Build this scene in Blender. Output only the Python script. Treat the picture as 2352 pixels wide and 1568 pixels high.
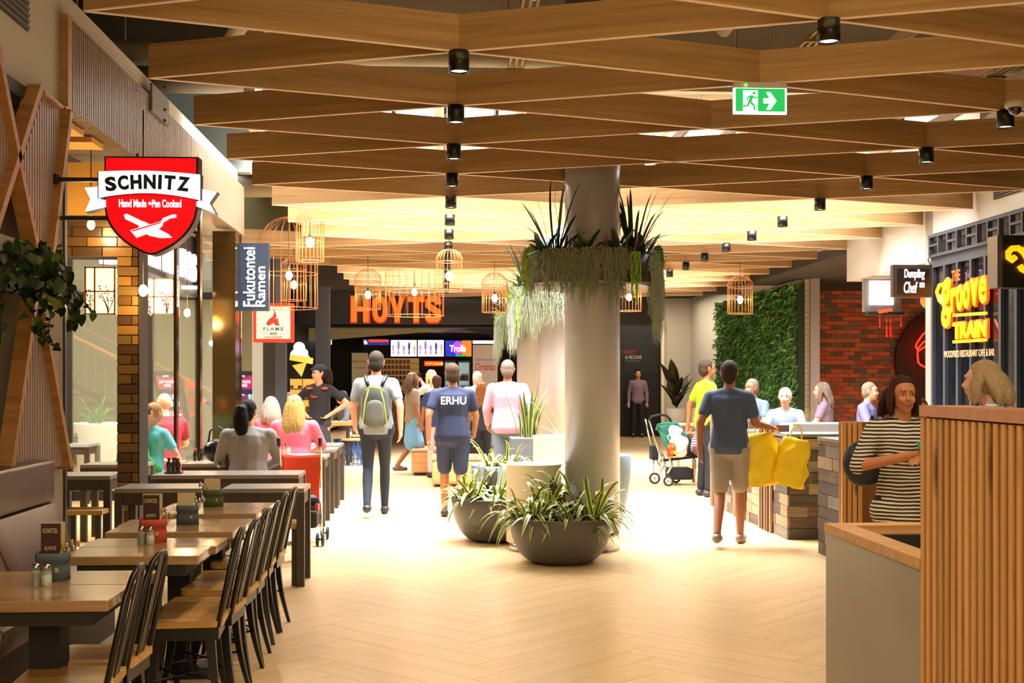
import bpy, bmesh, math, random
from math import sin, cos, pi, radians, sqrt, atan2
from mathutils import Vector, Matrix, Euler
random.seed(7)
for o in list(bpy.data.objects): bpy.data.objects.remove(o)
SC = bpy.context.scene
COL = SC.collection
# ---------------------------------------------------------------- camera, world, lights, exposure
F = 2800.0
CH = 1.5
YAW = math.atan(164/2800)
cd = bpy.data.cameras.new('camera'); cam = bpy.data.objects.new('camera', cd); COL.objects.link(cam)
cam.location = (0, 0, CH); cam.rotation_euler = (pi/2, 0, -YAW)
cd.sensor_fit = 'HORIZONTAL'; cd.sensor_width = 36; cd.lens = 36*F/2352
cd.shift_y = (870-784)/2352; cd.clip_start = .05; cd.clip_end = 200
SC.camera = cam
vs = SC.view_settings
vs.view_transform = 'Standard'; vs.look = 'None'; vs.gamma = 1; vs.use_curve_mapping = False
vs.exposure = 0.18
W = bpy.data.worlds.new('world'); SC.world = W; W.use_nodes = True
W.node_tree.nodes['Background'].inputs[0].default_value = (1.0, .74, .42, 1)
W.node_tree.nodes['Background'].inputs[1].default_value = .26

def area(name, loc, size, power, color, rot=(0,0,0), sy=None):
    l = bpy.data.lights.new(name, 'AREA'); l.energy = power; l.color = color
    l.shape = 'RECTANGLE'; l.size = size; l.size_y = sy or size
    if name == 'skylight_and_fill': l.spread = radians(115)
    o = bpy.data.objects.new(name, l); o.location = loc; o.rotation_euler = rot; COL.objects.link(o); return o
# daylight falling through the two roof lights, followed by added fill lights
area('skylight_and_fill', (1.6, 13.4, 4.30), 6.6, 1450, (.93, .95, 1.0), sy=3.4)
area('skylight_and_fill', (1.6, 21.0, 4.30), 6.6, 1000, (.95, .96, 1.0), sy=3.6)
area('skylight_and_fill', (-2.08, 13.5, 4.35), .45, 150, (.95, .97, 1.0), sy=3.2)  # strip of daylight added to graze and whiten the fascia end
area('far_lobby_fill', (4.6, 28.6, 3.5), 3.0, 190, (1, .86, .66), sy=4)  # fill light added to lift the dark far right corner
area('skylight_and_fill', (-4.6, 18.2, 4.5), 3.4, 240, (1, .93, .8), sy=5)  # area light over the staircase, with no roof light built above it
area('skylight_and_fill', (8.3, 18.5, 3.2), 2.6, 260, (1, .92, .80), sy=5)  # fill light added under the soffit to brighten the brick wall
# warm fill lights added to brighten and gild the near part of the hall
area('hall_fill', (1.2, 4.6, 4.9), 4.0, 60, (1, .68, .30), sy=3)
area('hall_fill', (1.5, -2.2, 3.0), 4.0, 185, (1, .73, .38), rot=(radians(62), 0, 0), sy=2.2)

# ---------------------------------------------------------------- pixel helpers (photograph 2352x1568)
CAMP = Vector((0, 0, CH))
FW = Vector((sin(YAW), cos(YAW), 0)); RT = Vector((cos(YAW), -sin(YAW), 0))
def ray(px, py): return RT*((px-1176)/F) + FW + Vector((0, 0, (870-py)/F))
def D(px, py, z): return CAMP + ray(px, py)*z                 # by depth
def G(px, py, z=0):                                           # on a level plane
    r = ray(px, py); return CAMP + r*((z-CH)/r.z)
def PX(px, py, x): r = ray(px, py); return CAMP + r*(x/r.x)
def PY(px, py, y): r = ray(px, py); return CAMP + r*(y/r.y)

# ---------------------------------------------------------------- materials
MATS = {}
def nmat(name):
    m = bpy.data.materials.new(name); m.use_nodes = True
    nt = m.node_tree; b = nt.nodes['Principled BSDF']; return m, nt, b
def hexc(h):
    h = h.lstrip('#'); r = [int(h[i:i+2], 16)/255 for i in (0, 2, 4)]
    return tuple(c/12.92 if c <= .04045 else ((c+.055)/1.055)**2.4 for c in r)
def col(c): return hexc(c) if isinstance(c, str) else c
def mat(name, c, rough=.5, metal=0, emit=0, ec=None, noise=0, nscale=8, bump=0, coat=0, trans=0, alpha=1, sheen=0, spec=None):
    if name in MATS: return MATS[name]
    m, nt, b = nmat(name); c = col(c)
    b.inputs['Base Color'].default_value = (*c, 1); b.inputs['Roughness'].default_value = rough; b.inputs['Metallic'].default_value = metal
    if coat: b.inputs['Coat Weight'].default_value = coat; b.inputs['Coat Roughness'].default_value = .08
    if trans: b.inputs['Transmission Weight'].default_value = trans
    if alpha < 1: b.inputs['Alpha'].default_value = alpha
    if sheen: b.inputs['Sheen Weight'].default_value = sheen
    if spec is not None: b.inputs['Specular IOR Level'].default_value = spec
    if emit:
        b.inputs['Emission Color'].default_value = (*col(ec or c), 1); b.inputs['Emission Strength'].default_value = emit
    if noise or bump:
        tc = nt.nodes.new('ShaderNodeTexCoord'); n = nt.nodes.new('ShaderNodeTexNoise'); n.inputs['Scale'].default_value = nscale; n.inputs['Detail'].default_value = 5
        nt.links.new(tc.outputs['Object'], n.inputs['Vector'])
        if noise:
            r = nt.nodes.new('ShaderNodeMix'); r.data_type = 'RGBA'
            r.inputs[6].default_value = (*[x*(1-noise) for x in c], 1); r.inputs[7].default_value = (*[min(1, x*(1+noise)) for x in c], 1)
            nt.links.new(n.outputs['Fac'], r.inputs[0]); nt.links.new(r.outputs[2], b.inputs['Base Color'])
        if bump:
            bp = nt.nodes.new('ShaderNodeBump'); bp.inputs['Strength'].default_value = bump; bp.inputs['Distance'].default_value = .01
            nt.links.new(n.outputs['Fac'], bp.inputs['Height']); nt.links.new(bp.outputs[0], b.inputs['Normal'])
    MATS[name] = m; return m
def wood(name, c1, c2, scale=(1.2, 22, 22), rough=.45, vary=.12, coat=0, knots=False):
    """grain runs along the local x axis; brightness differs a little from board to board"""
    if name in MATS: return MATS[name]
    m, nt, b = nmat(name); L = nt.links.new
    tc = nt.nodes.new('ShaderNodeTexCoord'); oi = nt.nodes.new('ShaderNodeObjectInfo')
    mp = nt.nodes.new('ShaderNodeMapping'); mp.inputs['Scale'].default_value = scale
    ad = nt.nodes.new('ShaderNodeVectorMath'); ad.operation = 'ADD'
    ml = nt.nodes.new('ShaderNodeMath'); ml.operation = 'MULTIPLY'; ml.inputs[1].default_value = 37
    L(oi.outputs['Random'], ml.inputs[0]); L(tc.outputs['Object'], mp.inputs[0]); L(mp.outputs[0], ad.inputs[0]); L(ml.outputs[0], ad.inputs[1])
    n = nt.nodes.new('ShaderNodeTexNoise'); n.inputs['Scale'].default_value = 1; n.inputs['Detail'].default_value = 7; n.inputs['Roughness'].default_value = .62; n.inputs['Distortion'].default_value = .5
    L(ad.outputs[0], n.inputs['Vector'])
    cr = nt.nodes.new('ShaderNodeValToRGB'); cr.color_ramp.elements[0].position = .32; cr.color_ramp.elements[1].position = .68
    cr.color_ramp.elements[0].color = (*col(c1), 1); cr.color_ramp.elements[1].color = (*col(c2), 1)
    L(n.outputs['Fac'], cr.inputs[0])
    hs = nt.nodes.new('ShaderNodeHueSaturation')
    mr = nt.nodes.new('ShaderNodeMapRange'); mr.inputs['To Min'].default_value = 1-vary; mr.inputs['To Max'].default_value = 1+vary
    L(oi.outputs['Random'], mr.inputs[0]); L(mr.outputs[0], hs.inputs['Value']); L(cr.outputs[0], hs.inputs['Color'])
    out = hs.outputs[0]
    if knots:
        v = nt.nodes.new('ShaderNodeTexVoronoi'); v.inputs['Scale'].default_value = 1
        m2 = nt.nodes.new('ShaderNodeMapping'); m2.inputs['Scale'].default_value = (1.6, 6, 6)
        L(tc.outputs['Object'], m2.inputs[0]); a2 = nt.nodes.new('ShaderNodeVectorMath'); a2.operation = 'ADD'; L(m2.outputs[0], a2.inputs[0]); L(ml.outputs[0], a2.inputs[1]); L(a2.outputs[0], v.inputs['Vector'])
        r2 = nt.nodes.new('ShaderNodeValToRGB'); r2.color_ramp.elements[0].position = .05; r2.color_ramp.elements[1].position = .16
        r2.color_ramp.elements[0].color = (.25, .2, .15, 1); r2.color_ramp.elements[1].color = (1, 1, 1, 1)
        L(v.outputs['Distance'], r2.inputs[0]); mx = nt.nodes.new('ShaderNodeMix'); mx.data_type = 'RGBA'; mx.blend_type = 'MULTIPLY'; mx.inputs[0].default_value = 1
        L(out, mx.inputs[6]); L(r2.outputs[0], mx.inputs[7]); out = mx.outputs[2]
    L(out, b.inputs['Base Color'])
    b.inputs['Roughness'].default_value = rough
    if coat: b.inputs['Coat Weight'].default_value = coat; b.inputs['Coat Roughness'].default_value = .1
    bp = nt.nodes.new('ShaderNodeBump'); bp.inputs['Strength'].default_value = .15; bp.inputs['Distance'].default_value = .003
    L(n.outputs['Fac'], bp.inputs['Height']); L(bp.outputs[0], b.inputs['Normal'])
    MATS[name] = m; return m
def stripes(name, c1, c2, freq, axis=2, duty=.5, rough=.8, slope=0):
    if name in MATS: return MATS[name]
    m, nt, b = nmat(name); L = nt.links.new
    tc = nt.nodes.new('ShaderNodeTexCoord'); s = nt.nodes.new('ShaderNodeSeparateXYZ'); L(tc.outputs['Object'], s.inputs[0])
    n = nt.nodes.new('ShaderNodeTexNoise'); n.inputs['Scale'].default_value = 5; L(tc.outputs['Object'], n.inputs['Vector'])
    a = nt.nodes.new('ShaderNodeMath'); a.operation = 'MULTIPLY_ADD'; a.inputs[1].default_value = .03; L(n.outputs['Fac'], a.inputs[0]); L(s.outputs[axis], a.inputs[2])
    k = nt.nodes.new('ShaderNodeMath'); k.operation = 'MULTIPLY'; k.inputs[1].default_value = freq; L(a.outputs[0], k.inputs[0])
    f = nt.nodes.new('ShaderNodeMath'); f.operation = 'FRACT'; L(k.outputs[0], f.inputs[0])
    g = nt.nodes.new('ShaderNodeMath'); g.operation = 'GREATER_THAN'; g.inputs[1].default_value = duty; L(f.outputs[0], g.inputs[0])
    r = nt.nodes.new('ShaderNodeMix'); r.data_type = 'RGBA'; r.inputs[6].default_value = (*col(c1), 1); r.inputs[7].default_value = (*col(c2), 1)
    L(g.outputs[0], r.inputs[0]); L(r.outputs[2], b.inputs['Base Color']); b.inputs['Roughness'].default_value = rough
    MATS[name] = m; return m
def leafmat(name, edge, mid, w=.45):
    """variegated blade: colour changes across the blade (uv u)"""
    if name in MATS: return MATS[name]
    m, nt, b = nmat(name); L = nt.links.new
    tc = nt.nodes.new('ShaderNodeTexCoord'); s = nt.nodes.new('ShaderNodeSeparateXYZ'); L(tc.outputs['UV'], s.inputs[0])
    r = nt.nodes.new('ShaderNodeValToRGB'); e = r.color_ramp.elements
    e[0].position = 0; e[0].color = (*col(edge), 1); e[1].position = 1; e[1].color = (*col(edge), 1)
    a = e.new(.5-w/2); a.color = (*col(edge), 1); a = e.new(.5-w/2+.06); a.color = (*col(mid), 1); a = e.new(.5+w/2-.06); a.color = (*col(mid), 1); a = e.new(.5+w/2); a.color = (*col(edge), 1)
    L(s.outputs[0], r.inputs[0]); L(r.outputs[0], b.inputs['Base Color']); b.inputs['Roughness'].default_value = .4
    MATS[name] = m; return m

KIDS = {}
# ---------------------------------------------------------------- mesh builder
class MB:
    def __init__(s): s.v = []; s.f = []; s.m = []; s.sm = []; s.mi = 0; s.uv = {}
    def add(s, vs, fs, smooth=False):
        o = len(s.v); s.v += [tuple(v) for v in vs]
        for f in fs: s.f.append(tuple(o+i for i in f)); s.m.append(s.mi); s.sm.append(smooth)
        return s
    def box(s, a, b):
        x0, y0, z0 = a; x1, y1, z1 = b
        if x0 > x1: x0, x1 = x1, x0
        if y0 > y1: y0, y1 = y1, y0
        if z0 > z1: z0, z1 = z1, z0
        return s.add([(x0,y0,z0),(x1,y0,z0),(x1,y1,z0),(x0,y1,z0),(x0,y0,z1),(x1,y0,z1),(x1,y1,z1),(x0,y1,z1)],
            [(0,3,2,1),(4,5,6,7),(0,1,5,4),(1,2,6,5),(2,3,7,6),(3,0,4,7)])
    def cbox(s, c, d): return s.box([c[i]-d[i]/2 for i in range(3)], [c[i]+d[i]/2 for i in range(3)])
    def rbox(s, a, b, r=.01):           # bevelled box
        bm = bmesh.new(); t = MB().box(a, b)
        vv = [bm.verts.new(p) for p in t.v]
        for f in t.f: bm.faces.new([vv[i] for i in f])
        bmesh.ops.bevel(bm, geom=list(bm.edges), offset=r, segments=2, affect='EDGES', profile=.5)
        bm.verts.index_update(); s.add([v.co[:] for v in bm.verts], [[v.index for v in f.verts] for f in bm.faces]); bm.free(); return s
    def bar(s, p, q, w, h, up=(0,0,1)):
        p = Vector(p); q = Vector(q); d = (q-p).normalized(); u = Vector(up)
        if abs(d.dot(u)) > .98: u = Vector((0,1,0))
        sd = d.cross(u).normalized()*w/2; uu = sd.cross(d).normalized()*h/2
        c = [p-sd-uu, p+sd-uu, p+sd+uu, p-sd+uu, q-sd-uu, q+sd-uu, q+sd+uu, q-sd+uu]
        return s.add(c, [(0,1,2,3),(7,6,5,4),(0,4,5,1),(1,5,6,2),(2,6,7,3),(3,7,4,0)])
    def tube(s, pts, r, n=8, caps=True, smooth=True, flat=1):
        pts = [Vector(p) for p in pts]; k = len(pts)
        rs = r if isinstance(r, (list, tuple)) else [r]*k
        t0 = (pts[1]-pts[0]).normalized(); ref = Vector((0,0,1)) if abs(t0.z) < .9 else Vector((1,0,0))
        nrm = t0.cross(ref).normalized(); vs = []
        for i, p in enumerate(pts):
            t = (pts[min(i+1,k-1)]-pts[max(i-1,0)]).normalized()
            nrm = (nrm - t*nrm.dot(t)).normalized(); bn = t.cross(nrm)
            for j in range(n):
                a = 2*pi*j/n; vs.append(p + nrm*cos(a)*rs[i] + bn*sin(a)*rs[i]*flat)
        fs = [(i*n+j, i*n+(j+1)%n, (i+1)*n+(j+1)%n, (i+1)*n+j) for i in range(k-1) for j in range(n)]
        if caps: fs += [tuple(range(n))[::-1], tuple((k-1)*n+j for j in range(n))]
        return s.add(vs, fs, smooth)
    def loop(s, pts, r, n=6):           # closed tube
        pts = [Vector(p) for p in pts]; k = len(pts); vs = []
        c = sum(pts, Vector())/k
        for i, p in enumerate(pts):
            t = (pts[(i+1)%k]-pts[i-1]).normalized(); a = (p-c).normalized(); a = (a-t*a.dot(t)).normalized(); b = t.cross(a)
            for j in range(n): an = 2*pi*j/n; vs.append(p+a*cos(an)*r+b*sin(an)*r)
        return s.add(vs, [(i*n+j, i*n+(j+1)%n, ((i+1)%k)*n+(j+1)%n, ((i+1)%k)*n+j) for i in range(k) for j in range(n)], True)
    def lathe(s, prof, c=(0,0,0), n=32, smooth=True, cap0=True, cap1=True):
        vs = [(c[0]+r*cos(2*pi*j/n), c[1]+r*sin(2*pi*j/n), c[2]+z) for r, z in prof for j in range(n)]
        k = len(prof); fs = [(i*n+j, i*n+(j+1)%n, (i+1)*n+(j+1)%n, (i+1)*n+j) for i in range(k-1) for j in range(n)]
        s.add(vs, fs, smooth); o = len(s.v)-len(vs)
        if cap0: s.f.append(tuple(o+j for j in range(n))[::-1]); s.m.append(s.mi); s.sm.append(False)
        if cap1: s.f.append(tuple(o+(k-1)*n+j for j in range(n))); s.m.append(s.mi); s.sm.append(False)
        return s
    def cyl(s, c, r, h, n=24): return s.lathe([(r, 0), (r, h)], c, n)
    def ell(s, c, r, n=14, m=9):
        if not isinstance(r, (tuple, list)): r = (r, r, r)
        vs = [(c[0], c[1], c[2]-r[2])]
        for i in range(1, m):
            a = -pi/2+pi*i/m
            vs += [(c[0]+r[0]*cos(a)*cos(2*pi*j/n), c[1]+r[1]*cos(a)*sin(2*pi*j/n), c[2]+r[2]*sin(a)) for j in range(n)]
        vs.append((c[0], c[1], c[2]+r[2])); fs = [(0, 1+(j+1)%n, 1+j) for j in range(n)]
        fs += [(1+i*n+j, 1+i*n+(j+1)%n, 1+(i+1)*n+(j+1)%n, 1+(i+1)*n+j) for i in range(m-2) for j in range(n)]
        l = len(vs)-1; fs += [(1+(m-2)*n+j, 1+(m-2)*n+(j+1)%n, l) for j in range(n)]
        return s.add(vs, fs, True)
    def cap(s, p, q, r1, r2, sx=1, sy=1, n=12):    # tapered capsule; sx, sy squash the section
        p = Vector(p); q = Vector(q); d = (q-p); L = d.length; d = d/L if L > 1e-6 else Vector((0,0,1))
        ref = Vector((0,1,0)) if abs(d.y) < .9 else Vector((1,0,0))
        a = ref.cross(d).normalized(); b = d.cross(a)
        rings = []
        for i in range(1, 4): t = -pi/2+pi/2*i/3; rings.append((p+d*r1*sin(t), r1*cos(t)))
        for i in range(0, 3): t = pi/2*i/3; rings.append((q+d*r2*sin(t), r2*cos(t)))
        vs = [p-d*r1]
        for c, r in rings:
            for j in range(n):
                an = 2*pi*j/n; o = a*cos(an)*r+b*sin(an)*r
                vs.append(c+Vector((o.x*sx, o.y*sy, o.z)))
        vs.append(q+d*r2); m = len(rings); fs = [(0, 1+(j+1)%n, 1+j) for j in range(n)]
        fs += [(1+i*n+j, 1+i*n+(j+1)%n, 1+(i+1)*n+(j+1)%n, 1+(i+1)*n+j) for i in range(m-1) for j in range(n)]
        l = len(vs)-1; fs += [(1+(m-1)*n+j, 1+(m-1)*n+(j+1)%n, l) for j in range(n)]
        return s.add(vs, fs, True)
    def prism(s, poly, d, o=(0,0,0), ax=(1,0,0), ay=(0,0,1)):  # polygon in ax, ay plane pushed by vector d
        o = Vector(o); ax = Vector(ax); ay = Vector(ay); d = Vector(d); n = len(poly)
        vs = [o+ax*x+ay*y for x, y in poly]; vs += [v+d for v in vs]
        return s.add(vs, [tuple(range(n)), tuple(range(2*n-1, n-1, -1))]+[(i, n+i, n+(i+1)%n, (i+1)%n) for i in range(n)])
    def mesh(s, name, mats):
        me = bpy.data.meshes.new(name); me.from_pydata(s.v, [], s.f)
        for m in (mats if isinstance(mats, (list, tuple)) else [mats]): me.materials.append(m)
        me.polygons.foreach_set('material_index', s.m); me.polygons.foreach_set('use_smooth', s.sm)
        if not s.uv:
            bm = bmesh.new(); bm.from_mesh(me); bmesh.ops.recalc_face_normals(bm, faces=bm.faces); bm.to_mesh(me); bm.free()
        else:
            u = me.uv_layers.new(name='uv')
            for p in me.polygons:
                for li, vi in zip(p.loop_indices, p.vertices): u.data[li].uv = s.uv.get(vi, (0, 0))
        me.update(); return me
    def build(s, name, mats, parent=None, **k): return put(name, s.mesh(name, mats), parent, **k)

def put(name, me, parent=None, loc=None, rot=None, scale=None, kind=None, label=None, mx=None):
    o = bpy.data.objects.new(name, me); COL.objects.link(o)
    if parent is not None: o.parent = parent; KIDS.setdefault(parent.as_pointer(), []).append(o)
    if loc is not None: o.location = loc
    if rot is not None: o.rotation_euler = rot
    if scale is not None: o.scale = scale if isinstance(scale, (tuple, list)) else (scale,)*3
    if mx is not None: o.matrix_local = mx
    if kind: o['kind'] = kind
    if label: o['label'] = label
    return o
def tag(o, label, cat, group=None):
    o['label'] = label; o['category'] = cat
    if group: o['group'] = group
    return o
def thing(name, label, cat, loc=(0,0,0), rz=0, group=None):
    o = bpy.data.objects.new(name, None); COL.objects.link(o); o.location = loc; o.rotation_euler = (0, 0, rz)
    o.empty_display_size = .1
    return tag(o, label, cat, group)
def clone(src, label=None, loc=None, rz=None, group=None, scale=None):
    def rec(s, par):
        c = s.copy(); COL.objects.link(c)
        if par is not None: c.parent = par; KIDS.setdefault(par.as_pointer(), []).append(c)
        for ch in list(KIDS.get(s.as_pointer(), [])): rec(ch, c)
        return c
    r = rec(src, None)
    if label: r['label'] = label
    if loc is not None: r.location = loc
    if rz is not None: r.rotation_euler = (0, 0, rz)
    if scale is not None: r.scale = (scale,)*3
    if group: r['group'] = group
    return r
def struct(name, o): o.name = name; o['kind'] = 'structure'; return o
def sbox(name, a, b, m, parent=None):
    o = MB().box(a, b).build(name, m, parent)
    if parent is None: o['kind'] = 'structure'
    return o
def textmesh(s, size=1, ext=.01, off=0, m=None, shear=0, align='CENTER', sx=1, space=1, line=1):
    c = bpy.data.curves.new('lettering', 'FONT'); c.body = s; c.size = size; c.extrude = ext; c.offset = off; c.shear = shear
    c.align_x = align; c.align_y = 'CENTER'; c.space_character = space; c.space_line = line; c.resolution_u = 4
    o = bpy.data.objects.new('lettering', c); me = bpy.data.meshes.new_from_object(o); bpy.data.objects.remove(o)
    for v in me.vertices: v.co.x *= sx
    if m: me.materials.clear(); me.materials.append(m)
    return me
def fitmesh(me, w, h):   # scale the flat lettering to a width and height, centred
    xs = [v.co.x for v in me.vertices]; ys = [v.co.y for v in me.vertices]
    cx, cy = (min(xs)+max(xs))/2, (min(ys)+max(ys))/2; kx = w/(max(xs)-min(xs)); ky = h/(max(ys)-min(ys))
    for v in me.vertices: v.co.x = (v.co.x-cx)*kx; v.co.y = (v.co.y-cy)*ky
    return me
def text(name, s, parent, loc, w, h, m, ext=.006, off=0, rot=(pi/2, 0, 0), **k):
    me = fitmesh(textmesh(s, 1, ext, off, m, **k), w, h); return put(name, me, parent, loc=loc, rot=rot)
PENDING = []
def remesh(o, voxel, smooth=6):
    r = o.modifiers.new('r', 'REMESH'); r.mode = 'VOXEL'; r.voxel_size = voxel; r.use_smooth_shade = True
    if smooth:
        k = o.modifiers.new('s', 'SMOOTH'); k.factor = .5; k.iterations = smooth
    PENDING.append(o); return o
def flush():
    bpy.context.view_layer.update(); dg = bpy.context.evaluated_depsgraph_get()
    out = [(o, bpy.data.meshes.new_from_object(o.evaluated_get(dg))) for o in PENDING]
    for o, me in out: o.modifiers.clear(); o.data = me
    PENDING.clear()
# ---------------------------------------------------------------- materials in use
M_black = mat('black_metal', '#0c0c0c', .35, spec=.5); M_dark = mat('dark_paint', '#1b1917', .6)
M_white = mat('white_paint', '#bdb6a8', .7, noise=.04, nscale=2); M_chrome = mat('chrome', '#c8c8c8', .15, 1)
M_steel = mat('brushed_steel', '#8d8d8b', .35, 1); M_conc = mat('pale_plaster', '#938e70', .8, noise=.18, nscale=1.3)
M_beam = wood('beam_veneer', '#967243', '#b68f5c', (1.0, 34, 34), .5, .07); M_edge = mat('pale_edge', '#e8ccb6', .5)
M_floor = wood('floor_oak', '#c8a878', '#d8bb8c', (1.2, 14, 14), .30, .02)
M_slab = mat('dark_slab', '#2c2a27', .9)
M_duct = mat('duct_paint', '#6f6a60', .6)
# ---------------------------------------------------------------- floor laid in a herringbone of oak planks
floor = sbox('floor', (-10, -3, -.2), (13, 37, -.012), mat('floor_joint', '#947246', .7))
PW = .2; PL = PW*6
pl_me = MB().box((-PL/2+.0012, -PW/2+.0012, -.0125), (PL/2-.0012, PW/2-.0012, 0)).mesh('plank', M_floor)
c45 = cos(pi/4); near = []; far = MB()
for k in range(-170, 170):
    for m in range(-16, 17):
        for v in (0, 1):
            if v == 0: cx, cy = k*PW+m*2*PL+PL/2, k*PW+PW/2
            else: cx, cy = k*PW+PL+m*2*PL+PW/2, k*PW+PW-PL/2
            x = (cx-cy)*c45+2; y = (cx+cy)*c45+15
            if not (-9.8 < x < 12.6 and -2.6 < y < 36.8): continue
            a = pi/4+(pi/2 if v else 0)
            rel = Vector((x, y, 0)); zc = rel.dot(FW); xc = rel.dot(RT)
            vis = zc > 4.6 and abs(xc/zc) < .47 and -1.35 < x < 3.4
            near.append((zc if vis else 99+zc, x, y, a))
near.sort()
for i, (q, x, y, a) in enumerate(near):
    if i < 298 and q < 99: put('plank', pl_me, floor, loc=(x, y, 0), rot=(0, 0, a))
    else:
        d = Vector((cos(a), sin(a), 0)); n = Vector((-sin(a), cos(a), 0)); c = Vector((x, y, 0))
        hl = PL/2-.0012; hw = PW/2-.0012
        far.add([c-d*hl-n*hw, c+d*hl-n*hw, c+d*hl+n*hw, c-d*hl+n*hw], [(0, 1, 2, 3)])
M_floor2 = wood('floor_oak_far', '#c8a878', '#d8bb8c', (3, 6, 3), .30, 0)
far.build('plank_field', M_floor2, floor, kind='stuff')
# ---------------------------------------------------------------- ceiling slab, roof lights, pipes
ceil = sbox('ceiling', (-10, -3, 5.6), (13, 37, 5.8), M_slab)
M_day = mat('roof_light_glass', '#ffffff', .4, emit=5, ec='#f2f6ff')
for (x0, y0, x1, y1) in ((-1.8, 11.6, 5.3, 15.2), (-1.8, 19.1, 5, 22.9)):
    sk = struct('window_1', MB().box((x0, y0, 4.5), (x1, y1, 4.56)).build('window_1', M_day))
    for i in range(9):
        x = x0+(x1-x0)*i/8; MB().box((x-.04, y0, 4.38), (x+.04, y1, 4.5)).build('glazing_bar', M_white, sk)
    for x in (x0, x1): MB().box((x-.05, y0, 3.9 if x < 0 else 3.5), (x+.05, y1, 5.6)).build('curb_and_baffle', M_white, sk)  # side curbs added, hung low to block skylight from fascia and bulkhead
    for y in (y0, y1): MB().box((x0, y-.06, 4.25), (x1, y+.06, 5.6)).build('curb_and_baffle', M_white, sk)
for y in (6.2, 9.2, 12.4, 16.5, 18.4): sbox('trim_1', (-9, y, 4.75), (12, y+.22, 5.5), M_duct)
for i, (y, z, r) in enumerate(((7.9, 4.25, .07), (8.9, 4.45, .16), (10.6, 4.3, .09), (12.2, 4.45, .13), (17.3, 4.2, .15))):
    p = MB().tube([(-6, y, z), (9, y, z)], r, 14).tube([(-6, y, z), (-6.0, y, z+.9)], r*.9, 10)
    for k in range(8):
        x = -5+k*1.9; p.tube([(x, y-.001, z), (x, y, 5.6)], .01, 5); p.tube([(x-.03, y, z), (x+.03, y, z)], r*1.12, 14)
    tag(p.build('ceiling_pipe', mat('pipe_paint', '#a49a86', .5)), ['thin pale pipe high above the nearest timber beams', 'thick pale duct above the nearest timber beams', 'pale pipe above the beams behind the white slatted bulkhead', 'large white duct by the daylit wall, upper left', 'broad duct above the far end of the timber ceiling'][i], 'pipe')
for i, (a, b) in enumerate((((.2, 6.4, 5.5), (-1.6, 9.2, 3.95)), ((3.1, 6.2, 5.4), (2.1, 9.0, 4.1)), ((5.4, 6.5, 5.4), (4.4, 9.5, 4.1)), ((-2.0, 6.6, 5.3), (-1.2, 8.8, 4.0)))):
    tag(MB().tube([a, b], .06, 12).build('roof_brace', mat('pipe_paint', '#a49a86', .5)), ['round steel brace under the roof above the nearest downlight', 'round steel brace above the exit sign', 'round steel brace high at the upper right', 'round steel brace at the upper left near the shopfront fascia'][i], 'brace', 'round steel braces under the roof')
for i in range(3):
    x = (0.55, 2.75, 4.6)[i]; c = MB()
    for q in range(3): c.box((x+q*.05, 5, 4.05), (x+q*.05+.02, 11, 4.07))
    for q in range(12): c.box((x-.02, 5+q*.5, 4.03), (x+.15, 5.03+q*.5, 4.05))
    for q in range(4): c.tube([(x, 5.4+q*1.5, 4.04), (x, 5.4+q*1.5, 5.59)], .006, 5)
    tag(c.build('cable_tray', mat('brass_conduit', '#9a8550', .4, .6)), 'run of thin metal conduits hung above the timber beams, '+['left of the round column', 'above the exit sign', 'above the right-hand downlight row'][i], 'conduit', 'metal conduits above the beams')
# ---------------------------------------------------------------- timber lattice ceiling
HB = 3.25; BH = .195; DXL = 1.789; X0 = .098; SY = 1.297; Y0 = 6.52
def node(j, n):      # j row of nodes across the hall, n counts half steps in depth
    return Vector((X0+j*DXL, Y0+n*SY/2-.035*j, 0))
lat = thing('lattice_ceiling', 'lattice of deep crossed timber boards with pale lower edges hung under the dark roof', 'ceiling feature', (0, 0, 0))
bl = (node(1, 1)-node(0, 0)).length
bm_ = MB(); bm_.box((0, -.009, 0), (bl, .009, BH)); bm_.mi = 1; bm_.box((0, -.0105, -.004), (bl, .0105, .0005))
beam_me = bm_.mesh('beam', [M_beam, M_edge])
nb = 0; lamp_nodes = []
for j in range(-2, 3):
    for n in range(-8, 31):
        if (j+n) % 2: continue
        for dn in (1, -1):
            if not (-8 <= n+dn <= 30): continue
            if j == -2 and not (14 <= n <= 19 and 14 <= n+dn <= 19): continue
            a = node(j, n); b = node(j+1, n+dn); d = b-a
            put('beam', beam_me, lat, loc=(a.x, a.y, HB), rot=(0, 0, atan2(d.y, d.x))); nb += 1
# battens above the lattice
bt_me = MB().box((-.012, 0, 0), (.012, 3.6, .09)).mesh('batten', M_beam)
for x0, x1, y, n in ((-1.2, 5.4, 9.7, 17), (2.9, 6.2, 7.2, 9), (-1.4, 5.4, 13.4, 17), (-1.0, 5, 19, 15)):
    for i in range(n): put('batten', bt_me, lat, loc=(x0+(x1-x0)*i/(n-1), y, HB+BH+.16), scale=(1, .75, 1))
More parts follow.
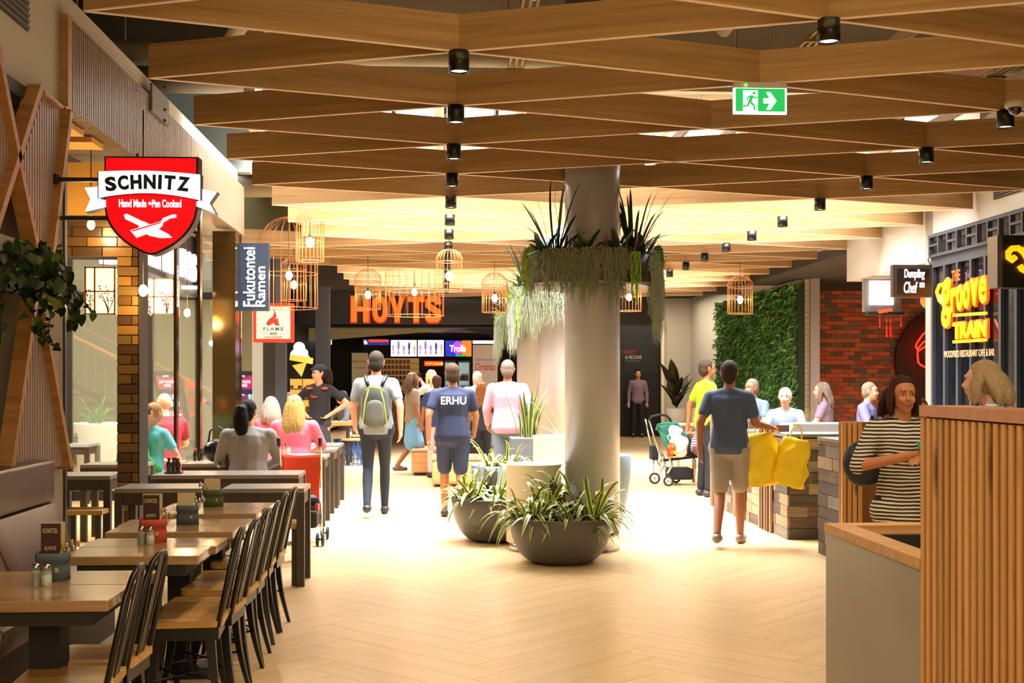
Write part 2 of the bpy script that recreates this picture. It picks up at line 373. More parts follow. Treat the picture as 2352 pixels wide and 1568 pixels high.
# ---------------------------------------------------------------- downlights under the nodes
M_lens = mat('lamp_lens', '#fff1d8', .3, emit=14, ec='#ffe6bd')
def downlight_mesh():
    c = MB().lathe([(.055, 0), (.055, -.112), (.049, -.112), (.047, -.098)], (0, 0, 0), 24, cap0=True, cap1=False)
    return c.mesh('housing', M_black), MB().lathe([(.0475, -.1), (.0475, -.097)], (0, 0, 0), 20).mesh('lens', M_lens)
hm, lm = downlight_mesh()
ld = bpy.data.lights.new('downlight_bulb', 'SPOT'); ld.energy = 52; ld.color = (1, .84, .62); ld.spot_size = radians(125); ld.spot_blend = .8; ld.shadow_soft_size = .05
def downlight(p, label, grp, bulb=True):
    t = thing('downlight', label, 'light', p, 0, grp)
    put('housing', hm, t); put('lens', lm, t)
    if bulb:
        o = bpy.data.objects.new('downlight_bulb', ld); COL.objects.link(o); o.location = (p[0], p[1], p[2]-.125)
for n in range(0, 28, 2):
    p = node(0, n); k = n//2
    lb = 'black cylinder downlight, ' + ['nearest of the row left of the round column', 'second nearest in the row left of the round column', 'third in the row left of the round column', 'fourth in the row left of the round column'][k] if k < 4 else 'black cylinder downlight farther along the row left of the round column'
    downlight((p.x, p.y, HB), lb, 'downlights in the row left of the column', bulb=k < 14)
p = node(1, -1); downlight((p.x, p.y, HB), 'large black cylinder downlight above and to the right of the green exit sign', 'downlights')
for n in range(2, 24, 2):
    p = node(2, n); k = n//2-1
    lb = ['black cylinder downlight at the right edge below the dome camera', 'black cylinder downlight, second of the right-hand row', 'black cylinder downlight, third of the right-hand row in front of the bright ceiling', 'black cylinder downlight, fourth of the right-hand row in front of the bright ceiling'][k] if k < 4 else 'black cylinder downlight farther along the right-hand row'
    downlight((p.x, p.y, HB), lb, 'downlights in the right-hand row', bulb=k < 10)
for n in (-8, -6, -4, -2): # lamps of the same rows nearer than the frame, lighting the floor
    for j in (0, 2):
        p = node(j, n); o = bpy.data.objects.new('downlight_bulb', ld); COL.objects.link(o); o.location = (p.x, p.y, HB-.1)
# ---------------------------------------------------------------- left side: bulkhead, slatted fascia, shopfront
XL = -2.43
wl = sbox('wall_left', (-3.2, 1.0, 3.2), (XL-.02, 8.0, 4.02), M_white); sbox('wall_left_upper', (-3.2, 8.0, 3.86), (XL-.02, 14.9, 4.02), M_white)
sbox('wall_left_rear', (-9.8, 14.9, 4.0), (-2.3, 15.1, 5.6), mat('blue_grey_wall', '#8f9a98', .8)); 
v = thing('air_vent', 'dark louvred air vent in the white wall at the upper left corner', 'vent', (XL-.02, 0, 0))
a = PX(0, 8, XL); b = PX(69, 105, XL); z0, z1 = 3.56, 3.86
MB().box((-.01, a.y-.5, z0), (.012, b.y, z1)).build('backing', M_black, v)
for i in range(8):
    z = z0+.02+i*(z1-z0-.04)/7; MB().box((.012, a.y-.5, z-.008), (.022, b.y, z+.004)).build('slat', mat('vent_slat', '#6d675c', .5), v)
fy0, fy1 = 8.02, 15.1
fas = thing('slatted_fascia', 'long fascia of thin pale vertical slats above the left shopfront', 'fascia', (XL, fy0, 0))
f = MB().box((-.5, 0, 3.27), (0, fy1-fy0, 3.85)); f.build('carcass', mat('fascia_back', '#4b3520', .6), fas)
M_slatw = mat('slat_pale', '#8f7a60', .4, noise=.1, nscale=30)
s = MB(); n = 150
for i in range(n):
    y = .1+(fy1-fy0-.12)*i/n; s.box((0, y, 3.25), (.035, y+.024, 3.84)); s.box((-.45, y, 3.25), (0, y+.024, 3.27))
s.build('slats', M_slatw, fas, kind='stuff')
MB().box((-.5, -.03, 3.25), (.04, .06, 3.85)).build('end_board', M_beam, fas)
br = thing('wall_bracket', 'grey steel bracket plate with two bolts on the slatted fascia', 'bracket', (0, 0, 0))
a = PX(350, 190, XL+.06); b = PX(388, 290, XL+.06)
MB().box((XL+.04, a.y, b.z), (XL+.06, b.y, a.z)).build('plate', M_duct, br)
for y in (200, 252, 277): MB().ell(PX(378, y, XL+.065), .014, 8, 5).build('bolt', M_dark, br)
# diamond timber screens along the wall by the banquette
scr = thing('timber_screen', 'screen of crossed timber frames filled with fine vertical pale slats above the banquette', 'screen', (0, 0, 0))
M_bar = wood('screen_timber', '#9b672f', '#b98a52', (1, 20, 20), .5, .06); M_sl = mat('screen_slat', '#a58f86', .45)
def clipx(poly, y):   # z span of polygon (y,z) at given y
    zs = []
    for (y0, z0), (y1, z1) in zip(poly, poly[1:]+poly[:1]):
        if (y0-y)*(y1-y) < 0: zs.append(z0+(z1-z0)*(y-y0)/(y1-y0))
    return (min(zs), max(zs)) if len(zs) >= 2 else None
XS = XL+.02
def yz(pts): return [(PX(x, y, XS).y, PX(x, y, XS).z) for x, y in pts]
panels = [yz(p) for p in ([(88, 212), (130, 246), (130, 380), (109, 575), (70, 575), (38, 374)], [(-40, 190), (0, 232), (29, 368), (0, 445), (-40, 540)], [(66, 700), (96, 740), (147, 1068), (14, 1086)])]
for q, P in enumerate(panels):
    ys = [y for y, z in P]; st = .044; y = min(ys)+.02
    while y < max(ys)-.02:
        r = clipx(P, y)
        if r and r[1]-r[0] > .03: MB().box((XS, y-.0115, r[0]), (XS+.03, y+.0115, r[1])).build('slat', M_sl, scr)
        y += st
def fbar(p, q, w=.05):
    a = PX(*p, XS+.03); b = PX(*q, XS+.03); MB().bar(a, b, w, .085, up=(1, 0, 0)).build('frame_bar', M_bar, scr)
for p, q in (((80, 200), (-30, 545)), ((-30, 60), (32, 372)), ((30, 372), (74, 578)), ((150, 255), (108, 585)), ((68, 690), (10, 1092)), ((88, 725), (150, 1072)), ((88, 212), (130, 246))): fbar(p, q, .05 if q != (130, 246) else .02)
sbox('wall_left_niche', (-3.2, 5.2, 0), (XL-.35, 7.6, 3.2), mat('niche_brown', '#43301d', .8))
for i in range(6): tag(MB().box((XL-.35, 5.8+i*.28, 1), (XL-.31, 5.86+i*.28, 3.15)).build('niche_board', M_bar), 'upright brown board in the dark niche behind the timber screen', 'board', 'boards in the dark niche')
sbox('trim_2', (XL-.34, 5.2, 3.12), (XL+.02, 7.5, 3.2), mat('lintel_grey', '#44484c', .6))
a = PX(112, 300, XL+.02); b = PX(150, 300, XL+.02)
sbox('wall_pier', (-2.9, 7.55, 0), (XL, fy0, 3.25), mat('pier_concrete', '#8f8676', .8, noise=.2, nscale=4))
sbox('trim_3', (XL-.3, fy0, 0), (XL+.01, fy0+.05, 3.25), M_black)
sbox('wall_left_low', (-2.75, 3.0, 0), (XL-.02, 7.55, 1.02), mat('bench_back_wall', '#5b4a33', .8))
# planter ledge with ivy
led = thing('ledge_planter', 'pale ledge planter box on the left wall holding trailing ivy', 'planter', (0, 0, 0))
a = PX(0, 545, XL+.1); MB().box((XL-.3, 5.9, 2.18), (XL+.1, 6.95, 2.27)).build('ledge', M_white, led)
MB().box((XL-.3, 5.9, 1.98), (XL+.08, 6.93, 2.18)).build('trough', mat('trough_brown', '#4a3a28', .7), led)
# brick header and pier of the glazed front
YB = 9.62
M_bk = [mat('glazed_brick_'+n, c, .3, noise=.15, nscale=20, coat=.3) for n, c in (('umber', '#5f4019'), ('ochre', '#8a6028'), ('olive', '#6e5326'), ('brown', '#4c3317'))]
def brickwall(o, ax, w, h, bw, bh, mats, name='brick', d=.02, gap=.008, nx=None, parent=None):
    """bricks proud of a backing; o lower left corner, ax unit direction, facing -y when ax=+x"""
    ax = Vector(ax); nr = Vector((ax.y, -ax.x, 0)); rng = random.Random(int(w*1000+h*10)); r = 0; z = 0; mes = {}
    while z < h-.01:
        x = -bw/2 if r % 2 else 0
        while x < w-.005:
            a = max(0, x); b = min(w, x+bw)
            if b-a > .02:
                L = round(b-a-gap, 3); mi = rng.randrange(len(mats)); key = (L, mi)
                if key not in mes: mes[key] = MB().box((0, -d, 0), (L, .002, bh-gap)).mesh(name, mats[mi])
                p = Vector(o)+ax*a+Vector((0, 0, z))+nr*rng.uniform(0, .002)
                put(name, mes[key], parent, loc=p, rot=(0, 0, atan2(ax.y, ax.x)))
            x += bw
        z += bh; r += 1
pr = sbox('wall_pier_brick', (-2.5, YB, 0), (-2.335, YB+.28, 2.45), mat('mortar_dark', '#3a2c18', .8))
brickwall((-2.5, YB, 0.02), (1, 0, 0), .165, 2.42, .23, .076, M_bk, parent=pr)
hd = sbox('wall_header_brick', (-3.3, YB, 2.45), (-2.335, YB+.28, 2.76), mat('mortar_dark', '#3a2c18', .8))
brickwall((-3.3, YB, 2.45), (1, 0, 0), .965, .31, .23, .076, M_bk, parent=hd)
sbox('wall_header_ply', (-3.3, YB+.02, 2.76), (-2.335, YB+.1, 3.18), mat('yellow_ply', '#e0a852', .6, noise=.05))
for k in range(2): sbox('trim_4', (-3.3+.0*k, YB-1.2+.5*k, 3.2), (-2.5, YB-.9+.5*k, 3.24), mat('yellow_ply', '#e0a852', .6))
for x, y, w in ((-2.34, 9.62, .02), (-2.37, 12.2, .03), (-2.42, 14.95, .05), (-2.62, 12.3, .03)):
    sbox('trim_5', (x-w, y, 0), (x, y+.1, 3.25), mat('bronze_mirror', '#54401f', .12, .8))
sbox('wall_pier_bronze', (-2.62, 14.2, 0), (-2.36, 14.5, 3.2), mat('bronze_mirror', '#54401f', .12, .8))
# glazed screen facing the hall behind the front tables
YG = 15.3; M_glass = mat('clear_glass', '#dfe8d8', .03, alpha=.14)
wn = struct('window_2', MB().box((-7.3, YG, .0), (-2.5, YG+.04, .12)).build('window_2', M_dark))
for px in (160, 345, 455, 545, 60): x = PY(px, 700, YG).x; MB().box((x-.03, YG-.03, 0), (x+.03, YG+.05, 3.6)).build('mullion', M_dark, wn)
MB().box((-7.3, YG-.03, 2.48), (-2.5, YG+.05, 2.57)).build('transom', M_dark, wn)
MB().box((-7.3, YG-.03, 3.3), (-2.5, YG+.05, 3.42)).build('transom', M_dark, wn)
xs = [PY(px, 700, YG).x for px in (60, 160, 345, 455, 545)]
for a, b in zip(xs[:-1], xs[1:]): MB().box((a+.03, YG+.005, .12), (b-.03, YG+.012, 3.3)).build('pane', M_glass, wn)
sbox('wall_back_left', (-9.8, 23.0, 0), (-3.05, 23.2, 4.6), M_conc)
sbox('wall_far_left', (-9.9, 1, 0), (-9.7, 23, 4.6), M_conc)
sbox('ceiling_left', (-9.8, 9.9, 3.6), (-3.0, 15.2, 3.7), M_slab)
# ---------------------------------------------------------------- far end: cinema front
YF = 26.0
M_blk = mat('cinema_black', '#0b0a0a', .45)
ff = sbox('wall_cinema_fascia', (-4.4, YF, 2.66), (4.6, YF+.3, 3.34), M_blk)
sbox('wall_over_fascia', (-4.4, YF+.05, 3.34), (6.5, YF+.3, 5.6), mat('over_dark', '#4a4038', .9))
sbox('wall_cinema_rear', (-4.8, 34.5, 0), (6.6, 34.7, 4), M_blk)
sbox('wall_cinema_left', (-3.35, YF, 0), (-3.05, 34.5, 3.4), mat('green_black', '#16201a', .6))
sbox('ceiling_cinema', (-4.4, YF+.3, 3.0), (4.6, 34.5, 3.1), mat('cinema_ceiling', '#171310', .8))
sbox('trim_6', (-2.9, 30.2, 2.70), (2.2, 31.8, 2.80), mat('soffit_grey', '#5c5660', .5))
o = MB().prism([(-3.0, 2.66), (.6, 2.66), (-3.0, 2.36)], (0, .3, 0), (0, 28, 0)).build('trim_7', mat('soffit_cream', '#a89f82', .8)); o['kind'] = 'structure'
o = MB().prism([(.5, 2.66), (2.6, 2.66), (2.6, 2.34), (1.9, 2.42)], (0, .3, 0), (0, 28.5, 0)).build('trim_8', mat('soffit_blue', '#343548', .6)); o['kind'] = 'structure'
sbox('wall_black_poster', (3.2, 31.6, 0), (PY(1521, 800, 31.6).x, 31.8, 3.6), M_blk)
sbox('wall_far_right', (PY(1521, 800, 31.6).x, 31.5, 0), (7.6, 31.8, 5.6), M_white)
sbox('trim_9', (PY(1518, 800, 31.45).x, 31.4, 0), (PY(1526, 800, 31.4).x, 31.5, 3.0), mat('cream_edge', '#e8dcc0', .6))
sbox('ceiling_far', (3.0, 26.3, 3.6), (6.5, 31.5, 3.7), M_slab)
# ---------------------------------------------------------------- right side
XR = 6.5
wr = sbox('wall_right', (XR, 21.75, 0), (XR+.25, 31.5, 5.6), M_white)
for i, px in enumerate((1727, 1767)):
    a = PX(px, 610+i*10, XR-.01)
for (pa, pb, za, zb) in ((1764, 1790, 3.62, 3.8), (1722, 1742, 3.62, 3.8)):
    v = tag(MB().box((XR-.02, PX(pb, 600, XR).y, za), (XR, PX(pa, 600, XR).y, zb)).build('wall_grille', M_black), 'black slot grille in the white wall above the planted wall, '+('nearer one' if pa > 1750 else 'farther one'), 'vent')
M_tile = mat('white_tile', '#c9bda6', .3, coat=.3)
t1 = sbox('wall_pier_tiled_far', (PY(1848, 800, 21.6).x, 21.6, 0), (PY(1862, 800, 21.6).x, 21.75, 3.6), mat('grout', '#8b8272', .9))
brickwall((PY(1848, 800, 21.6).x, 21.6, 0), (1, 0, 0), .1, 3.5, .2, .1, [M_tile], 'tile', .008, .01, parent=t1)
sbox('wall_pier_grey', (PY(1862, 800, 21.5).x, 21.5, 0), (PY(1883, 800, 21.5).x, 21.9, 3.4), mat('mauve_grey', '#8d8383', .6))
# red brick rear wall
YR = 23.2; bx0 = PY(1881, 800, YR).x; bx1 = PY(2145, 800, YR).x
M_rb = [mat('red_brick_'+n, c, .85, noise=.25, nscale=12, bump=.3) for n, c in (('a', '#b9553a'), ('b', '#a64a34'), ('c', '#6e5040'), ('d', '#c4603c'), ('e', '#84604a'))]
rb = sbox('wall_back_right', (bx0-.6, YR, 0), (11, YR+.25, 3.8), mat('mortar_red', '#a08a78', .9))
bz0 = 1.5-(905-870)/F*YR; brickwall((bx0, YR, .60), (1, 0, 0), bx1-bx0-.3, 2.57, .235, .0845, M_rb, parent=rb)
sbox('trim_10', (bx0-.3, YR-.12, 3.2), (10, YR, 3.34), mat('brown_beam', '#4a2a22', .6))
sbox('wall_right_back', (11.4, 10, 0), (11.6, YR, 4), M_dark)
# white bulkhead over the dumpling shop
XF = 5.5; tp0 = PX(2142, 800, XF).y
yb = PX(1945, 648, XF).y; bh_ = sbox('wall_bulkhead_right', (XF, tp0+.2, 2.82), (XF+.7, yb, 5.2), M_white)
sbox('wall_over_front', (XF, 8.2, 3.12), (XF+.3, tp0, 5.2), M_white)
sbox('ceiling_right', (XF+.3, 8.2, 3.3), (10.9, 23.2, 3.45), mat('dark_soffit', '#2b211b', .8))
for k, (pa, pb) in enumerate(((1969, 2030), (2036, 2105))):
    o = tag(MB().box((XF-.015, PX(pb, 540, XF).y, 3.42), (XF, PX(pa, 540, XF).y, 3.56)).build('wall_grille', M_black), 'long black grille high on the white bulkhead at the right, '+('farther one' if k == 0 else 'nearer one'), 'vent')
v = thing('air_vent', 'louvred vent in the white wall at the right edge beneath the bright ceiling', 'vent', (XF, 0, 0))
a = PX(2285, 450, XF); b = PX(2400, 420, XF); MB().box((-.012, b.y, 3.28), (0, a.y, 3.42)).build('backing', M_black, v)
for i in range(5): MB().box((-.02, b.y, 3.29+i*.027), (-.012, a.y, 3.3+i*.027)).build('slat', mat('vent_slat', '#6d675c', .5), v)
tp1 = tp0+.2
t2 = sbox('wall_pier_tiled_near', (XF, tp0, 0), (XF+.155, tp1, 5.0), mat('grout', '#8b8272', .9))
brickwall((XF, tp0, 0), (1, 0, 0), .155, 4.2, .13, .082, [M_tile], 'tile', .008, .008, parent=t2)
# fretwork and dark glazed shop front
M_nav = mat('slate_frame', '#3c4148', .5)
fr = thing('fretwork_panel', 'slate grey geometric fretwork panel over the dark glazed shop front at the right', 'panel', (XF, 0, 0))
y0f, y1f = PX(2420, 500, XF).y, tp0; z0f, z1f = 2.85, 3.1
for z in (z0f, z1f-.03, ): MB().box((-.05, y0f, z), (0, y1f, z+.03)).build('rail', M_nav, fr)
nf = 11
for i in range(nf+1):
    y = y0f+(y1f-y0f-.03)*i/nf; MB().box((-.05, y, z0f+.03), (0, y+.03, z1f-.03)).build('stile', M_nav, fr)
    if i < nf and i % 2 == 0:
        MB().box((-.05, y+.03, z0f+.12), (0, y+(y1f-y0f)/nf, z0f+.145)).build('cross_piece', M_nav, fr)
MB().box((.05, y0f, z0f), (.08, y1f, z1f)).build('backing', mat('taupe', '#5a5048', .7), fr)
w3 = struct('window_3', MB().box((XF, y0f, 0), (XF+.06, tp0, .3)).build('window_3', M_nav))
MB().box((XF-.02, y0f, 2.74), (XF+.06, tp0, 2.85)).build('head_rail', M_nav, w3)
ys = [y0f+(tp0-.05-y0f)*i/8 for i in range(9)]
for y in ys: MB().box((XF-.02, y, .3), (XF+.06, y+.05, 2.74)).build('mullion', M_nav, w3)
M_dg = mat('dark_glass', '#151a20', .04, alpha=.62, coat=.5)
for a, b in zip(ys[:-1], ys[1:]): MB().box((XF+.02, a+.05, .3), (XF+.028, b, 2.74)).build('pane', M_dg, w3)
sbox('wall_inner_right', (XF+1.6, 8.2, 0), (XF+1.7, 13.6, 3.3), mat('inner_dark', '#3d3128', .8))
sbox('wall_front_dark', (XF-.02, 6, 0), (XF+.1, y0f, 5.2), M_blk)
# ---------------------------------------------------------------- round columns with planter collars
M_col = mat('column_paint', '#a2a1a4', .36, noise=.04, nscale=1.5, coat=.25)
COLS = [(1.335, 10.68), (1.45, 14.95), (1.52, 20.4)]
def blade(L, w, up, droop, n=6, fold=.25, smooth=True, oval=False):
    """one strap leaf along +x rising then drooping; uv u runs across it"""
    b = MB(); vs = []; b.uv = {}
    for i in range(n+1):
        t = i/n; x = L*(t-.12*t*t*droop); z = L*(up*t-droop*t*t); ww = w*(.55+.9*t-1.42*t*t*t)*.5+.0004
        if oval: ww = w*.5*sin(pi*(.06+.94*t)**.75)+.002
        if i == n: ww = .0006
        for k, (s, dz) in enumerate(((-1, fold), (0, 0), (1, fold))):
            vs.append((x, s*ww, z+dz*ww)); b.uv[len(vs)-1] = (k/2, t)
    fs = [(i*3+k, i*3+k+1, i*3+k+4, i*3+k+3) for i in range(n) for k in (0, 1)]
    b.add(vs, fs, smooth); return b
M_spider = leafmat('spider_leaf', '#cfcf6a', '#47611f', .62); M_dragon = leafmat('dragon_leaf', '#d6d98a', '#2c4a1c', .7)
M_snake = leafmat('snake_leaf', '#c2b955', '#2f4a25', .8); M_dkleaf = mat('dark_leaf', '#1d3416', .35, noise=.3, nscale=6)
M_soil = mat('soil', '#2b2118', .95, noise=.3, nscale=40)
M_moss = mat('grey_moss', '#7f8468', .9, noise=.2, nscale=30); M_moss2 = mat('silver_moss', '#9ba595', .9, noise=.2, nscale=30)
M_chart = mat('chartreuse_moss', '#7c8f1f', .8, noise=.25, nscale=20); M_fern = mat('fern_green', '#3f7a1e', .7, noise=.3, nscale=20)
SPL = [blade(.33, .042, u, d).mesh('leaf', M_spider) for u, d in ((1.1, 1.0), (.8, 1.05), (1.4, 1.25), (.5, .8), (.75, 1.25), (1.9, 1.1))]
def tuft(parent, c, n, r0, sc, meshes, rng, tilt=.2, name='leaf'):
    for i in range(n):
        a = rng.uniform(0, 2*pi); r = r0*sqrt(rng.random()); s = sc*rng.uniform(.7, 1.15)
        put(name, rng.choice(meshes), parent, loc=(c[0]+r*cos(a), c[1]+r*sin(a), c[2]), rot=(rng.uniform(-tilt, tilt), rng.uniform(-tilt, tilt)-.1, a+rng.uniform(-.5, .5)), scale=s)
def moss(parent, c, w, L, m, rng, n=160, arc=None):
    """one hanging clump of fine strands"""
    b = MB()
    for i in range(n):
        u = rng.gauss(0, .38); x = c[0]; y = c[1]
        if arc: a = arc[1]+u*w/arc[0]; rr = arc[0]+rng.uniform(.0, .05); x = c[0]+rr*cos(a); y = c[1]+rr*sin(a)
        else: x += u*w; y += rng.uniform(-.04, .04)
        l = L*rng.uniform(.45, 1)*(1-.5*abs(u)); z = c[2]+rng.uniform(-.04, .05); k = 7; p = [Vector((x, y, z))]
        for j in range(k): p.append(p[-1]+Vector((rng.uniform(-.016, .016), rng.uniform(-.016, .016), -l/k)))
        wd = rng.uniform(.0025, .0055); vs = []
        for j, q in enumerate(p): t = wd*(1-.7*j/k); o = Vector((t, t*rng.uniform(-1, 1), 0)); vs += [q-o, q+o]
        b.add(vs, [(2*j, 2*j+1, 2*j+3, 2*j+2) for j in range(k)])
        for j in range(1, k, 2):    # curls
            q = p[j]; o = Vector((rng.uniform(-.03, .03), rng.uniform(-.02, .02), rng.uniform(-.02, .01))); e = Vector((0, 0, .0035))
            b.add([q-e, q+e, q+o+e*.4, q+o-e*.4], [(0, 1, 2, 3)])
    return b.build('hanging_moss', m, parent, kind='stuff')
AG = [blade(.36, .03, u, d, fold=.5).mesh('leaf', M_dkleaf) for u, d in ((1.6, .7), (1.1, .7), (2.4, .8), (.7, .5), (.35, .25))]
M_rosette = mat('rosette_leaf', '#33501f', .35, noise=.2, nscale=10); M_brom = mat('bromeliad_red', '#5a2a20', .4, noise=.3, nscale=10)
RO = [blade(.2, .075, u, d, 5, .4).mesh('leaf', M_rosette) for u, d in ((1.2, .5), (.8, .5), (1.9, .6))]
BR = [blade(.13, .03, u, d, 5, .4).mesh('leaf', M_brom) for u, d in ((1.0, .6), (.6, .4), (1.6, .5))]
CL = ['large round column nearest the camera, beside the dark bowl planter', 'second round column, partly hidden behind the nearest one', 'farthest round column, at the left behind the other two']
for i, (cx, cy) in enumerate(COLS):
    t = thing('column', CL[i], 'column', (cx, cy, 0))
    MB().lathe([(.2425, .0), (.2425, 5.2)], n=64).build('shaft', M_col, t)
    MB().lathe([(.2445, 0), (.2445, .165), (.2435, .168)], n=64).build('base_sleeve', M_chrome, t)
    k = thing('collar_planter', ['dark metal ring planter high around the nearest column, full of spiky plants and moss', 'metal ring planter with long silver moss around the second column', 'metal ring planter with pale moss around the farthest column'][i], 'planter', (cx, cy, 0))
    R = .565
    MB().lathe([(.25, 2.30), (R-.02, 2.30), (R, 2.31), (R, 2.565), (R-.012, 2.565), (R-.012, 2.50), (.25, 2.50)], n=64, cap0=False, cap1=False).build('tray', mat('collar_metal', '#57524f', .35, .75), k)
    MB().lathe([(R, 2.31), (R+.012, 2.31), (R+.012, 2.325), (R, 2.325)], n=64, cap0=False, cap1=False).build('lower_rim', M_steel, k)
    MB().lathe([(.25, 2.502), (R-.013, 2.51)], n=32, cap0=False, cap1=False).build('soil', M_soil, k)
    rng = random.Random(5+i); 
    def at(a, r=.43, z=2.51): return (r*cos(radians(a)), r*sin(radians(a)), z)
    for a in (213, 322, 60, 140): 
        tuft(k, at(a, .42, 2.53), 34 if a > 200 else 16, .05, 1.0, AG, rng, .3)
    for a in (192, 255, 292, 345, 20):
        c = at(a, .46, 2.52)
        for q in range(11):
            an = 2*pi*q/11*2.3; put('leaf', RO[(q//4) % 3], k, loc=c, rot=(0, 0, an), scale=1.05-.05*q/4)
    for a in (235, 274, 308, 178):
        c = at(a, .5, 2.55)
        for q in range(10): put('leaf', BR[q % 3], k, loc=c, rot=(0, 0, q*2.4), scale=1.1)
    for a in (208, 220, 232, 300, 312, 328):
        p = [Vector(at(a, .4, 2.5))]
        for q in range(7): p.append(p[-1]+Vector((rng.uniform(-.025, .02), rng.uniform(-.02, .02), .085 if a not in (220,) else .1)))
        MB().tube(p, [.004-.0004*q for q in range(8)], 5).build('twig', mat('twig_brown', '#33241a', .8), k)
    arc0 = .55
    if i == 0:
        for a, w, L, m, n in ((222, .16, .40, M_moss, 150), (240, .16, .45, M_moss, 160), (258, .2, .5, M_moss, 200), (282, .2, .52, M_moss, 180), (333, .13, .62, M_moss2, 200), (345, .14, .85, M_moss2, 260), (352, .1, .3, M_moss, 120), (205, .12, .35, M_moss, 110)):
            moss(k, (0, 0, 2.56), w, L, m, rng, n, (arc0, radians(a)))
        moss(k, (0, 0, 2.6), .14, .42, M_chart, rng, 320, (arc0, radians(188))); moss(k, (0, 0, 2.6), .08, .3, M_chart, rng, 120, (arc0, radians(180)))
        moss(k, (0, 0, 2.62), .12, .22, M_fern, rng, 260, (arc0, radians(352))); moss(k, (0, 0, 2.58), .06, .62, M_fern, rng, 130, (arc0, radians(360)))
    else:
        for a, w, L, m, n in ((185, .2, .85, M_moss2, 260), (200, .22, .75, M_moss2, 260), (216, .2, .6, M_moss, 220), (235, .22, .65, M_moss, 220), (255, .2, .5, M_moss, 200), (275, .2, .5, M_moss2, 160), (300, .2, .5, M_moss, 160), (340, .2, .6, M_moss2, 150)):
            moss(k, (0, 0, 2.57), w, L, m, rng, n, (arc0, radians(a)))
        moss(k, (0, 0, 2.6), .1, .3, M_chart, rng, 160, (arc0, radians(192)))
    ch = MB()   # trailing string-of-pearls strands
    for q in range(5):
        a = radians((296 if i == 0 else 208)+q*2.2); p = Vector((.6*cos(a), .6*sin(a), 2.58)); L = (.42, .3, .45, .36, .28)[q]*(1 if i == 0 else 1.3)
        for z in range(int(L/.016)):
            p = p+Vector((rng.uniform(-.004, .004), rng.uniform(-.004, .004), -.016)); ch.ell(p, (.011, .011, .009), 5, 4)
    ch.build('trailing_strand', mat('lime_leaf', '#86b02a', .5), k, kind='stuff')
# ---------------------------------------------------------------- floor planters
M_pot = mat('charcoal_pot', '#4d4a44', .45, noise=.06, nscale=3); M_blue = mat('blue_grey_pot', '#8296a3', .4)
def bowl_mesh(r, h, rb=.45, n=56):
    pr = []
    for i in range(13):
        t = i/12; a = t*pi/2; pr.append((rb*r+(r-rb*r)*sin(a)**.85, h*(1-cos(a))**.9))
    pr += [(r-.004, h+.004), (r-.018, h+.002), (r-.024, h-.05), (.01, h-.05)]
    return MB().lathe(pr, n=n, cap1=False)
p1 = thing('bowl_planter', 'large charcoal bowl planter in front of the nearest column with striped spider plants', 'planter', (.985, 9.97, 0))
bowl_mesh(.425, .375).build('bowl', M_pot, p1); MB().lathe([(.39, .33), (.01, .335)], n=24, cap0=False).build('soil', M_soil, p1)
rng = random.Random(3)
for x, y, n, s in ((-.24, -.12, 44, 1.05), (-.33, .05, 26, .95), (.25, -.1, 44, 1.1), (.05, -.25, 36, .95), (-.02, .2, 28, 1.0), (.33, .08, 28, 1.0), (-.12, .02, 34, 1.15), (.14, .05, 30, 1.15)): tuft(p1, (x, y, .34), n, .07, s, SPL, rng, .3)
M_rub = leafmat('rubber_leaf', '#2a2a17', '#4a3a1e', .3)
RB = [blade(.30, .19, u, d, 10, .2, oval=True).mesh('big_leaf', M_rub) for u, d in ((2.4, .5), (1.6, .4), (1.0, .3))]
for q, (x, y, z, rz, rx, s) in enumerate(((-.03, -.08, .44, 1.85, 0, .42), (.04, -.10, .47, 1.15, 0, .5), (.07, -.14, .40, 1.0, 0, .55), (.10, -.12, .38, .6, 0, .5), (-.08, -.12, .38, 2.4, 0, .45), (.0, -.16, .36, 1.5, 0, .5))):
    put('big_leaf', RB[q % 3], p1, loc=(x, y, z-.04), rot=(rx, 0, rz), scale=s*1.25)
MB().tube([(0, 0, .33), (.02, -.03, .55)], .008, 6).build('stem', M_dkleaf, p1)
p2 = thing('bowl_planter', 'charcoal bowl planter half hidden behind the white cylinder, left of the near one', 'planter', (.52, 11.35, 0))
bowl_mesh(.42, .40).build('bowl', M_pot, p2); MB().lathe([(.39, .355), (.01, .36)], n=24, cap0=False).build('soil', M_soil, p2)
for x, y, n, s in ((-.22, -.1, 40, 1.05), (0, -.15, 30, 1), (-.3, .1, 24, 1), (.1, .1, 18, 1)): tuft(p2, (x, y, .36), n, .07, s, SPL, rng, .3)
for q in range(7): put('big_leaf', RB[q % 3], p2, loc=(-.05, .1, .42), rot=(0, 0, 1.0+q*.35), scale=.42)
p3 = thing('bowl_planter', 'pale blue-grey bowl planter with a spider plant, farthest left of the planter group', 'planter', (.66, 13.3, 0))
bowl_mesh(.33, .56, .5).build('bowl', M_blue, p3); MB().lathe([(.3, .51), (.01, .52)], n=24, cap0=False).build('soil', M_soil, p3)
for x, y, n, s in ((-.1, -.08, 34, 1), (.08, 0, 26, 1)): tuft(p3, (x, y, .52), n, .08, s*.95, SPL, rng, .3)
M_wht = mat('white_enamel', '#e2dacd', .35); M_wht2 = mat('white_enamel_cool', '#eceff2', .35)
def drum(x, y, r, h, label, m):
    t = thing('cylinder_planter', label, 'planter', (x, y, 0))
    MB().lathe([(r-.015, 0), (r-.015, .075)], n=48).build('plinth', M_chrome, t)
    MB().lathe([(r, .075), (r, h-.012), (r+.006, h-.012), (r+.006, h), (r-.02, h), (r-.02, h-.04), (.01, h-.04)], n=48, cap1=False).build('body', m, t)
    return t
d1 = drum(.82, 10.72, .243, .755, 'white cylinder planter just left of the nearest column', M_wht)
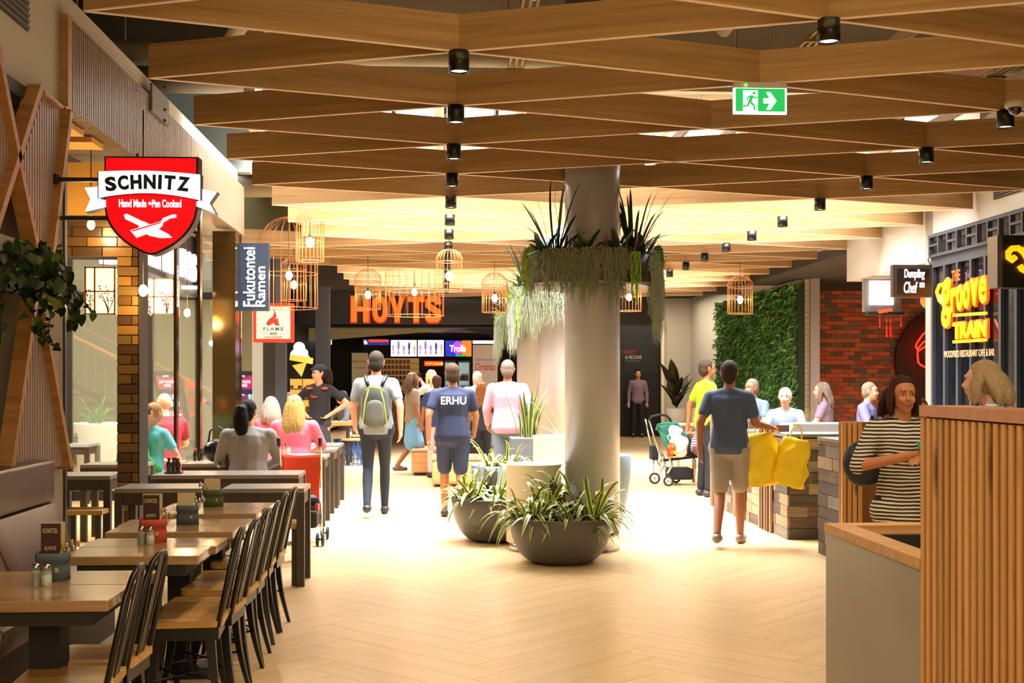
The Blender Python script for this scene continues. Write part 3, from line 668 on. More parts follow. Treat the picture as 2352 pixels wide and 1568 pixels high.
d2 = drum(1.27, 12.75, .3, .905, 'taller bright white cylinder planter behind the nearest column', M_wht2)
SNV = [blade(L_, .06, .12, .16, 8, .5).mesh('leaf', M_snake) for L_ in (.62, .5, .74)]
for q, (x, y, a, k, s, tl) in enumerate(((-.02, 0, 3.0, 2, .8, 52), (.0, 0, 3.3, 1, .6, 28), (-.02, .05, 3.0, 0, .7, 70), (.05, .05, .6, 0, .8, 75))): put('leaf', SNV[k], d2, loc=(x, y, .88), rot=(0, -radians(tl), a), scale=s)
p5 = thing('box_planter', 'dark grey square planter box with tall snake plant between the columns', 'planter', (1.0, 14.0, 0))
MB().rbox((-.2, -.2, 0), (.2, .2, .83), .01).build('box', mat('graphite', '#585c61', .5), p5)
for q in range(24):
    a = rng.uniform(0, 6.28); r = rng.uniform(0, .13)
    put('leaf', SNV[q % 3], p5, loc=(r*cos(a), r*sin(a), .82), rot=(0, -radians(rng.uniform(66, 90)), a), scale=rng.uniform(.55, 1.0))
# tall tapering vase behind the column
p6 = thing('tapered_planter', 'tall blue-grey tapering planter behind the right side of the nearest column', 'planter', (1.565, 11.5, 0))
MB().lathe([(.12, 0), (.15, .12), (.205, .35), (.235, .6), (.245, .78), (.235, .785), (.225, .74), (.01, .74)], n=48, cap1=False).build('vase', M_blue, p6)
MB().lathe([(.22, .745), (.01, .76)], n=20, cap0=False).build('pebbles', M_soil, p6)
# ---------------------------------------------------------------- round-edged timber benches
M_bench = wood('bench_oak', '#b98550', '#d5a873', (1.2, 16, 16), .4, .05)
def bench(px0, px1, pyb, depth, label):
    a = G(px0, pyb); b = G(px1, pyb); L = (b-a).x; t = thing('bench', label, 'bench', (a.x, a.y, 0), 0, 'timber benches in the middle of the hall')
    MB().box((.04, .04, 0), (L-.04, depth-.04, .04)).build('plinth', M_dark, t)
    MB().rbox((0, 0, .04), (L, depth, .37), .04).build('body', M_bench, t)
    for i in range(4): MB().rbox((0, i*depth/4, .37), (L, (i+1)*depth/4-.008, .41), .006).build('slat', M_bench, t)
bench(945, 1025, 1092, .9, 'low light timber bench box, the farther left of the two')
bench(992, 1122, 1119, .9, 'low light timber bench box, the nearer of the two behind the navy-shirted walker')
# ---------------------------------------------------------------- birdcage pendants
M_cop = mat('copper_wire', '#c98a54', .35, .55); M_bulb = mat('filament_bulb', '#ffd890', .3, emit=40, ec='#ffcf80')
def cage(px, pyb, h, w, Z, label, nb=22, cord=None, top=True, grp='birdcage pendants'):
    """px centre, pyb bottom rim, pixel width w and pixel height h of the cage"""
    c = D(px, pyb, Z); r = w/2/F*Z; H = h/F*Z
    t = thing('birdcage_pendant', label, 'pendant light', c, 0, grp)
    b = MB(); wr = .0032 if r < .3 else .004; rd = min(r, H*.33)
    for i in range(nb):
        a = 2*pi*i/nb; ca, sa = cos(a), sin(a); p = [(r*ca, r*sa, 0), (r*ca, r*sa, H-rd)]
        for k in range(1, 7): q = k/6*pi/2; p.append((r*cos(q)*ca+.012*ca, r*cos(q)*sa+.012*sa, H-rd+rd*sin(q)))
        if not top: p = p[:2]
        b.tube(p, wr, 5, caps=False)
    for z in (0, H*.38, H-rd): b.loop([(r*cos(2*pi*i/28), r*sin(2*pi*i/28), z) for i in range(28)], wr*1.25, 5)
    b.build('cage', M_cop, t)
    zc = (cord or 5.58)-c.z
    MB().tube([(0, 0, H*.5), (0, 0, zc)], .004, 6).lathe([(.016, H*.42), (.016, H*.52)], n=10).build('cord', M_dark, t)
    MB().ell((0, 0, H*.36), (.045, .045, .06), 12, 8).build('bulb', M_bulb, t)
    l = bpy.data.lights.new('pendant_glow', 'POINT'); l.energy = 11; l.color = (1, .86, .62); l.shadow_soft_size = .06
    o = bpy.data.objects.new('pendant_glow', l); COL.objects.link(o); o.location = (c.x, c.y-r*.2, c.z+H*.36)
cage(845, 710, 92, 59, 17.6, 'copper birdcage pendant hanging in front of the letter H', 22)
cage(1136, 717, 90, 58, 18.0, 'copper birdcage pendant left of the moss of the second column', 22)
cage(1700, 720, 88, 57, 18.5, 'copper birdcage pendant in front of the planted wall at the right')
cage(1445, 714, 88, 57, 19.5, 'copper birdcage pendant half hidden behind the nearest column')
cage(1032, 668, 96, 59, 15.2, 'copper birdcage pendant in line with the row of downlights')
cage(675, 690, 100, 58, 16.9, 'small copper birdcage pendant inside the outline of the big one at the left')
cage(712, 600, 120, 64, 13.6, 'copper birdcage pendant highest at the left under the white-lit beams')
cage(664, 708, 210, 130, 16.0, 'very large copper birdcage pendant above the red framed sign', 22)
cage(952, 725, 150, 134, 20.0, 'very large copper birdcage pendant in front of the glowing cinema letters', 24, top=False)
# ---------------------------------------------------------------- green exit signs
M_grn = mat('exit_green', '#0aa84f', .4, emit=.9, ec='#08b352'); M_ewh = mat('exit_white', '#ffffff', .4, emit=1.1, ec='#ffffff')
def exit_sign(c, w, h, label, rz=0, detail=True):
    t = thing('exit_sign', label, 'exit sign', c, rz)
    MB().box((-w/2, -.02, 0), (w/2, .02, .032)).build('canopy', mat('sign_grey', '#b8b4ae', .4), t)
    MB().box((-w/2, -.012, -h), (w/2, .012, 0)).build('panel', M_ewh, t)
    MB().box((-w/2+.012, -.014, -h+.014), (w/2-.012, -.012, -.004)).build('green_face', M_grn, t)
    g = MB(); y = -.0155
    def P(pts): g.prism([(x*h, z*h) for x, z in pts], (0, .0015, 0), (0, y, -h/2))
    P([(-.68, -.40), (-.68, .40), (-.10, .40), (-.10, -.40)])
    g.prism([(x*h, z*h) for x, z in [(.12, -.1), (.12, .1), (.36, .1), (.22, .34), (.40, .34), (.64, 0), (.40, -.34), (.22, -.34), (.36, -.1)]], (0, .0015, 0), (0, y, -h/2))
    g.build('white_symbol', M_ewh, t)
    m = MB(); y = -.017
    def S(a, b, r): m.bar((a[0]*h, y, -h/2+a[1]*h), (b[0]*h, y, -h/2+b[1]*h), r*h, .001, up=(0, 1, 0))
    m.lathe([(.055*h, 0), (.055*h, .001)], (-.27*h, 0, 0), 14) if False else m.prism([(-.25*h+.06*h*cos(i*pi/6), .29*h+.06*h*sin(i*pi/6)) for i in range(12)], (0, .001, 0), (0, y, -h/2))
    S((-.33, .20), (-.42, -.05), .13); S((-.33, .19), (-.2, .1), .06); S((-.2, .1), (-.12, .16), .05); S((-.36, .19), (-.5, .12), .06); S((-.5, .12), (-.52, 0), .05)
    S((-.40, -.04), (-.26, -.18), .08); S((-.26, -.18), (-.22, -.36), .07); S((-.44, -.04), (-.5, -.2), .08); S((-.5, -.2), (-.68, -.22), .06)
    m.build('running_figure', M_grn, t)
    if detail: MB().ell((-w*.28, -.022, .014), .006, 8, 6).build('indicator', mat('led_green', '#37ff3a', .3, emit=12, ec='#30ff30'), t)
exit_sign(Vector((node(1, 1).x-.005, node(1, 1).y-.03, HB-.035)), .318, .152, 'green exit sign with running figure and arrow hanging from the timber lattice')
exit_sign(PY(1877, 596, 21.3), .22, .25, 'small green exit sign on the pier beside the brick wall', radians(-50), False)
exit_sign(PY(748, 772, 30), .3, .2, 'small green exit sign in the dark left of the cinema counter', 0, False)
# dome camera
c = PX(2331, 94, 3.62); c.z = HB
dc = thing('dome_camera', 'white dome security camera on a beam at the upper right edge', 'camera', c)
MB().lathe([(.062, 0), (.062, -.03), (.055, -.04)], n=28).build('housing', M_white, dc)
MB().ell((0, 0, -.045), (.042, .042, .04), 20, 12).build('dome', mat('smoked_dome', '#15120e', .08, coat=1), dc)
# ---------------------------------------------------------------- planted wall
g = thing('green_wall', 'tall wall of dense green foliage at the right behind the birdcage pendant', 'plant wall', (XR, 0, 0))
ya, yb2 = PX(1847, 700, XR).y, PX(1664, 700, XR).y
MB().box((-.08, ya, .9), (0, yb2, 3.22)).build('backing', mat('wall_felt', '#1d2b12', .9), g)
rng = random.Random(11)
for mi, (m, n) in enumerate(((mat('wall_leaf_dark', '#264c16', .6), 3600), (mat('wall_leaf_mid', '#3c6c20', .6), 3200), (mat('wall_leaf_light', '#5c8c2c', .6), 1600))):
    b = MB()
    for i in range(n):
        y = rng.uniform(ya, yb2+.08); z = rng.uniform(.9, 3.24); x = -.08-rng.uniform(0, .10); L = rng.uniform(.07, .16); a = rng.uniform(-1, 1); e = rng.uniform(-1.1, .5)
        d = Vector((-.75*cos(e), sin(a), sin(e)-.2)).normalized()*L; s = d.cross(Vector((.3, rng.uniform(-1, 1), 1))).normalized()*L*.16
        p = Vector((x, y, z)); q = p+d*.5+Vector((0, 0, .01)); b.add([p, q-s, p+d+Vector((0, 0, -.02)), q+s], [(0, 1, 2, 3)])
    b.build('foliage', m, g, kind='stuff')
# ---------------------------------------------------------------- banquette
M_lea = mat('brown_leather', '#4d3122', .34, noise=.12, nscale=3, bump=.1); M_pip = mat('seam_leather', '#3a2418', .5)
bq = thing('banquette', 'brown leather banquette bench with upright padded back along the left wall', 'bench seat', (XL, 3.0, 0))
def quilt(prof, y0, y1, name):
    b = MB(); n = 6; vs = []; k = len(prof)
    for i in range(n+1):
        y = y0+(y1-y0)*i/n; e = min(1, min(i, n-i)*1.0+.35)
        for x, z in prof: vs.append((x, y+(0), z))
    b.add(vs, [(i*k+j, i*k+(j+1)%k, (i+1)*k+(j+1)%k, (i+1)*k+j) for i in range(n) for j in range(k)]+[tuple(range(k)), tuple(n*k+j for j in range(k))[::-1]])
    o = b.build(name, M_lea, bq); m = o.modifiers.new('b', 'BEVEL'); m.width = .018; m.segments = 3; m.limit_method = 'ANGLE'
    for p in o.data.polygons: p.use_smooth = True
    return o
for i in range(4):
    y0 = i*1.09+.004; y1 = (i+1)*1.09-.004
    quilt([(.0, .79), (.155, .78), (.15, 1.02), (.0, 1.03)], y0, y1, 'head_roll')
    quilt([(.0, .44), (.30, .44), (.155, .775), (.0, .775)], y0, y1, 'back_cushion')
    quilt([(.0, .33), (.60, .33), (.62, .45), (.0, .455)], y0, y1, 'seat_cushion')
MB().box((0, 0, 0), (.5, 4.36, .33)).build('plinth', mat('plinth_brown', '#3a2c20', .6), bq)
# ---------------------------------------------------------------- light timber cafe tables with metal chairs
M_top = wood('table_top', '#8c6b47', '#aa8a63', (1.1, 14, 14), .22, .05, coat=.35)
def cafe_table(x0, x1, y0, y1, label):
    t = thing('cafe_table', label, 'table', ((x0+x1)/2, (y0+y1)/2, 0), 0, 'light timber cafe tables by the banquette')
    w = (x1-x0)/2; d = (y1-y0)/2
    for q, (a, b) in enumerate(((-d, -.002), (.002, d))):
        MB().rbox((-w-(.012*q), a, .712), (w+(.018*q if q else 0), b, .75), .004).build('tabletop', M_top, t)
    MB().box((-.055, -.055, .02), (.055, .055, .712)).box((-.17, -.17, 0), (.17, .17, .02)).box((-.15, -.15, .7), (.15, .15, .712)).build('pedestal', M_dark, t)
    MB().box((-w+.06, -d+.03, .66), (w-.06, d-.03, .712)).build('apron', M_dark, t)
T = [(-1.72, -1.125, 4.2, 4.86), (-1.60, -1.025, 5.24, 5.84), (-1.64, -1.02, 6.06, 6.62), (-1.6, -1.025, 6.86, 7.48)]
for i, q in enumerate(T):
    cafe_table(*q, 'light timber cafe table '+['nearest the camera, with the blue-grey cutlery bag', 'second from the front, with the orange cutlery bag', 'third from the front, with the slate blue cutlery bag', 'fourth and farthest, with the green cutlery bag'][i])
M_seat = wood('seat_timber', '#a97c3c', '#c89a55', (1.5, 12, 12), .4, .1)
def make_chair():
    t = thing('metal_chair', '', 'chair')
    # faces -x; back at +x
    s = MB(); hx, hy = .172, .155; pts = []
    for cx, cy, a0 in ((hx-.04, hy-.04, 0), (-hx+.04, hy-.04, 90), (-hx+.04, -hy+.04, 180), (hx-.04, -hy+.04, 270)):
        for k in range(4): a = radians(a0+k*30); pts.append((cx+.04*cos(a), cy+.04*sin(a)))
    s.prism(pts, (0, 0, .026), (0, 0, .432), ax=(1, 0, 0), ay=(0, 1, 0)).build('seat', M_seat, t)
    MB().box((-.155, -.14, .375), (.155, .14, .432)).build('seat_frame', M_black, t)
    for sx in (-1, 1):
        for sy in (-1, 1):
            b = MB(); n = 8; vs = []
            for i in range(n+1):
                u = i/n; z = .43*(1-u); w = .046*(1-.55*u); x = sx*(.135+.055*u+(-.012*sin(pi*u))); y = sy*(.122+.045*u-.012*sin(pi*u))
                vs += [(x-sx*w, y, z), (x, y, z), (x, y-sy*w, z), (x-sx*.006, y-sy*w, z), (x-sx*.008, y-sy*.008, z), (x-sx*w, y-sy*.006, z)]
            b.add(vs, [(i*6+j, i*6+(j+1)%6, i*6+6+(j+1)%6, i*6+6+j) for i in range(n) for j in range(6)]+[tuple(range(6)), tuple(n*6+j for j in range(6))])
            b.build('leg', M_black, t)
    hoop = [(.15, -.14, .43), (.185, -.135, .6), (.215, -.12, .75), (.232, -.085, .815), (.24, -.04, .838), (.24, .04, .838), (.232, .085, .815), (.215, .12, .75), (.185, .135, .6), (.15, .14, .43)]
    MB().tube(hoop, .0115, 8).build('back_hoop', M_black, t)
    MB().bar((.152, 0, .43), (.242, 0, .83), .055, .005, up=(1, 0, 0)).build('back_splat', M_black, t)
    for sy in (-1, 1): MB().bar((.155, sy*.035, .44), (.232, sy*.085, .80), .012, .006, up=(1, 0, 0)).build('back_bar', M_black, t)
    MB().tube([(-.15, -.14, .2), (.15, .14, .2)], .005, 6).tube([(-.15, .14, .2), (.15, -.14, .2)], .005, 6).build('brace', M_black, t)
    return t
ch0 = make_chair(); CHL = ['cropped by the bottom edge, nearest of all', 'second nearest, half behind the nearest one', 'third from the front', 'fourth from the front', 'fifth from the front', 'sixth from the front', 'seventh from the front', 'farthest of the eight, next to the dark table legs']
for i, (z, x) in enumerate(((4.36, -1.3), (4.72, -1.3), (5.45, -1.12), (5.77, -1.1), (6.24, -1.11), (6.58, -1.11), (7.1, -1.13), (7.45, -1.12))):
    lb = 'black metal chair with timber seat, '+CHL[i]
    if i == 0: ch0.location = (x, z, 0); ch0['label'] = lb; ch0['group'] = 'black metal chairs along the aisle'; ch0.rotation_euler.z = .06
    else: clone(ch0, lb, (x, z, 0), random.Random(i).uniform(-.08, .08), 'black metal chairs along the aisle')
# things on the tables
M_sack = {}
def sack(p, w, h, colr, label, kind):
    m = mat('sack_'+colr[1:], colr, .85, noise=.12, nscale=40, bump=.2)
    t = thing('cutlery_bag', label, 'cutlery holder', p, 0, 'cutlery bags on the cafe tables')
    pr = [(w*.5, 0), (w*.49, h*.45), (w*.46, h*.66), (w*.50, h*.68), (w*.51, h*.84), (w*.49, h*1.0), (w*.45, h*.98), (w*.44, h*.2)]
    b = MB(); n = 28; vs = []
    def sq(a, r): c, s = cos(a), sin(a); k = 1/max(abs(c), abs(s))**.55; return r*c*k*.92, r*s*k*.82
    for r, z in pr: vs += [(*sq(2*pi*j/n, r*(1+.02*sin(j*2.3+z*60))), z) for j in range(n)]
    k = len(pr); b.add(vs, [(i*n+j, i*n+(j+1)%n, (i+1)*n+(j+1)%n, (i+1)*n+j) for i in range(k-1) for j in range(n)]+[tuple(range(n))[::-1]], True); b.build('bag', m, t)
    rng = random.Random(int(h*1e4))
    MB().box((w*.18, -w*.43, h*.33), (w*.28, -w*.415, h*.5)).build('tab', mat('tan_tab', '#b59a3c', .6), t)
    for q in range(5):   # cutlery and wooden spoons
        x = w*(.2+.05*q); lean = .35+.1*q; L = h*1.0*rng.uniform(.75, 1); a = Vector((x*.6, .01*q-.02, h*.35)); d = Vector((lean*.8, rng.uniform(-.1, .1), 1)).normalized(); e = a+d*L*1.1
        if kind == 'nap2': e.x = -e.x; a.x = -a.x
        mm = M_chrome if q % 2 or kind != 'menu' else M_seat
        c = MB().tube([a, a+(e-a)*.8], .0035, 6); c.ell(e, (.007, .003, .013), 10, 6); c.build('cutlery', mm, t)
    if kind == 'menu':
        mb = mat('menu_card', '#3a1f19', .6); cw, chh = w*.56, h*1.2; x0 = -w*.34
        for q, mm in ((2, M_cream), (0, mb)):
            MB().box((x0-.004*q, .012*q-.004, h*.8), (x0+cw+.004*q, .012*q-.001, h*.8+chh+.002*q)).build('menu_card', mm, t)
        for s, zz, ww, hh in (('SCHNITZEL', .76, .78, .14), ('ALWAYS', .24, .6, .12)):
            text('lettering', s, t, (x0+cw*.48, -.0055, h*.84+chh*zz), cw*ww, chh*hh, M_cream, .0004, .01)
    else:
        for q in range(3): MB().box((-w*.40+.003*q, -.018+.012*q, h*.6), (w*.34-.003*q, -.010+.012*q, h*1.62-.006*q)).build('napkin', M_cream, t)
    return t
M_cream = mat('cream_paper', '#cdb893', .7)
sack(G(122, 1331, .75), .128, .105, '#4c5a66', 'blue-grey cutlery bag with a brown menu card on the nearest table', 'menu')
sack(G(352, 1244, .75), .13, .108, '#b4472f', 'orange cutlery bag with a brown menu card on the second table', 'menu')
sack(G(431, 1203, .75), .12, .1, '#4a555c', 'slate blue cutlery bag holding paper napkins', 'nap')
sack(G(490, 1162, .75), .125, .1, '#4a5a3a', 'green cutlery bag holding paper napkins on the farthest cafe table', 'nap2')
M_cg = mat('jar_glass', '#b9c0b6', .06, alpha=.45, coat=.5)
def shaker(p, fill, label, h=.082, r=.019):
    t = thing('shaker', label, 'shaker', p, 0, 'salt and pepper shakers')
    MB().lathe([(r, 0), (r*1.05, h*.2), (r*.98, h*.6), (r*.7, h*.72)], n=8, smooth=False).build('jar', M_cg, t)
    MB().lathe([(r*.88, .003), (r*.88, h*.5)], n=8).build('contents', fill, t)
    MB().lathe([(r*.78, h*.7), (r*.8, h*.86), (r*.6, h*.97), (.002, h)], n=16).build('cap', M_chrome, t)
M_salt = mat('salt', '#e9e6e0', .9); M_pep = mat('pepper', '#4f4332', .9, noise=.4, nscale=300)
for p, f, l in (((93, 1339), M_pep, 'pepper shaker on the nearest table'), ((117, 1340), M_salt, 'salt shaker on the nearest table'), ((331, 1245), M_pep, 'pepper shaker in front of the orange bag'), ((351, 1246), M_salt, 'salt shaker in front of the orange bag')):
    q = G(*p, .75); q.y -= .05; shaker(q, f, l)
# ---------------------------------------------------------------- dark tables of the noodle bar
M_dt = wood('dark_table_top', '#6b6257', '#8a8176', (1.2, 16, 16), .3, .05, coat=.2); M_dl = wood('dark_table_leg', '#2e261f', '#41372d', (12, 12, 2), .5, .05)
DT = []
def dark_table(pxl, pxr, pyf, pyb, label, H=.71, m=None, grp='dark dining tables of the noodle bar'):
    a = G(pxl, pyf, H); b = G(pxr, pyf, H); c = G(pxr, pyb, H); d = max(.4, c.y-b.y); w = b.x-a.x; L = .055
    t = thing('dining_table', label, 'table', ((a.x+b.x)/2, (a.y+b.y)/2, 0), 0, grp)
    MB().box((-w/2, 0, H-.03), (w/2, d, H)).build('tabletop', m or M_dt, t)
    for z in (.015, d-.035): MB().box((-w/2+L, z, H-.12), (w/2-L, z+.02, H-.03)).build('apron', M_dl, t)
    for x in (-w/2+.01, w/2-.03): MB().box((x, L, H-.12), (x+.02, d-L, H-.03)).build('apron', M_dl, t)
    for x in (-w/2, w/2-L):
        for y in (0, d-L): MB().box((x, y, 0), (x+L, y+L, H-.03)).build('leg', M_dl, t)
    DT.append((a.x, b.x, a.y, a.y+d))
dark_table(264, 461, 1122, 1110, 'dark dining table in line with the brick pillar, behind the farthest cafe table')
dark_table(510, 698, 1122, 1110, 'dark dining table with the longest visible legs at the aisle, nearest of its row')
dark_table(348, 685, 1091, 1080, 'long dark dining table in front of the woman in the grey shirt')
dark_table(418, 560, 1065, 1058, 'dark table with sauce bottles left of the woman in the grey shirt')
dark_table(632, 746, 1049, 1041, 'dark table in front of the blonde woman in pink')
dark_table(655, 767, 1033, 1026, 'dark table right of the blonde woman in pink')
dark_table(690, 780, 1023, 1016, 'dark table at the aisle, farthest of its row')
dark_table(110, 252, 1093, 1083, 'dark table left of the brick pillar, the nearer one')
dark_table(185, 328, 1067, 1060, 'dark table behind the brick pillar in front of the green jacket')
dark_table(130, 203, 1021, 1016, 'pale grey table by the white conical planter', m=mat('grey_top', '#9aa0a0', .4))
def V0(v): return Vector((v.x, v.y, 0))
def low_stool(p, label, h=.45):
    t = thing('stool', label, 'stool', p, 0, 'square timber stools at the dark tables')
    MB().box((-.17, -.15, h-.035), (.17, .15, h)).build('seat', M_seat, t)
    for x in (-.15, .11):
        for y in (-.13, .09): MB().box((x, y, 0), (x+.04, y+.04, h-.035)).build('leg', M_dl, t)
low_stool(V0(G(197, 1168, .45)), 'square timber stool below the dark table at the far end of the banquette')
low_stool(V0(G(640, 1198, .45)), 'square timber stool under the nearest dark table beside the aisle')
def bottle(p, m, capm, label, h=.12, r=.022, grp='sauce bottles on the dark tables'):
    t = thing('sauce_bottle', label, 'bottle', p, 0, grp)
    MB().lathe([(r, 0), (r, h*.6), (r*.5, h*.75), (r*.45, h*.85)], n=16).build('glass', m, t)
    MB().lathe([(r*.6, h*.84), (r*.6, h)], n=12).build('cap', capm, t)
M_soy = mat('soy_glass', '#2a140a', .1, coat=.6); M_red = mat('red_cap', '#b3201a', .4)
for p, c, l in (((388, 1083), M_black, 'dark sauce bottle, left one on the long dark table'), ((399, 1082), M_black, 'dark sauce bottle, middle one on the long dark table'), ((409, 1084), M_red, 'sauce bottle, right one on the long dark table'), ((449, 1058), M_red, 'red topped sauce bottle on the table left of the grey shirt'), ((463, 1057), M_black, 'dark topped sauce bottle on the table left of the grey shirt'), ((163, 1016), M_red, 'red topped sauce bottle on the pale grey table'), ((175, 1016), M_black, 'dark topped sauce bottle on the pale grey table')):
    bottle(G(*p, .71), M_soy, c, l)
tag(MB().lathe([(.07, 0), (.085, .012), (.08, .012), (.01, .006)], n=24).build('saucer', M_soy), 'dark round tray under the sauce bottles on the long dark table', 'tray').location = G(399, 1086, .711)
# jar with straw
jp = G(659, 1056, .71); t = thing('drinking_jar', 'glass drinking jar with ice and a black straw at the dark table', 'glass', jp)
MB().lathe([(.03, 0), (.036, .01), (.037, .1), (.03, .115), (.031, .13)], n=20, cap1=False).build('jar', M_cg, t); MB().tube([(0, 0, .02), (-.02, 0, .2)], .004, 6).build('straw', M_black, t)
for i in range(6): MB().rbox((-.02+.01*(i % 3), -.015+.01*(i % 2), .012+.017*i), (.003+.01*(i % 3), .01, .03+.017*i), .003).build('ice_cube', M_salt, t)
# black handbag on the table
hb = thing('handbag', 'black leather handbag on the table beside the woman in the grey shirt', 'bag', G(500, 1062, .71))
MB().ell((0, 0, .11), (.14, .08, .11), 18, 12).build('bag', mat('black_leather', '#12100f', .25, bump=.6, nscale=25, coat=.4), hb)
MB().tube([(-.09, 0, .18), (-.07, 0, .3), (0, 0, .34), (.07, 0, .3), (.09, 0, .18)], .009, 8).build('handle', M_black, hb)
# ---------------------------------------------------------------- orange stroller
st = thing('stroller', 'folding stroller with orange fabric back parked by the dark tables', 'stroller', (-1.27, 11.25, 0))
M_or = mat('orange_fabric', '#d2380a', .75, sheen=.3); M_rub_ = mat('rubber', '#1b1b1b', .7)
b = MB(); nx, nz = 10, 10; vs = []
for i in range(nz+1):
    for j in range(nx+1):
        u = j/nx-.5; v = i/nz; vs.append((u*.37*(1-.12*(1-v)), -.03-.05*(1-v)+.08*(1-4*u*u)*.6, .46+.36*v-.02*cos(u*pi)*v-(.05*(2*abs(u))**4 if i == 0 else 0)))
b.add(vs, [(i*(nx+1)+j, i*(nx+1)+j+1, (i+1)*(nx+1)+j+1, (i+1)*(nx+1)+j) for i in range(nz) for j in range(nx)], True)
o = b.build('fabric_back', M_or, st); so = o.modifiers.new('s', 'SOLIDIFY'); so.thickness = .01
for s in (-1, 1):
    MB().tube([(s*.185, -.16, .92), (s*.185, -.09, .84), (s*.18, -.03, .7), (s*.17, .1, .35), (s*.16, .22, .1)], .011, 8).build('frame_tube', M_chrome, st)
    MB().tube([(s*.185, -.19, .97), (s*.185, -.15, .90)], .017, 10).build('handle', M_rub_, st)
    MB().tube([(s*.17, .0, .5), (s*.2, -.2, .09)], .01, 8).build('rear_strut', M_chrome, st)
    for y in (-.22, .24):
        for q in (-1, 1):
            w = MB(); w.loop([(s*.19+q*.024, y+.048*cos(a*pi/10), .06+.048*sin(a*pi/10)) for a in range(20)], .012, 8); w.tube([(s*.19+q*.016, y, .06), (s*.19+q*.032, y, .06)], .034, 14, smooth=False); w.build('wheel', M_rub_, st)
        MB().tube([(s*.19-.03, y, .06), (s*.19+.03, y, .06)], .008, 8).build('axle', M_black, st)
MB().rbox((-.15, -.08, .14), (.15, .2, .3), .03).rbox((-.16, 0, .34), (.16, .26, .42), .03).build('seat_and_basket', mat('black_fabric', '#15141a', .8), st)
MB().rbox((.12, -.02, .26), (.155, .05, .36), .01).build('red_buckle', M_red, st)
# ---------------------------------------------------------------- hanging lantern boxes, bulbs, noodle sign
M_lan = mat('lantern_paper', '#fff0d0', .7, emit=1.6, ec='#ffe2ac'); M_gold = wood('lantern_frame', '#b97a2a', '#d3963f', (2, 10, 10), .5, .03); M_twig = mat('painted_twig', '#7a3a2a', .8); M_blos = mat('painted_blossom', '#c4543c', .8)
def lantern(px0, px1, py0, py1, Z, label, fm, tm, seed):
    a = D(px0, py1, Z); b = D(px1, py0, Z); w = b.x-a.x; h = b.z-a.z
    t = thing('paper_lantern', label, 'lantern', ((a.x+b.x)/2, a.y, a.z)); d = w*.8
    MB().box((-w/2+.012, .012, .012), (w/2-.012, d, h-.012)).build('paper', M_lan, t)
    f = MB()
    for x in (-w/2, -w*.2, w/2-.014): f.box((x, -.002, 0), (x+.014, .01, h))
    for z in (0, h*.47, h-.014): f.box((-w/2, -.002, z), (w/2, .01, z+.012))
    for x in (-w/2, w/2-.014): f.box((x, d, 0), (x+.014, d+.014, h))
    f.build('frame', fm, t); rng = random.Random(seed); c = MB(); bl = MB()
    for q in range(7):
        x = w*.25 if q > 2 else -w*.3; p = [Vector((x, .010, h*.03))]; dx = rng.uniform(-.06, .04)
        for k in range(5): p.append(p[-1]+Vector((dx*.4+rng.uniform(-.012, .012), 0, h*.1)))
        c.tube(p, [.004, .0035, .003, .0025, .002, .001], 4)
        for k in range(7): e = rng.choice(p[2:]); bl.ell((max(-w*.45, min(w*.45, e.x+rng.uniform(-.03, .03))), .009, e.z+rng.uniform(-.02, .03)), (.006, .002, .007), 6, 4)
    c.build('painted_twig', M_twig, t); bl.build('painted_blossom', tm, t)
    MB().tube([(0, d/2, h), (0, d/2, 3.59-a.z)], .006, 6).build('cord', M_black, t)
lantern(194, 264, 612, 722, 11.2, 'glowing paper lantern with painted grasses and golden frame at the left', M_gold, M_twig, 4)
lantern(331, 399, 638, 722, 12.3, 'glowing paper lantern with red blossom twigs right of the brick pillar', M_cream, M_blos, 9)
def bulb(px, py, Z, label, e=12, r=.035):
    c = D(px, py, Z); t = thing('pendant_bulb', label, 'light', c, 0, 'bare bulbs over the noodle bar')
    MB().ell((0, 0, 0), (r, r, r*1.3), 12, 8).build('bulb', M_bulb, t); MB().tube([(0, 0, r), (0, 0, 3.55-c.z)], .004, 5).build('cord', M_black, t)
    l = bpy.data.lights.new('bulb_glow', 'POINT'); l.energy = e; l.color = (1, .72, .36); l.shadow_soft_size = .05
    o = bpy.data.objects.new('bulb_glow', l); COL.objects.link(o); o.location = c+Vector((0, -.08, -.05))
bulb(329, 667, 9.3, 'bare warm bulb at the edge of the brick pillar'); bulb(430, 718, 13.2, 'bare warm bulb left of the bronze post', 20)
bulb(485, 788, 17, 'bare warm bulb low between the two glass posts', 15, .03); bulb(500, 697, 17, 'bare warm bulb higher between the two glass posts', 15, .03); bulb(209, 516, 9.2, 'bare warm bulb in front of the brick header', 8, .03)
for px, py, Z in ((250, 605, 12), (436, 663, 13.5)):
    c = D(px, py, Z); tag(MB().lathe([(.09, 0), (.09, .03)], n=24).build('round_light', mat('disc_light', '#fff4d8', .4, emit=6, ec='#fff0cc')), 'flat round ceiling light '+('above the left paper lantern' if px < 300 else 'above the bulb by the bronze post'), 'light').location = c
ns = thing('illuminated_sign', 'black sign box with white glowing letters slanting back behind the shield sign', 'sign', (-3.03, 0, 0))
ya_, yb_ = PX(333, 600, -3.0).y, PX(459, 640, -3.0).y
MB().box((-.1, ya_, 2.60), (0, yb_, 3.25)).build('box', mat('sign_black', '#0b0d16', .3), ns); MB().box((-.12, ya_, 2.5), (.03, yb_, 2.60)).build('lower_trim', mat('steel_trim', '#6f7480', .35, .6), ns)
M_glow = mat('white_letters', '#ffffff', .4, emit=3.2, ec='#eef3ff')
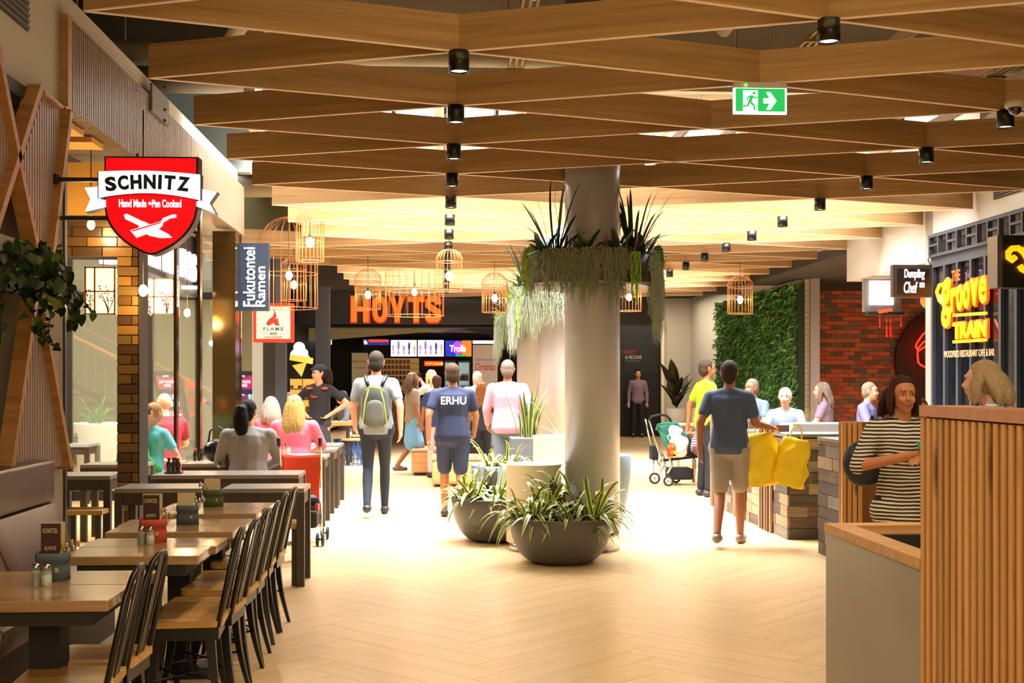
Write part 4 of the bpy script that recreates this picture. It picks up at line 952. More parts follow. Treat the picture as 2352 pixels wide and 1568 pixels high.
text('lettering', 'men', ns, (.012, ya_+(yb_-ya_)*.30, 2.86), (yb_-ya_)*.42, .36, M_glow, .012, .02, rot=(pi/2, 0, pi/2)); text('lettering', 'res', ns, (.012, ya_+(yb_-ya_)*.80, 2.86), (yb_-ya_)*.30, .34, M_glow, .012, .02, rot=(pi/2, 0, pi/2))
l = bpy.data.lights.new('left_bar_lamp', 'AREA'); l.energy = 260; l.size = 2.5; l.color = (1, .84, .6); o = bpy.data.objects.new('left_bar_lamp', l); COL.objects.link(o); o.location = (-4.6, 12.6, 3.5)
# ---------------------------------------------------------------- staircase against the pale wall
sc_ = thing('staircase', 'staircase rising to the left against the pale wall with golden timber handrails', 'staircase', (0, 0, 0))
YS = 21.4; xr = PY(508, 935, YS).x; M_rail = wood('handrail_timber', '#b07a2c', '#c99240', (1, 20, 20), .35, .02)
sl = .50
for i in range(16): 
    x1 = xr-.3-i*.29; MB().box((x1-.32, YS+.1, (i+1)*.155-.05), (x1, YS+1.2, (i+1)*.155)).build('step', mat('stair_grey', '#4c463e', .7), sc_)
for yy, dz in ((YS, 0), (YS+1.2, .1)):
    MB().tube([(xr+.05, yy, .95+dz), (xr-4.2, yy, .95+dz+4.25*sl)], .035, 10).build('handrail', M_rail, sc_)
MB().tube([(xr+.28, YS, .83), (xr-.25, YS, 1.1)], .039, 12).build('rail_sleeve', M_steel, sc_)
for i in range(22):
    x = xr-i*.165; MB().box((x-.01, YS-.01, .12+i*.165*sl), (x+.01, YS+.01, .93+i*.165*sl)).build('baluster', M_duct, sc_)
MB().prism([(xr+.1, .14), (xr-3.7, .14+3.8*sl), (xr-3.7, .02+3.8*sl), (xr+.1, .02)], (0, .03, 0), (0, YS-.015, 0)).build('stringer', M_dl, sc_)
# ---------------------------------------------------------------- ticket kiosks
M_mag = mat('screen_magenta', '#8c1548', .3, emit=.75, ec='#a81550'); M_navy = mat('screen_navy', '#141a4a', .3, emit=.5, ec='#1b2460'); M_sw = mat('screen_white', '#ffffff', .3, emit=1.1, ec='#ffffff'); M_scy = mat('screen_cyan', '#7fd0e8', .3, emit=.9, ec='#7fd0e8')
M_kor = mat('kiosk_orange', '#d9400f', .45)
def kiosk(px, Z, label):
    c = D(px, 912, Z); t = thing('ticket_kiosk', label, 'kiosk', (c.x, c.y, 0), 0, 'ticket kiosks'); s = Z/F
    w, h = 60*s, 118*s; z0 = 1.5-(970-870)*s; sk = 26*s   # leaning outline
    def q(x, z): return (x*w-sk*(z-.5)*.9, z0+z*h)
    MB().prism([q(-.5, 0), q(.5, 0), q(.55, .82), q(.35, 1), q(-.5, 1)], (0, .12, 0), (0, 0, 0)).build('housing', M_black, t)
    MB().prism([q(-.38, .05), q(.36, .05), q(.36, .92), q(-.38, .92)], (0, -.006, 0)).build('screen', M_navy, t)
    MB().prism([q(-.38, .65), q(.36, .65), q(.36, .92), q(0, .86), q(-.38, .92)], (0, -.009, 0)).prism([q(-.38, .05), q(.36, .05), q(.36, .25), q(-.38, .25)], (0, -.009, 0)).build('screen_banner', M_mag, t)
    for s_, zz, ww, hh in (('HOYTS', .90, .22, .035), ('BUY TICKETS', .79, .56, .055), ('HERE', .72, .26, .05), ('COLLECT TICKETS HERE', .15, .62, .04), ('MOBILE TICKET', .20, .34, .02)):
        p = q(-.01, zz); text('lettering', s_, t, (p[0], -.012, p[1]), ww*w, hh*h, M_sw, .001, .015)
    rng = random.Random(5)
    for r in range(2):
        for k in range(5): p = q(-.26+.125*k, .50-.14*r); MB().box((p[0]-.04*w, -.012, p[1]-.05*h), (p[0]+.05*w, -.006, p[1]+.05*h)).build('poster_tile', [M_scy, M_sw, M_mag, M_scy, M_sw][(k+r*2) % 5], t)
    MB().box((-.12+.0, .02, 0), (.12, .1, z0+.05)).build('stand', M_kor, t)
    MB().prism([q(.52, .1), q(1.05, .35), q(1.0, .62), q(.62, .85)], (0, .3, 0), (0, .13, 0)).build('side_panel', M_kor, t)
    for zz in (.55, .32): p = q(.74, zz); MB().box((p[0]-.05, .11, p[1]-.05), (p[0]+.05, .129, p[1]+.05)).build('card_reader', M_steel, t)
kiosk(391, 19.6, 'black ticket kiosk with magenta screen behind the bald man'); kiosk(566, 19.6, 'black ticket kiosk with magenta screen behind the woman in the grey shirt')
# white conical planter with palm
wp = thing('conical_planter', 'large white conical planter with a leafy plant at the left behind the glass', 'planter', D(222, 972, 16.2)); wp.location.z = 0
MB().lathe([(.2, 0), (.30, .9), (.295, .92), (.27, .9), (.01, .85)], n=40, cap1=False).build('pot', M_wht2, wp)
PM = [blade(.3, .05, u, d).mesh('leaf', M_fern) for u, d in ((1.5, 1), (.9, .8), (2.4, 1.2))]
tuft(wp, (0, 0, .9), 34, .1, .9, PM, random.Random(2), .4)
# black pillars and menu boards by the red framed sign
for px0, px1, Z, m in ((604, 632, 17.2, M_dark), (632, 655, 17.2, mat('steel_blue_post', '#3c424d', .4))):
    a = D(px0, 900, Z); b = D(px1, 900, Z); sbox('wall_post', (a.x, a.y, 0), (b.x, a.y+.2, 3.2), m)
a = D(563, 900, 18.3); b = D(604, 900, 18.3)
sbox('wall_shop_left', (-2.9, 19, 0), (-2.55, 19.2, 3.2), mat('shop_pale', '#b7bfc2', .7))
sbox('wall_shop_beam', (-6.9, 19.4, 3.05), (-2.4, 19.7, 4.6), mat('olive_panel', '#57543a', .8))
sbox('wall_shop_post', (-2.3, 22.6, 0), (-2.05, 22.9, 3.2), M_dark)
fc = thing('display_cabinet', 'lit food display cabinet behind the woman with hands on hips', 'cabinet', D(694, 935, 23)); fc.location.z = 0
MB().box((-.28, 0, 0), (.28, .5, .88)).build('base', M_dark, fc); MB().box((-.28, .45, .88), (.28, .5, 1.5)).build('lit_back', mat('warm_lit', '#ffcf70', .5, emit=.9, ec='#e8b050'), fc)
for z in (.9, 1.1, 1.3, 1.5): MB().box((-.28, 0, z), (.28, .5, z+.015)).build('shelf', M_dark, fc)
for x in (-.28, 0, .27): MB().box((x, 0, .88), (x+.012, .02, 1.5)).build('post', M_dark, fc)
for i in range(12): MB().ell((-.22+.15*(i % 4), .2, .95+.2*(i//4)), (.04, .05, .03), 8, 6).build('pastry', M_seat, fc)
ic = thing('ice_cream_sign', 'glowing white and yellow ice cream cone sign in the dark shop front', 'sign', D(690, 822, 23.4))
M_ye = mat('cone_yellow', '#d6b54a', .4, emit=.9, ec='#d9b040')
MB().prism([(-.16, -.14), (.02, -.36), (.12, -.08)], (0, .03, 0)).build('cone', M_ye, ic); g2 = MB()
for x, z, r in ((-.08, .06, .11), (.05, .09, .10), (-.02, .2, .11), (.12, -.0, .06)): g2.lathe([(r, 0), (r, .001)], n=1) if False else g2.prism([(x+r*cos(i*pi/9), z+r*sin(i*pi/9)) for i in range(18)], (0, .03, 0), (0, -.035, 0))
g2.build('scoop', M_sw, ic); MB().prism([(-.2, -.04), (.24, -.12), (.25, -.0), (-.19, .07)], (0, .02, 0), (0, -.06, 0)).build('ribbon', M_ye, ic)
# ---------------------------------------------------------------- ivy
iv = thing('trailing_ivy', 'dense trailing ivy with heart shaped leaves spilling from the ledge planter', 'plant', (0, 0, 0))
M_ivy = [mat('ivy_'+n, c, .4, noise=.25, nscale=30) for n, c in (('deep', '#16260f'), ('mid', '#27401a'), ('light', '#4a6125'), ('yellow', '#6f7a2e'))]
def heart(s):
    b = MB(); o = [(0, 0), (-.32, -.12), (-.5, .15), (-.38, .55), (0, 1.05), (.38, .55), (.5, .15), (.32, -.12)]
    b.add([(x*s, y*s, -.12*s*abs(x)*2) for x, y in o]+[(0, .4*s, .05*s)], [(i, (i+1) % 8, 8) for i in range(8)], True); return b
LV = [heart(.062).mesh('leaf', m) for m in M_ivy]
rng = random.Random(21); tips = []; P0 = D(0, 560, 6.75)
def ivleaf(p, big=1):
    put('leaf', rng.choices(LV, (5, 5, 3, 1))[0], iv, loc=p, rot=(radians(rng.uniform(200, 290)), rng.uniform(-.6, .6), rng.uniform(-.8, 1.2)), scale=rng.uniform(.65, 1.25)*big)
for i in range(215):
    px = rng.uniform(-25, 150); t = rng.random()
    hi = 552+max(0, px-100)*.25; lo = 640+20*sin(px/18)+ (60 if 60 < px < 150 else 0)
    py = hi+(lo-hi)*t; ivleaf(D(px, py, 6.55+rng.uniform(-.18, .25)))
vm = MB()
for pts in ([(100, 640), (120, 700), (110, 760), (125, 800)], [(130, 620), (150, 680), (165, 740)], [(150, 640), (185, 680), (215, 722)], [(60, 640), (70, 690), (80, 735)], [(90, 600), (110, 680), (90, 740), (95, 775)], [(0, 640), (5, 700), (0, 790)], [(140, 600), (158, 650), (180, 700), (172, 745)]):
    P = [D(x, y, 6.5) for x, y in pts]; vm.tube(P, .004, 5)
    for a, b in zip(P[:-1], P[1:]):
        for q in range(4): ivleaf(a.lerp(b, q/4)+Vector((rng.uniform(-.03, .03), rng.uniform(-.04, .04), 0)), .85)
    ivleaf(P[-1], .9)
vm.build('stem', M_dkleaf, iv)
# ---------------------------------------------------------------- shield blade sign
ZS = 7.5
def SP(px, py): c = D(348, 470, ZS); return ((px-348)/F*ZS, (470-py)/F*ZS)
c = D(348, 470, ZS)
ss = thing('shield_sign', 'red illuminated shield sign with a white banner on two black brackets', 'sign', c, -YAW*.3)
M_sred = mat('sign_red', '#e0000c', .35, emit=1.0, ec='#f0000c'); M_swh = mat('sign_white', '#ffffff', .35, emit=1.5, ec='#ffffff'); M_sbk = mat('sign_edge', '#14160f', .4)
def smooth_(P, a, b):
    out = P[:a]
    for i in range(a, b):
        p0, p1, p2, p3 = P[max(i-1, a)], P[i], P[i+1], P[min(i+2, b)]
        for k in range(5):
            t = k/5; out.append(tuple(.5*(2*p1[j]+(p2[j]-p0[j])*t+(2*p0[j]-5*p1[j]+4*p2[j]-p3[j])*t*t+(3*p1[j]-p0[j]-3*p2[j]+p3[j])*t**3) for j in (0, 1)))
    return out+P[b:]
def poly(pts, name, m, y0, d, par=None, grow=0):
    P = [SP(*p) for p in pts]
    if grow:
        cx = sum(p[0] for p in P)/len(P); cz = sum(p[1] for p in P)/len(P)
        P = [((x-cx)*(1+grow)+cx, (z-cz)*(1+grow)+cz) for x, z in P]
    return MB().prism(P, (0, d, 0), (0, y0, 0)).build(name, m, par or ss)
sh = [(246, 364), (450, 364), (450, 470)]+[(450-.0*i, 470) for i in ()]
import itertools
cur = []
for i in range(13):
    t = i/12; cur.append((450-(102*t**1.9), 470+110*t**.62 if t else 470))
shr = [(246, 364), (450, 364), (450, 472), (444, 500), (430, 526), (408, 550), (380, 568), (348, 581), (316, 568), (288, 550), (266, 526), (252, 500), (246, 472)]
poly(smooth_([(242, 360), (455, 360), (455, 472), (449, 502), (434, 530), (411, 554), (382, 573), (348, 586), (314, 573), (285, 554), (262, 530), (247, 502), (242, 472)], 2, 12), 'rim', M_sbk, -.008, .11)
poly(smooth_(shr, 2, 12), 'red_face', M_sred, -.014, .01)
top = lambda x: 396-4*sin((x-232)/233*pi)*1.0+((x-232)/233)*8-3
bl_, br_ = 234, 463
band = [(x, 398-5*sin((x-bl_)/(br_-bl_)*pi)+(x-bl_)*.024) for x in range(bl_, br_+1, 16)]+[(br_, 404)]
bot = [(x, 457-13*sin((x-bl_)/(br_-bl_)*pi)+(x-bl_)*.02) for x in range(br_, bl_-1, -16)]+[(bl_, 458)]
poly(band+bot, 'banner_rim', M_sbk, -.05, .05, grow=.025); poly(band+bot, 'banner', M_swh, -.056, .01)
for pts, n in (([(234, 430), (199, 433), (212, 459), (200, 487), (246, 476), (246, 461), (234, 459)], 'ribbon_tail'), ([(463, 434), (497, 441), (480, 465), (494, 490), (452, 474), (452, 463), (463, 460)], 'ribbon_tail')):
    poly(pts, 'ribbon_rim', M_sbk, -.0, .08, grow=.05); poly(pts, n, M_swh, -.022, .02)
M_nvy = mat('letter_navy', '#12203a', .4)
S_ = 'SCHNITZ'; xs_ = [262, 290, 319, 350, 373, 395, 426]; ws = [25, 24, 25, 27, 8, 25, 27]
for i, chh in enumerate(S_):
    x = xs_[i]; tt = (x-348)/116; y = 421+10*tt*tt; p = SP(x, y); text('letter', chh, ss, (p[0], -.062, p[1]), ws[i]/F*ZS, 33/F*ZS, M_nvy, .004, .05, rot=(pi/2, radians(10*tt), 0))
for s_, x, y, w in (('Hand Made', 307, 468, 62), ('Pan Cooked', 384, 468, 66)): p = SP(x, y); text('lettering', s_, ss, (p[0], -.018, p[1]), w/F*ZS, 18/F*ZS, M_swh, .002, .02)
poly([(346+5*(1 if i % 2 == 0 else .45)*sin(i*pi/5), 468-5*(1 if i % 2 == 0 else .45)*cos(i*pi/5)) for i in range(10)], 'star', M_swh, -.018, .003)
poly([(287, 494), (294, 492), (327, 508), (334, 510), (388, 538), (396, 546), (370, 547), (345, 542), (322, 526), (320, 518), (290, 504)], 'knife', M_swh, -.018, .004)
poly([(406, 494), (398, 493), (376, 502), (372, 509), (302, 530), (316, 547), (360, 530), (374, 520), (376, 512), (392, 502), (406, 500)], 'cleaver', M_swh, -.024, .005); poly([(304, 531), (372, 510), (372, 513), (308, 533)], 'cleaver_line', M_sred, -.027, .002)
for y in (411, 500):
    a = SP(131, y); b = SP(246, y); MB().box((a[0], .03, a[1]-.012), (b[0], .06, a[1]+.012)).build('bracket_arm', M_sbk, ss)
    MB().box((a[0]-.02, .02, a[1]-.03), (a[0], .07, a[1]+.03)).build('bracket_plate', M_sbk, ss)
# ---------------------------------------------------------------- vertical noodle sign
c = D(582, 636, 14.4); s = 14.4/F; w, h = 70*s, 155*s
fs = thing('projecting_sign', 'dark blue vertical sign with white lettering on the left', 'sign', c, 0)
MB().box((-w/2, 0, -h/2), (w/2, .1, h/2)).build('box', mat('sign_navy', '#26303f', .35), fs)
for s_, x, L, zc in (('Fukutontei', -9.5, 136, 0), ('Ramen', 16, 92, -22)): text('lettering', s_, fs, (x*s, -.006, zc*s), L*s, (27 if x < 0 else 22)*s, M_swh, .004, .012, rot=(pi/2, -pi/2, 0))
MB().box((-w/2-.1, .03, h/2-.12), (-w/2, .06, h/2-.09)).box((-w/2-.1, .03, -h/2+.09), (-w/2, .06, -h/2+.12)).build('bracket', M_black, fs)
# ---------------------------------------------------------------- red framed flame sign
c = D(628, 741, 16.6); s = 16.6/F; w, h = 92*s, 90*s
fl = thing('framed_sign', 'square cream sign with red frame and a red flame, below the large birdcage', 'sign', c, 0)
M_frd = mat('frame_red', '#c4301c', .4, emit=.45, ec='#c4301c'); M_fcr = mat('sign_cream', '#dccdb2', .5, emit=.5, ec='#d9c8a4')
MB().box((-w/2, 0, -h/2), (w/2, .1, h/2)).build('frame', M_frd, fl); MB().box((-w*.42, -.01, -h*.41), (w*.42, 0, h*.42)).build('panel', M_fcr, fl)
def FP(pts, m, y): MB().prism([((x-628)*s, (741-y_)*s) for x, y_ in pts], (0, .004, 0), (0, y, 0)).build('flame', m, fl)
fpts = [(613, 748), (612, 741), (618, 733), (627, 726), (630, 718), (628, 708), (634, 718), (636, 726), (633, 733), (639, 730), (640, 740), (643, 748), (634, 748), (628, 742), (620, 748)]
FP([((x-628)*1.14+628, (y-730)*1.08+730) for x, y in fpts], M_swh, -.014); FP(fpts, M_frd, -.018)
M_gry = mat('letter_slate', '#55606e', .5)
text('lettering', 'FLAME', fl, (0, -.014, -14*s), 45*s, 8*s, M_gry, .002, .02, space=1.3); text('lettering', '400', fl, (0, -.014, -25*s), 17*s, 7*s, M_gry, .002, .02); text('lettering', 'CAFE & BURGERS', fl, (0, -.014, -33*s), 41*s, 4*s, M_frd, .002, .01)
for q in (-1, 1): MB().box((q*19*s-6*s, -.014, -25.5*s), (q*19*s+6*s, -.01, -24.8*s)).build('rule', M_gry, fl)
MB().box((-w/2-.4, .04, h/2-.03), (-w/2, .07, h/2)).build('bracket', M_black, fl)
# ---------------------------------------------------------------- cinema letters
M_cin = mat('cinema_orange', '#ff5a10', .4, emit=1.7, ec='#ff4e08'); M_cinr = mat('cinema_red', '#e01c08', .4, emit=1.3, ec='#e61a06')
hs_ = thing('cinema_sign', 'row of glowing orange capital letters on the black cinema fascia', 'sign', PY(911, 711, YF))
s = YF*.995/F
# block letters drawn as polygons, H O Y T S
def LT(px0, px1, polys):
    t = put('letter', None, hs_)
    w = (px1-px0)*s; h = 58*s; x0 = (px0-911)*s
    a = MB(); b = MB()
    for P in polys:
        Q = [(x0+x*w, (y-.5)*h) for x, y in P]; b.prism(Q, (0, -.02, 0), (0, -.10, 0))
        cx = x0+.5*w; R = [((x-cx)*1.10+cx, z*1.08) for x, z in Q]; a.prism(R, (0, .09, 0), (0, -.09, 0))
    bpy.data.objects.remove(t); KIDS[hs_.as_pointer()].pop()
    o = a.build('letter', M_cinr, hs_); b.build('letter_face', M_cin, o)
LT(808, 848, [[(0, 0), (.32, 0), (.32, .42), (.68, .42), (.68, 0), (1, 0), (1, 1), (.68, 1), (.68, .6), (.32, .6), (.32, 1), (0, 1)]])
def ring(x0, y0, x1, y1, t, n=24):
    out = []
    for i in range(n):
        a0, a1 = 2*pi*i/n, 2*pi*(i+1)/n
        def e(a, k): 
            q = 2.6; cx, sy = cos(a), sin(a); r = (abs(cx)**q+abs(sy)**q)**(-1/q)
            return ((x0+x1)/2+(x1-x0)/2*(1-k*t)*r*cx, (y0+y1)/2+(y1-y0)/2*(1-k*t*.62)*r*sy)
        out.append([e(a0, 0), e(a1, 0), e(a1, 1), e(a0, 1)])
    return out
LT(857, 890, ring(0, 0, 1, 1, .62))
LT(895, 930, [[(.34, 0), (.66, 0), (.66, .38), (1, 1), (.68, 1), (.5, .6), (.32, 1), (0, 1), (.34, .38)]])
LT(938, 974, [[(.33, 0), (.67, 0), (.67, .8), (1, .8), (1, 1), (0, 1), (0, .8), (.33, .8)]])
LT(978, 1012, [[(0, .3), (0, .12), (.2, 0), (.8, 0), (1, .14), (1, .46), (.34, .72), (.34, .8), (.66, .8), (.66, .7), (1, .7), (1, .86), (.8, 1), (.2, 1), (0, .86), (0, .6), (.64, .32), (.64, .2), (.34, .2), (.34, .3)]])
# ---------------------------------------------------------------- cinema counter wall
YM = 31.9
def MP(px, py, y=YM): return PY(px, py, y)
sbox('wall_menu', (MP(830, 800).x, YM+.4, 1.3), (MP(1150, 800).x, YM+.5, 3.0), M_dark)
def screen(px0, px1, py0, py1, label, m, name='menu_screen'):
    a = MP(px0, py1); b = MP(px1, py0); t = thing(name, label, 'screen', ((a.x+b.x)/2, YM, (a.z+b.z)/2)); w = b.x-a.x; h = b.z-a.z
    MB().box((-w/2, 0, -h/2), (w/2, .08, h/2)).build('casing', M_black, t); MB().box((-w/2+.01, -.01, -h/2+.01), (w/2-.01, 0, h/2-.01)).build('display', m, t); return t, w, h
def em(n, c, e=1.0): return mat('screen_'+n, c, .3, emit=e, ec=c)
Wd = em('bright', '#f4f2fb', 1.6)
t, w, h = screen(835, 895, 778, 793, 'narrow red and blue menu strip screen at the left of the row', em('strip_blue', '#2a2f80', .9)); MB().box((-w*.3, -.014, 0), (w*.45, -.01, h*.4)).build('band', em('strip_red', '#e2452a', 1), t)
text('lettering', 'No', t, (-w*.42, -.014, 0), w*.13, h*.7, Wd, .002, .02)
rng = random.Random(8)
for px0, px1, lb in ((897, 958, 'bright white screen with small coloured figures, left one of the row'), (959, 1020, 'bright white screen with small coloured figures, middle one of the row')):
    t, w, h = screen(px0, px1, 780, 819, lb, Wd)
    for k in range(5):
        x = -w*.4+k*w*.2; c_ = em('fig%d' % (k % 5), ['#e8a6c0', '#8a92c8', '#cf8fd8', '#4a4aa0', '#f2b48a'][k], .8); H_ = h*rng.uniform(.3, .6)
        MB().ell((x, -.012, -h*.2+H_*.6), (w*.05, .003, H_*.5), 10, 6).ell((x, -.013, -h*.25), (w*.035, .003, h*.13), 10, 6).build('figure', c_, t)
t, w, h = screen(1022, 1084, 781, 819, 'multicoloured screen of blue, orange and violet at the right of the row', em('poster_blue', '#2030c0', 1))
MB().box((w*.12, -.014, -h*.48), (w*.48, -.01, h*.48)).build('band', em('poster_orange', '#f07a20', 1.1), t); MB().ell((-w*.02, -.012, h*.05), (w*.2, .003, h*.4), 14, 8).build('blob', em('poster_violet', '#c04adf', 1), t); MB().box((-w*.1, -.018, -h*.48), (w*.3, -.012, -h*.36)).build('band', em('poster_green', '#30b040', 1), t)
text('lettering', 'Trolls', t, (-.02, -.022, 0), w*.6, h*.4, Wd, .002, .02)
t, w, h = screen(1085, 1141, 781, 790, 'thin white screen strip above the banner', Wd)
M_ctr = wood('counter_timber', '#7a5a3a', '#94714c', (1.2, 10, 10), .4, .03)
ct = thing('counter', 'long timber service counter in front of the snack shelves', 'counter', (0, 0, 0)); a = PY(800, 1000, 29.5); b = PY(1180, 1000, 29.5)
MB().box((a.x, 29.5, 0), (b.x, 30.2, 1.0)).build('front', M_ctr, ct); MB().box((a.x-.05, 29.45, 1.0), (b.x+.05, 30.25, 1.05)).build('top', mat('counter_top', '#3b3431', .3), ct)
for i in range(8): x = a.x+(b.x-a.x)*i/8; MB().box((x-.01, 29.48, .05), (x+.01, 29.5, .98)).build('joint_strip', M_dark, ct)
sf = thing('snack_shelf', 'backlit wall shelf unit stacked with popcorn boxes', 'shelf', (0, 0, 0)); a = MP(843, 888); b = MP(962, 822)
MB().box((a.x, YM+.3, a.z-.1), (b.x, YM+.35, b.z)).build('back', mat('shelf_back', '#e0b878', .6, emit=.25, ec='#e0b060'), sf)
M_pop = mat('popcorn_box', '#d8c2a8', .6); M_popr = mat('popcorn_box_red', '#c33a22', .6)
for r in range(5):
    z = b.z-.14-(b.z-a.z-.1)*r/4.6; MB().box((a.x, YM, z-.015), (b.x, YM+.3, z)).build('shelf_board', M_seat, sf)
pb = thing('popcorn_box', '', 'box'); MB().box((-.042, 0, 0), (.042, .07, .10)).build('carton', M_pop, pb); MB().box((-.03, -.002, .02), (.03, 0, .08)).prism([(-.012, .035), (.0, .03), (.015, .05), (.0, .07)], (0, -.001, 0), (0, -.003, 0)).build('red_print', M_popr, pb)
n = 0
for r in range(5):
    z = b.z-.14-(b.z-a.z-.1)*r/4.6
    for k in range(14-(r if r > 2 else 0)):
        x = a.x+.07+k*.1+(.0 if r < 3 else .2)
        if x > b.x-.25: continue
        lb = 'red and cream popcorn box on the '+['top', 'second', 'third', 'fourth', 'lowest'][r]+' shelf of the snack wall'
        if n == 0: pb.location = (x, YM+.03, z); pb['label'] = lb; pb['group'] = 'popcorn boxes'
        else: clone(pb, lb, (x, YM+.03, z), 0, 'popcorn boxes')
        n += 1
ps = thing('popcorn_sign', 'small red and yellow glowing sign over the counter', 'sign', MP(996, 835, 31)); MB().box((-.24, 0, -.06), (.24, .05, .07)).build('panel', em('pop_red', '#e02010', 1), ps); text('lettering', 'POPCORN', ps, (-.02, -.006, 0), .36, .07, em('pop_yellow', '#ffc030', 1.6), .003, .02)
MB().ell((.2, -.01, 0), (.035, .005, .035), 10, 6).build('kernel', em('pop_yellow', '#ffc030', 1.6), ps)
def fridge(px0, px1, label):
    a = MP(px0, 885); b = MP(px1, 828); t = thing('drinks_fridge', label, 'fridge', (a.x, YM-.2, 0)); w = b.x-a.x
    MB().box((0, .4, 0), (w, .45, b.z)).box((0, 0, 0), (.03, .4, b.z)).box((w-.03, 0, 0), (w, .4, b.z)).box((0, 0, b.z-.04), (w, .4, b.z)).build('body', mat('fridge_grey', '#6b6f72', .4), t)
    MB().box((.03, .38, .1), (w-.03, .395, b.z-.05)).build('lit_back', mat('fridge_light', '#bfe0dc', .5, emit=.55, ec='#bfe4de'), t)
    rg = random.Random(px0)
    for z in (.5, .85, 1.15, 1.45):
        MB().box((.03, .05, z), (w-.03, .38, z+.012)).build('shelf', M_steel, t)
        for k in range(6):
            MB().lathe([(.022, 0), (.022, .12), (.009, .16), (.009, .19)], (.07+k*(w-.14)/5, .15, z+.012), 8).build('bottle', [M_soy, mat('drink_yellow', '#d6c030', .3), mat('drink_blue', '#30408a', .3), M_red][rg.randrange(4)], t)
    MB().box((.03, 0, .1), (w-.03, .008, b.z-.05)).build('glass_door', M_glass, t)
    MB().box((w-.06, -.03, .7), (w-.045, 0, 1.3)).build('handle', M_steel, t)
fridge(1020, 1048, 'lit glass drinks fridge behind the counter, left one'); fridge(1051, 1080, 'lit glass drinks fridge behind the counter, right one')
def banner(px0, px1, py0, py1, Z, label, lines, m, dark=None):
    a = D(px0, py1, Z); b = D(px1, py0, Z); w = b.x-a.x; t = thing('standing_banner', label, 'banner', ((a.x+b.x)/2, a.y, 0)); h = b.z
    MB().box((-w/2, 0, .06), (w/2, .012, h)).build('panel', m, t); MB().box((-w/2, -.1, 0), (w/2, .1, .06)).build('foot', M_steel, t)
    for s_, z, ww, hh, mm in lines: text('lettering', s_, t, (0, -.004, h-z), w*ww, hh, mm, .001, .012)
    if dark: MB().prism([(-w*.42, h-1.0), (-w*.3, h-.85), (-w*.05, h-.93), (w*.42, h-.86), (w*.42, h-1.3), (-w*.42, h-1.3)], (0, -.003, 0)).build('dark_print', M_cinr if False else mat('banner_print', '#2a1512', .7), t); text('lettering', 'HOYTS', t, (0, -.008, h-1.12), w*.55, .1, Wd, .001, .012)
    return t
M_ban = mat('banner_grey', '#a39a94', .7); M_xr = mat('script_red', '#a8202a', .6)
banner(1086, 1143, 792, 880, 26.4, 'tall pale banner with red festive lettering beside the columns', [('CELEBRATE WITH HOYTS GIFT CARD', .32, .8, .035, M_gry), ('Christmas', .47, .8, .16, M_xr)], M_ban, True)
banner(808, 845, 810, 885, 27.5, 'pale standing banner left of the walking man with the backpack', [('Merry Christmas', .2, .8, .08, M_xr), ('HOYTS GIFT CARD', .34, .7, .03, M_gry)], mat('banner_cream', '#b5ab8e', .7))
po = thing('wall_poster', 'white lettering and small picture on the black wall behind the standing man', 'poster', PY(1452, 820, 31.58)); s = 31.5/F
MB().box((-.22, 0, -.45), (.72, .015, .5)).build('panel', M_blk, po)
for s_, x, y, ww, hh, m in (('DREAM', -9, 12, 34, 9, mat('poster_red', '#a02020', .5)), ('& RECLINE', 3, 0, 38, 8, M_white), ('seat, every cinema', 2, -9, 34, 5, M_duct)): text('lettering', s_, po, (x*s, -.006, y*s), ww*s, hh*s, m, .001, .01)
# ---------------------------------------------------------------- right hand signs
M_gy = mat('neon_yellow', '#ffae10', .4, emit=1.7, ec='#ff9a08'); M_go = mat('neon_orange', '#ff5a10', .4, emit=1.3, ec='#ff4408')
gs = thing('neon_shop_sign', 'glowing yellow and orange lettering on the dark shop window at the right', 'sign', (XF-.06, 0, 0))
def RP(px, py): q = PX(px, py, XF-.06); return (q.y, q.z)
def rtext(s_, px0, px1, py0, py1, m, off=.0, halo=True, **k):
    a = RP(px0, py1); b = RP(px1, py1); zt = 1.5+((1.5-0)*0); q0 = RP(px0, py0); yc = (a[0]+b[0])/2
    pc = (px0+px1)/2; zb = RP(pc, py1)[1]; z1 = RP(pc, py0)[1]; w = abs(a[0]-b[0]); h = z1-zb
    o = text('lettering', s_, gs, (0, yc, (zb+z1)/2), w, h, m, .012 if halo else .002, off, rot=(pi/2, 0, -pi/2), **k)
    if halo: me = fitmesh(textmesh(s_, 1, .012, off+.018, M_go, **k), w+.03, h+.03); put('letter_rim', me, gs, loc=(.014, yc, (zb+z1)/2), rot=(pi/2, 0, -pi/2))
rtext('THE', 2186, 2205, 620, 645, M_go, .02, False)
# flowing script word drawn letter by letter, rising to the right
for ch_, px0, px1, py0, py1 in (('g', 2164, 2183, 645, 752), ('r', 2185, 2196, 662, 716), ('o', 2198, 2211, 655, 713), ('o', 2214, 2227, 648, 708), ('v', 2230, 2247, 640, 702), ('e', 2250, 2266, 634, 696)): rtext(ch_, px0, px1, py0, py1, M_gy, .022)
C = [RP(*p) for p in ((2172, 700), (2160, 690), (2154, 670), (2160, 655), (2172, 652), (2180, 640))]; MB().tube([(-.01, y, z) for y, z in C], .022, 8).build('swash', M_gy, gs)
rtext('TRAIN', 2190, 2266, 738, 776, M_gy, .03)
for y0_ in (722, 783): a = RP(2190, y0_+2); b = RP(2266, y0_-3); MB().bar((0, a[0], a[1]), (0, b[0], b[1]), .02, .03).build('bar', M_gy, gs)
rtext('WOODFIRED RESTAURANT CAFE & BAR', 2168, 2284, 803, 819, mat('letter_tan', '#c79a70', .5, emit=.3, ec='#c79a70'), .005, False)
sb = thing('projecting_sign', 'black box sign with a yellow neon swirl cropped by the right edge', 'sign', D(2330, 600, 10.9)); s = 10.9/F
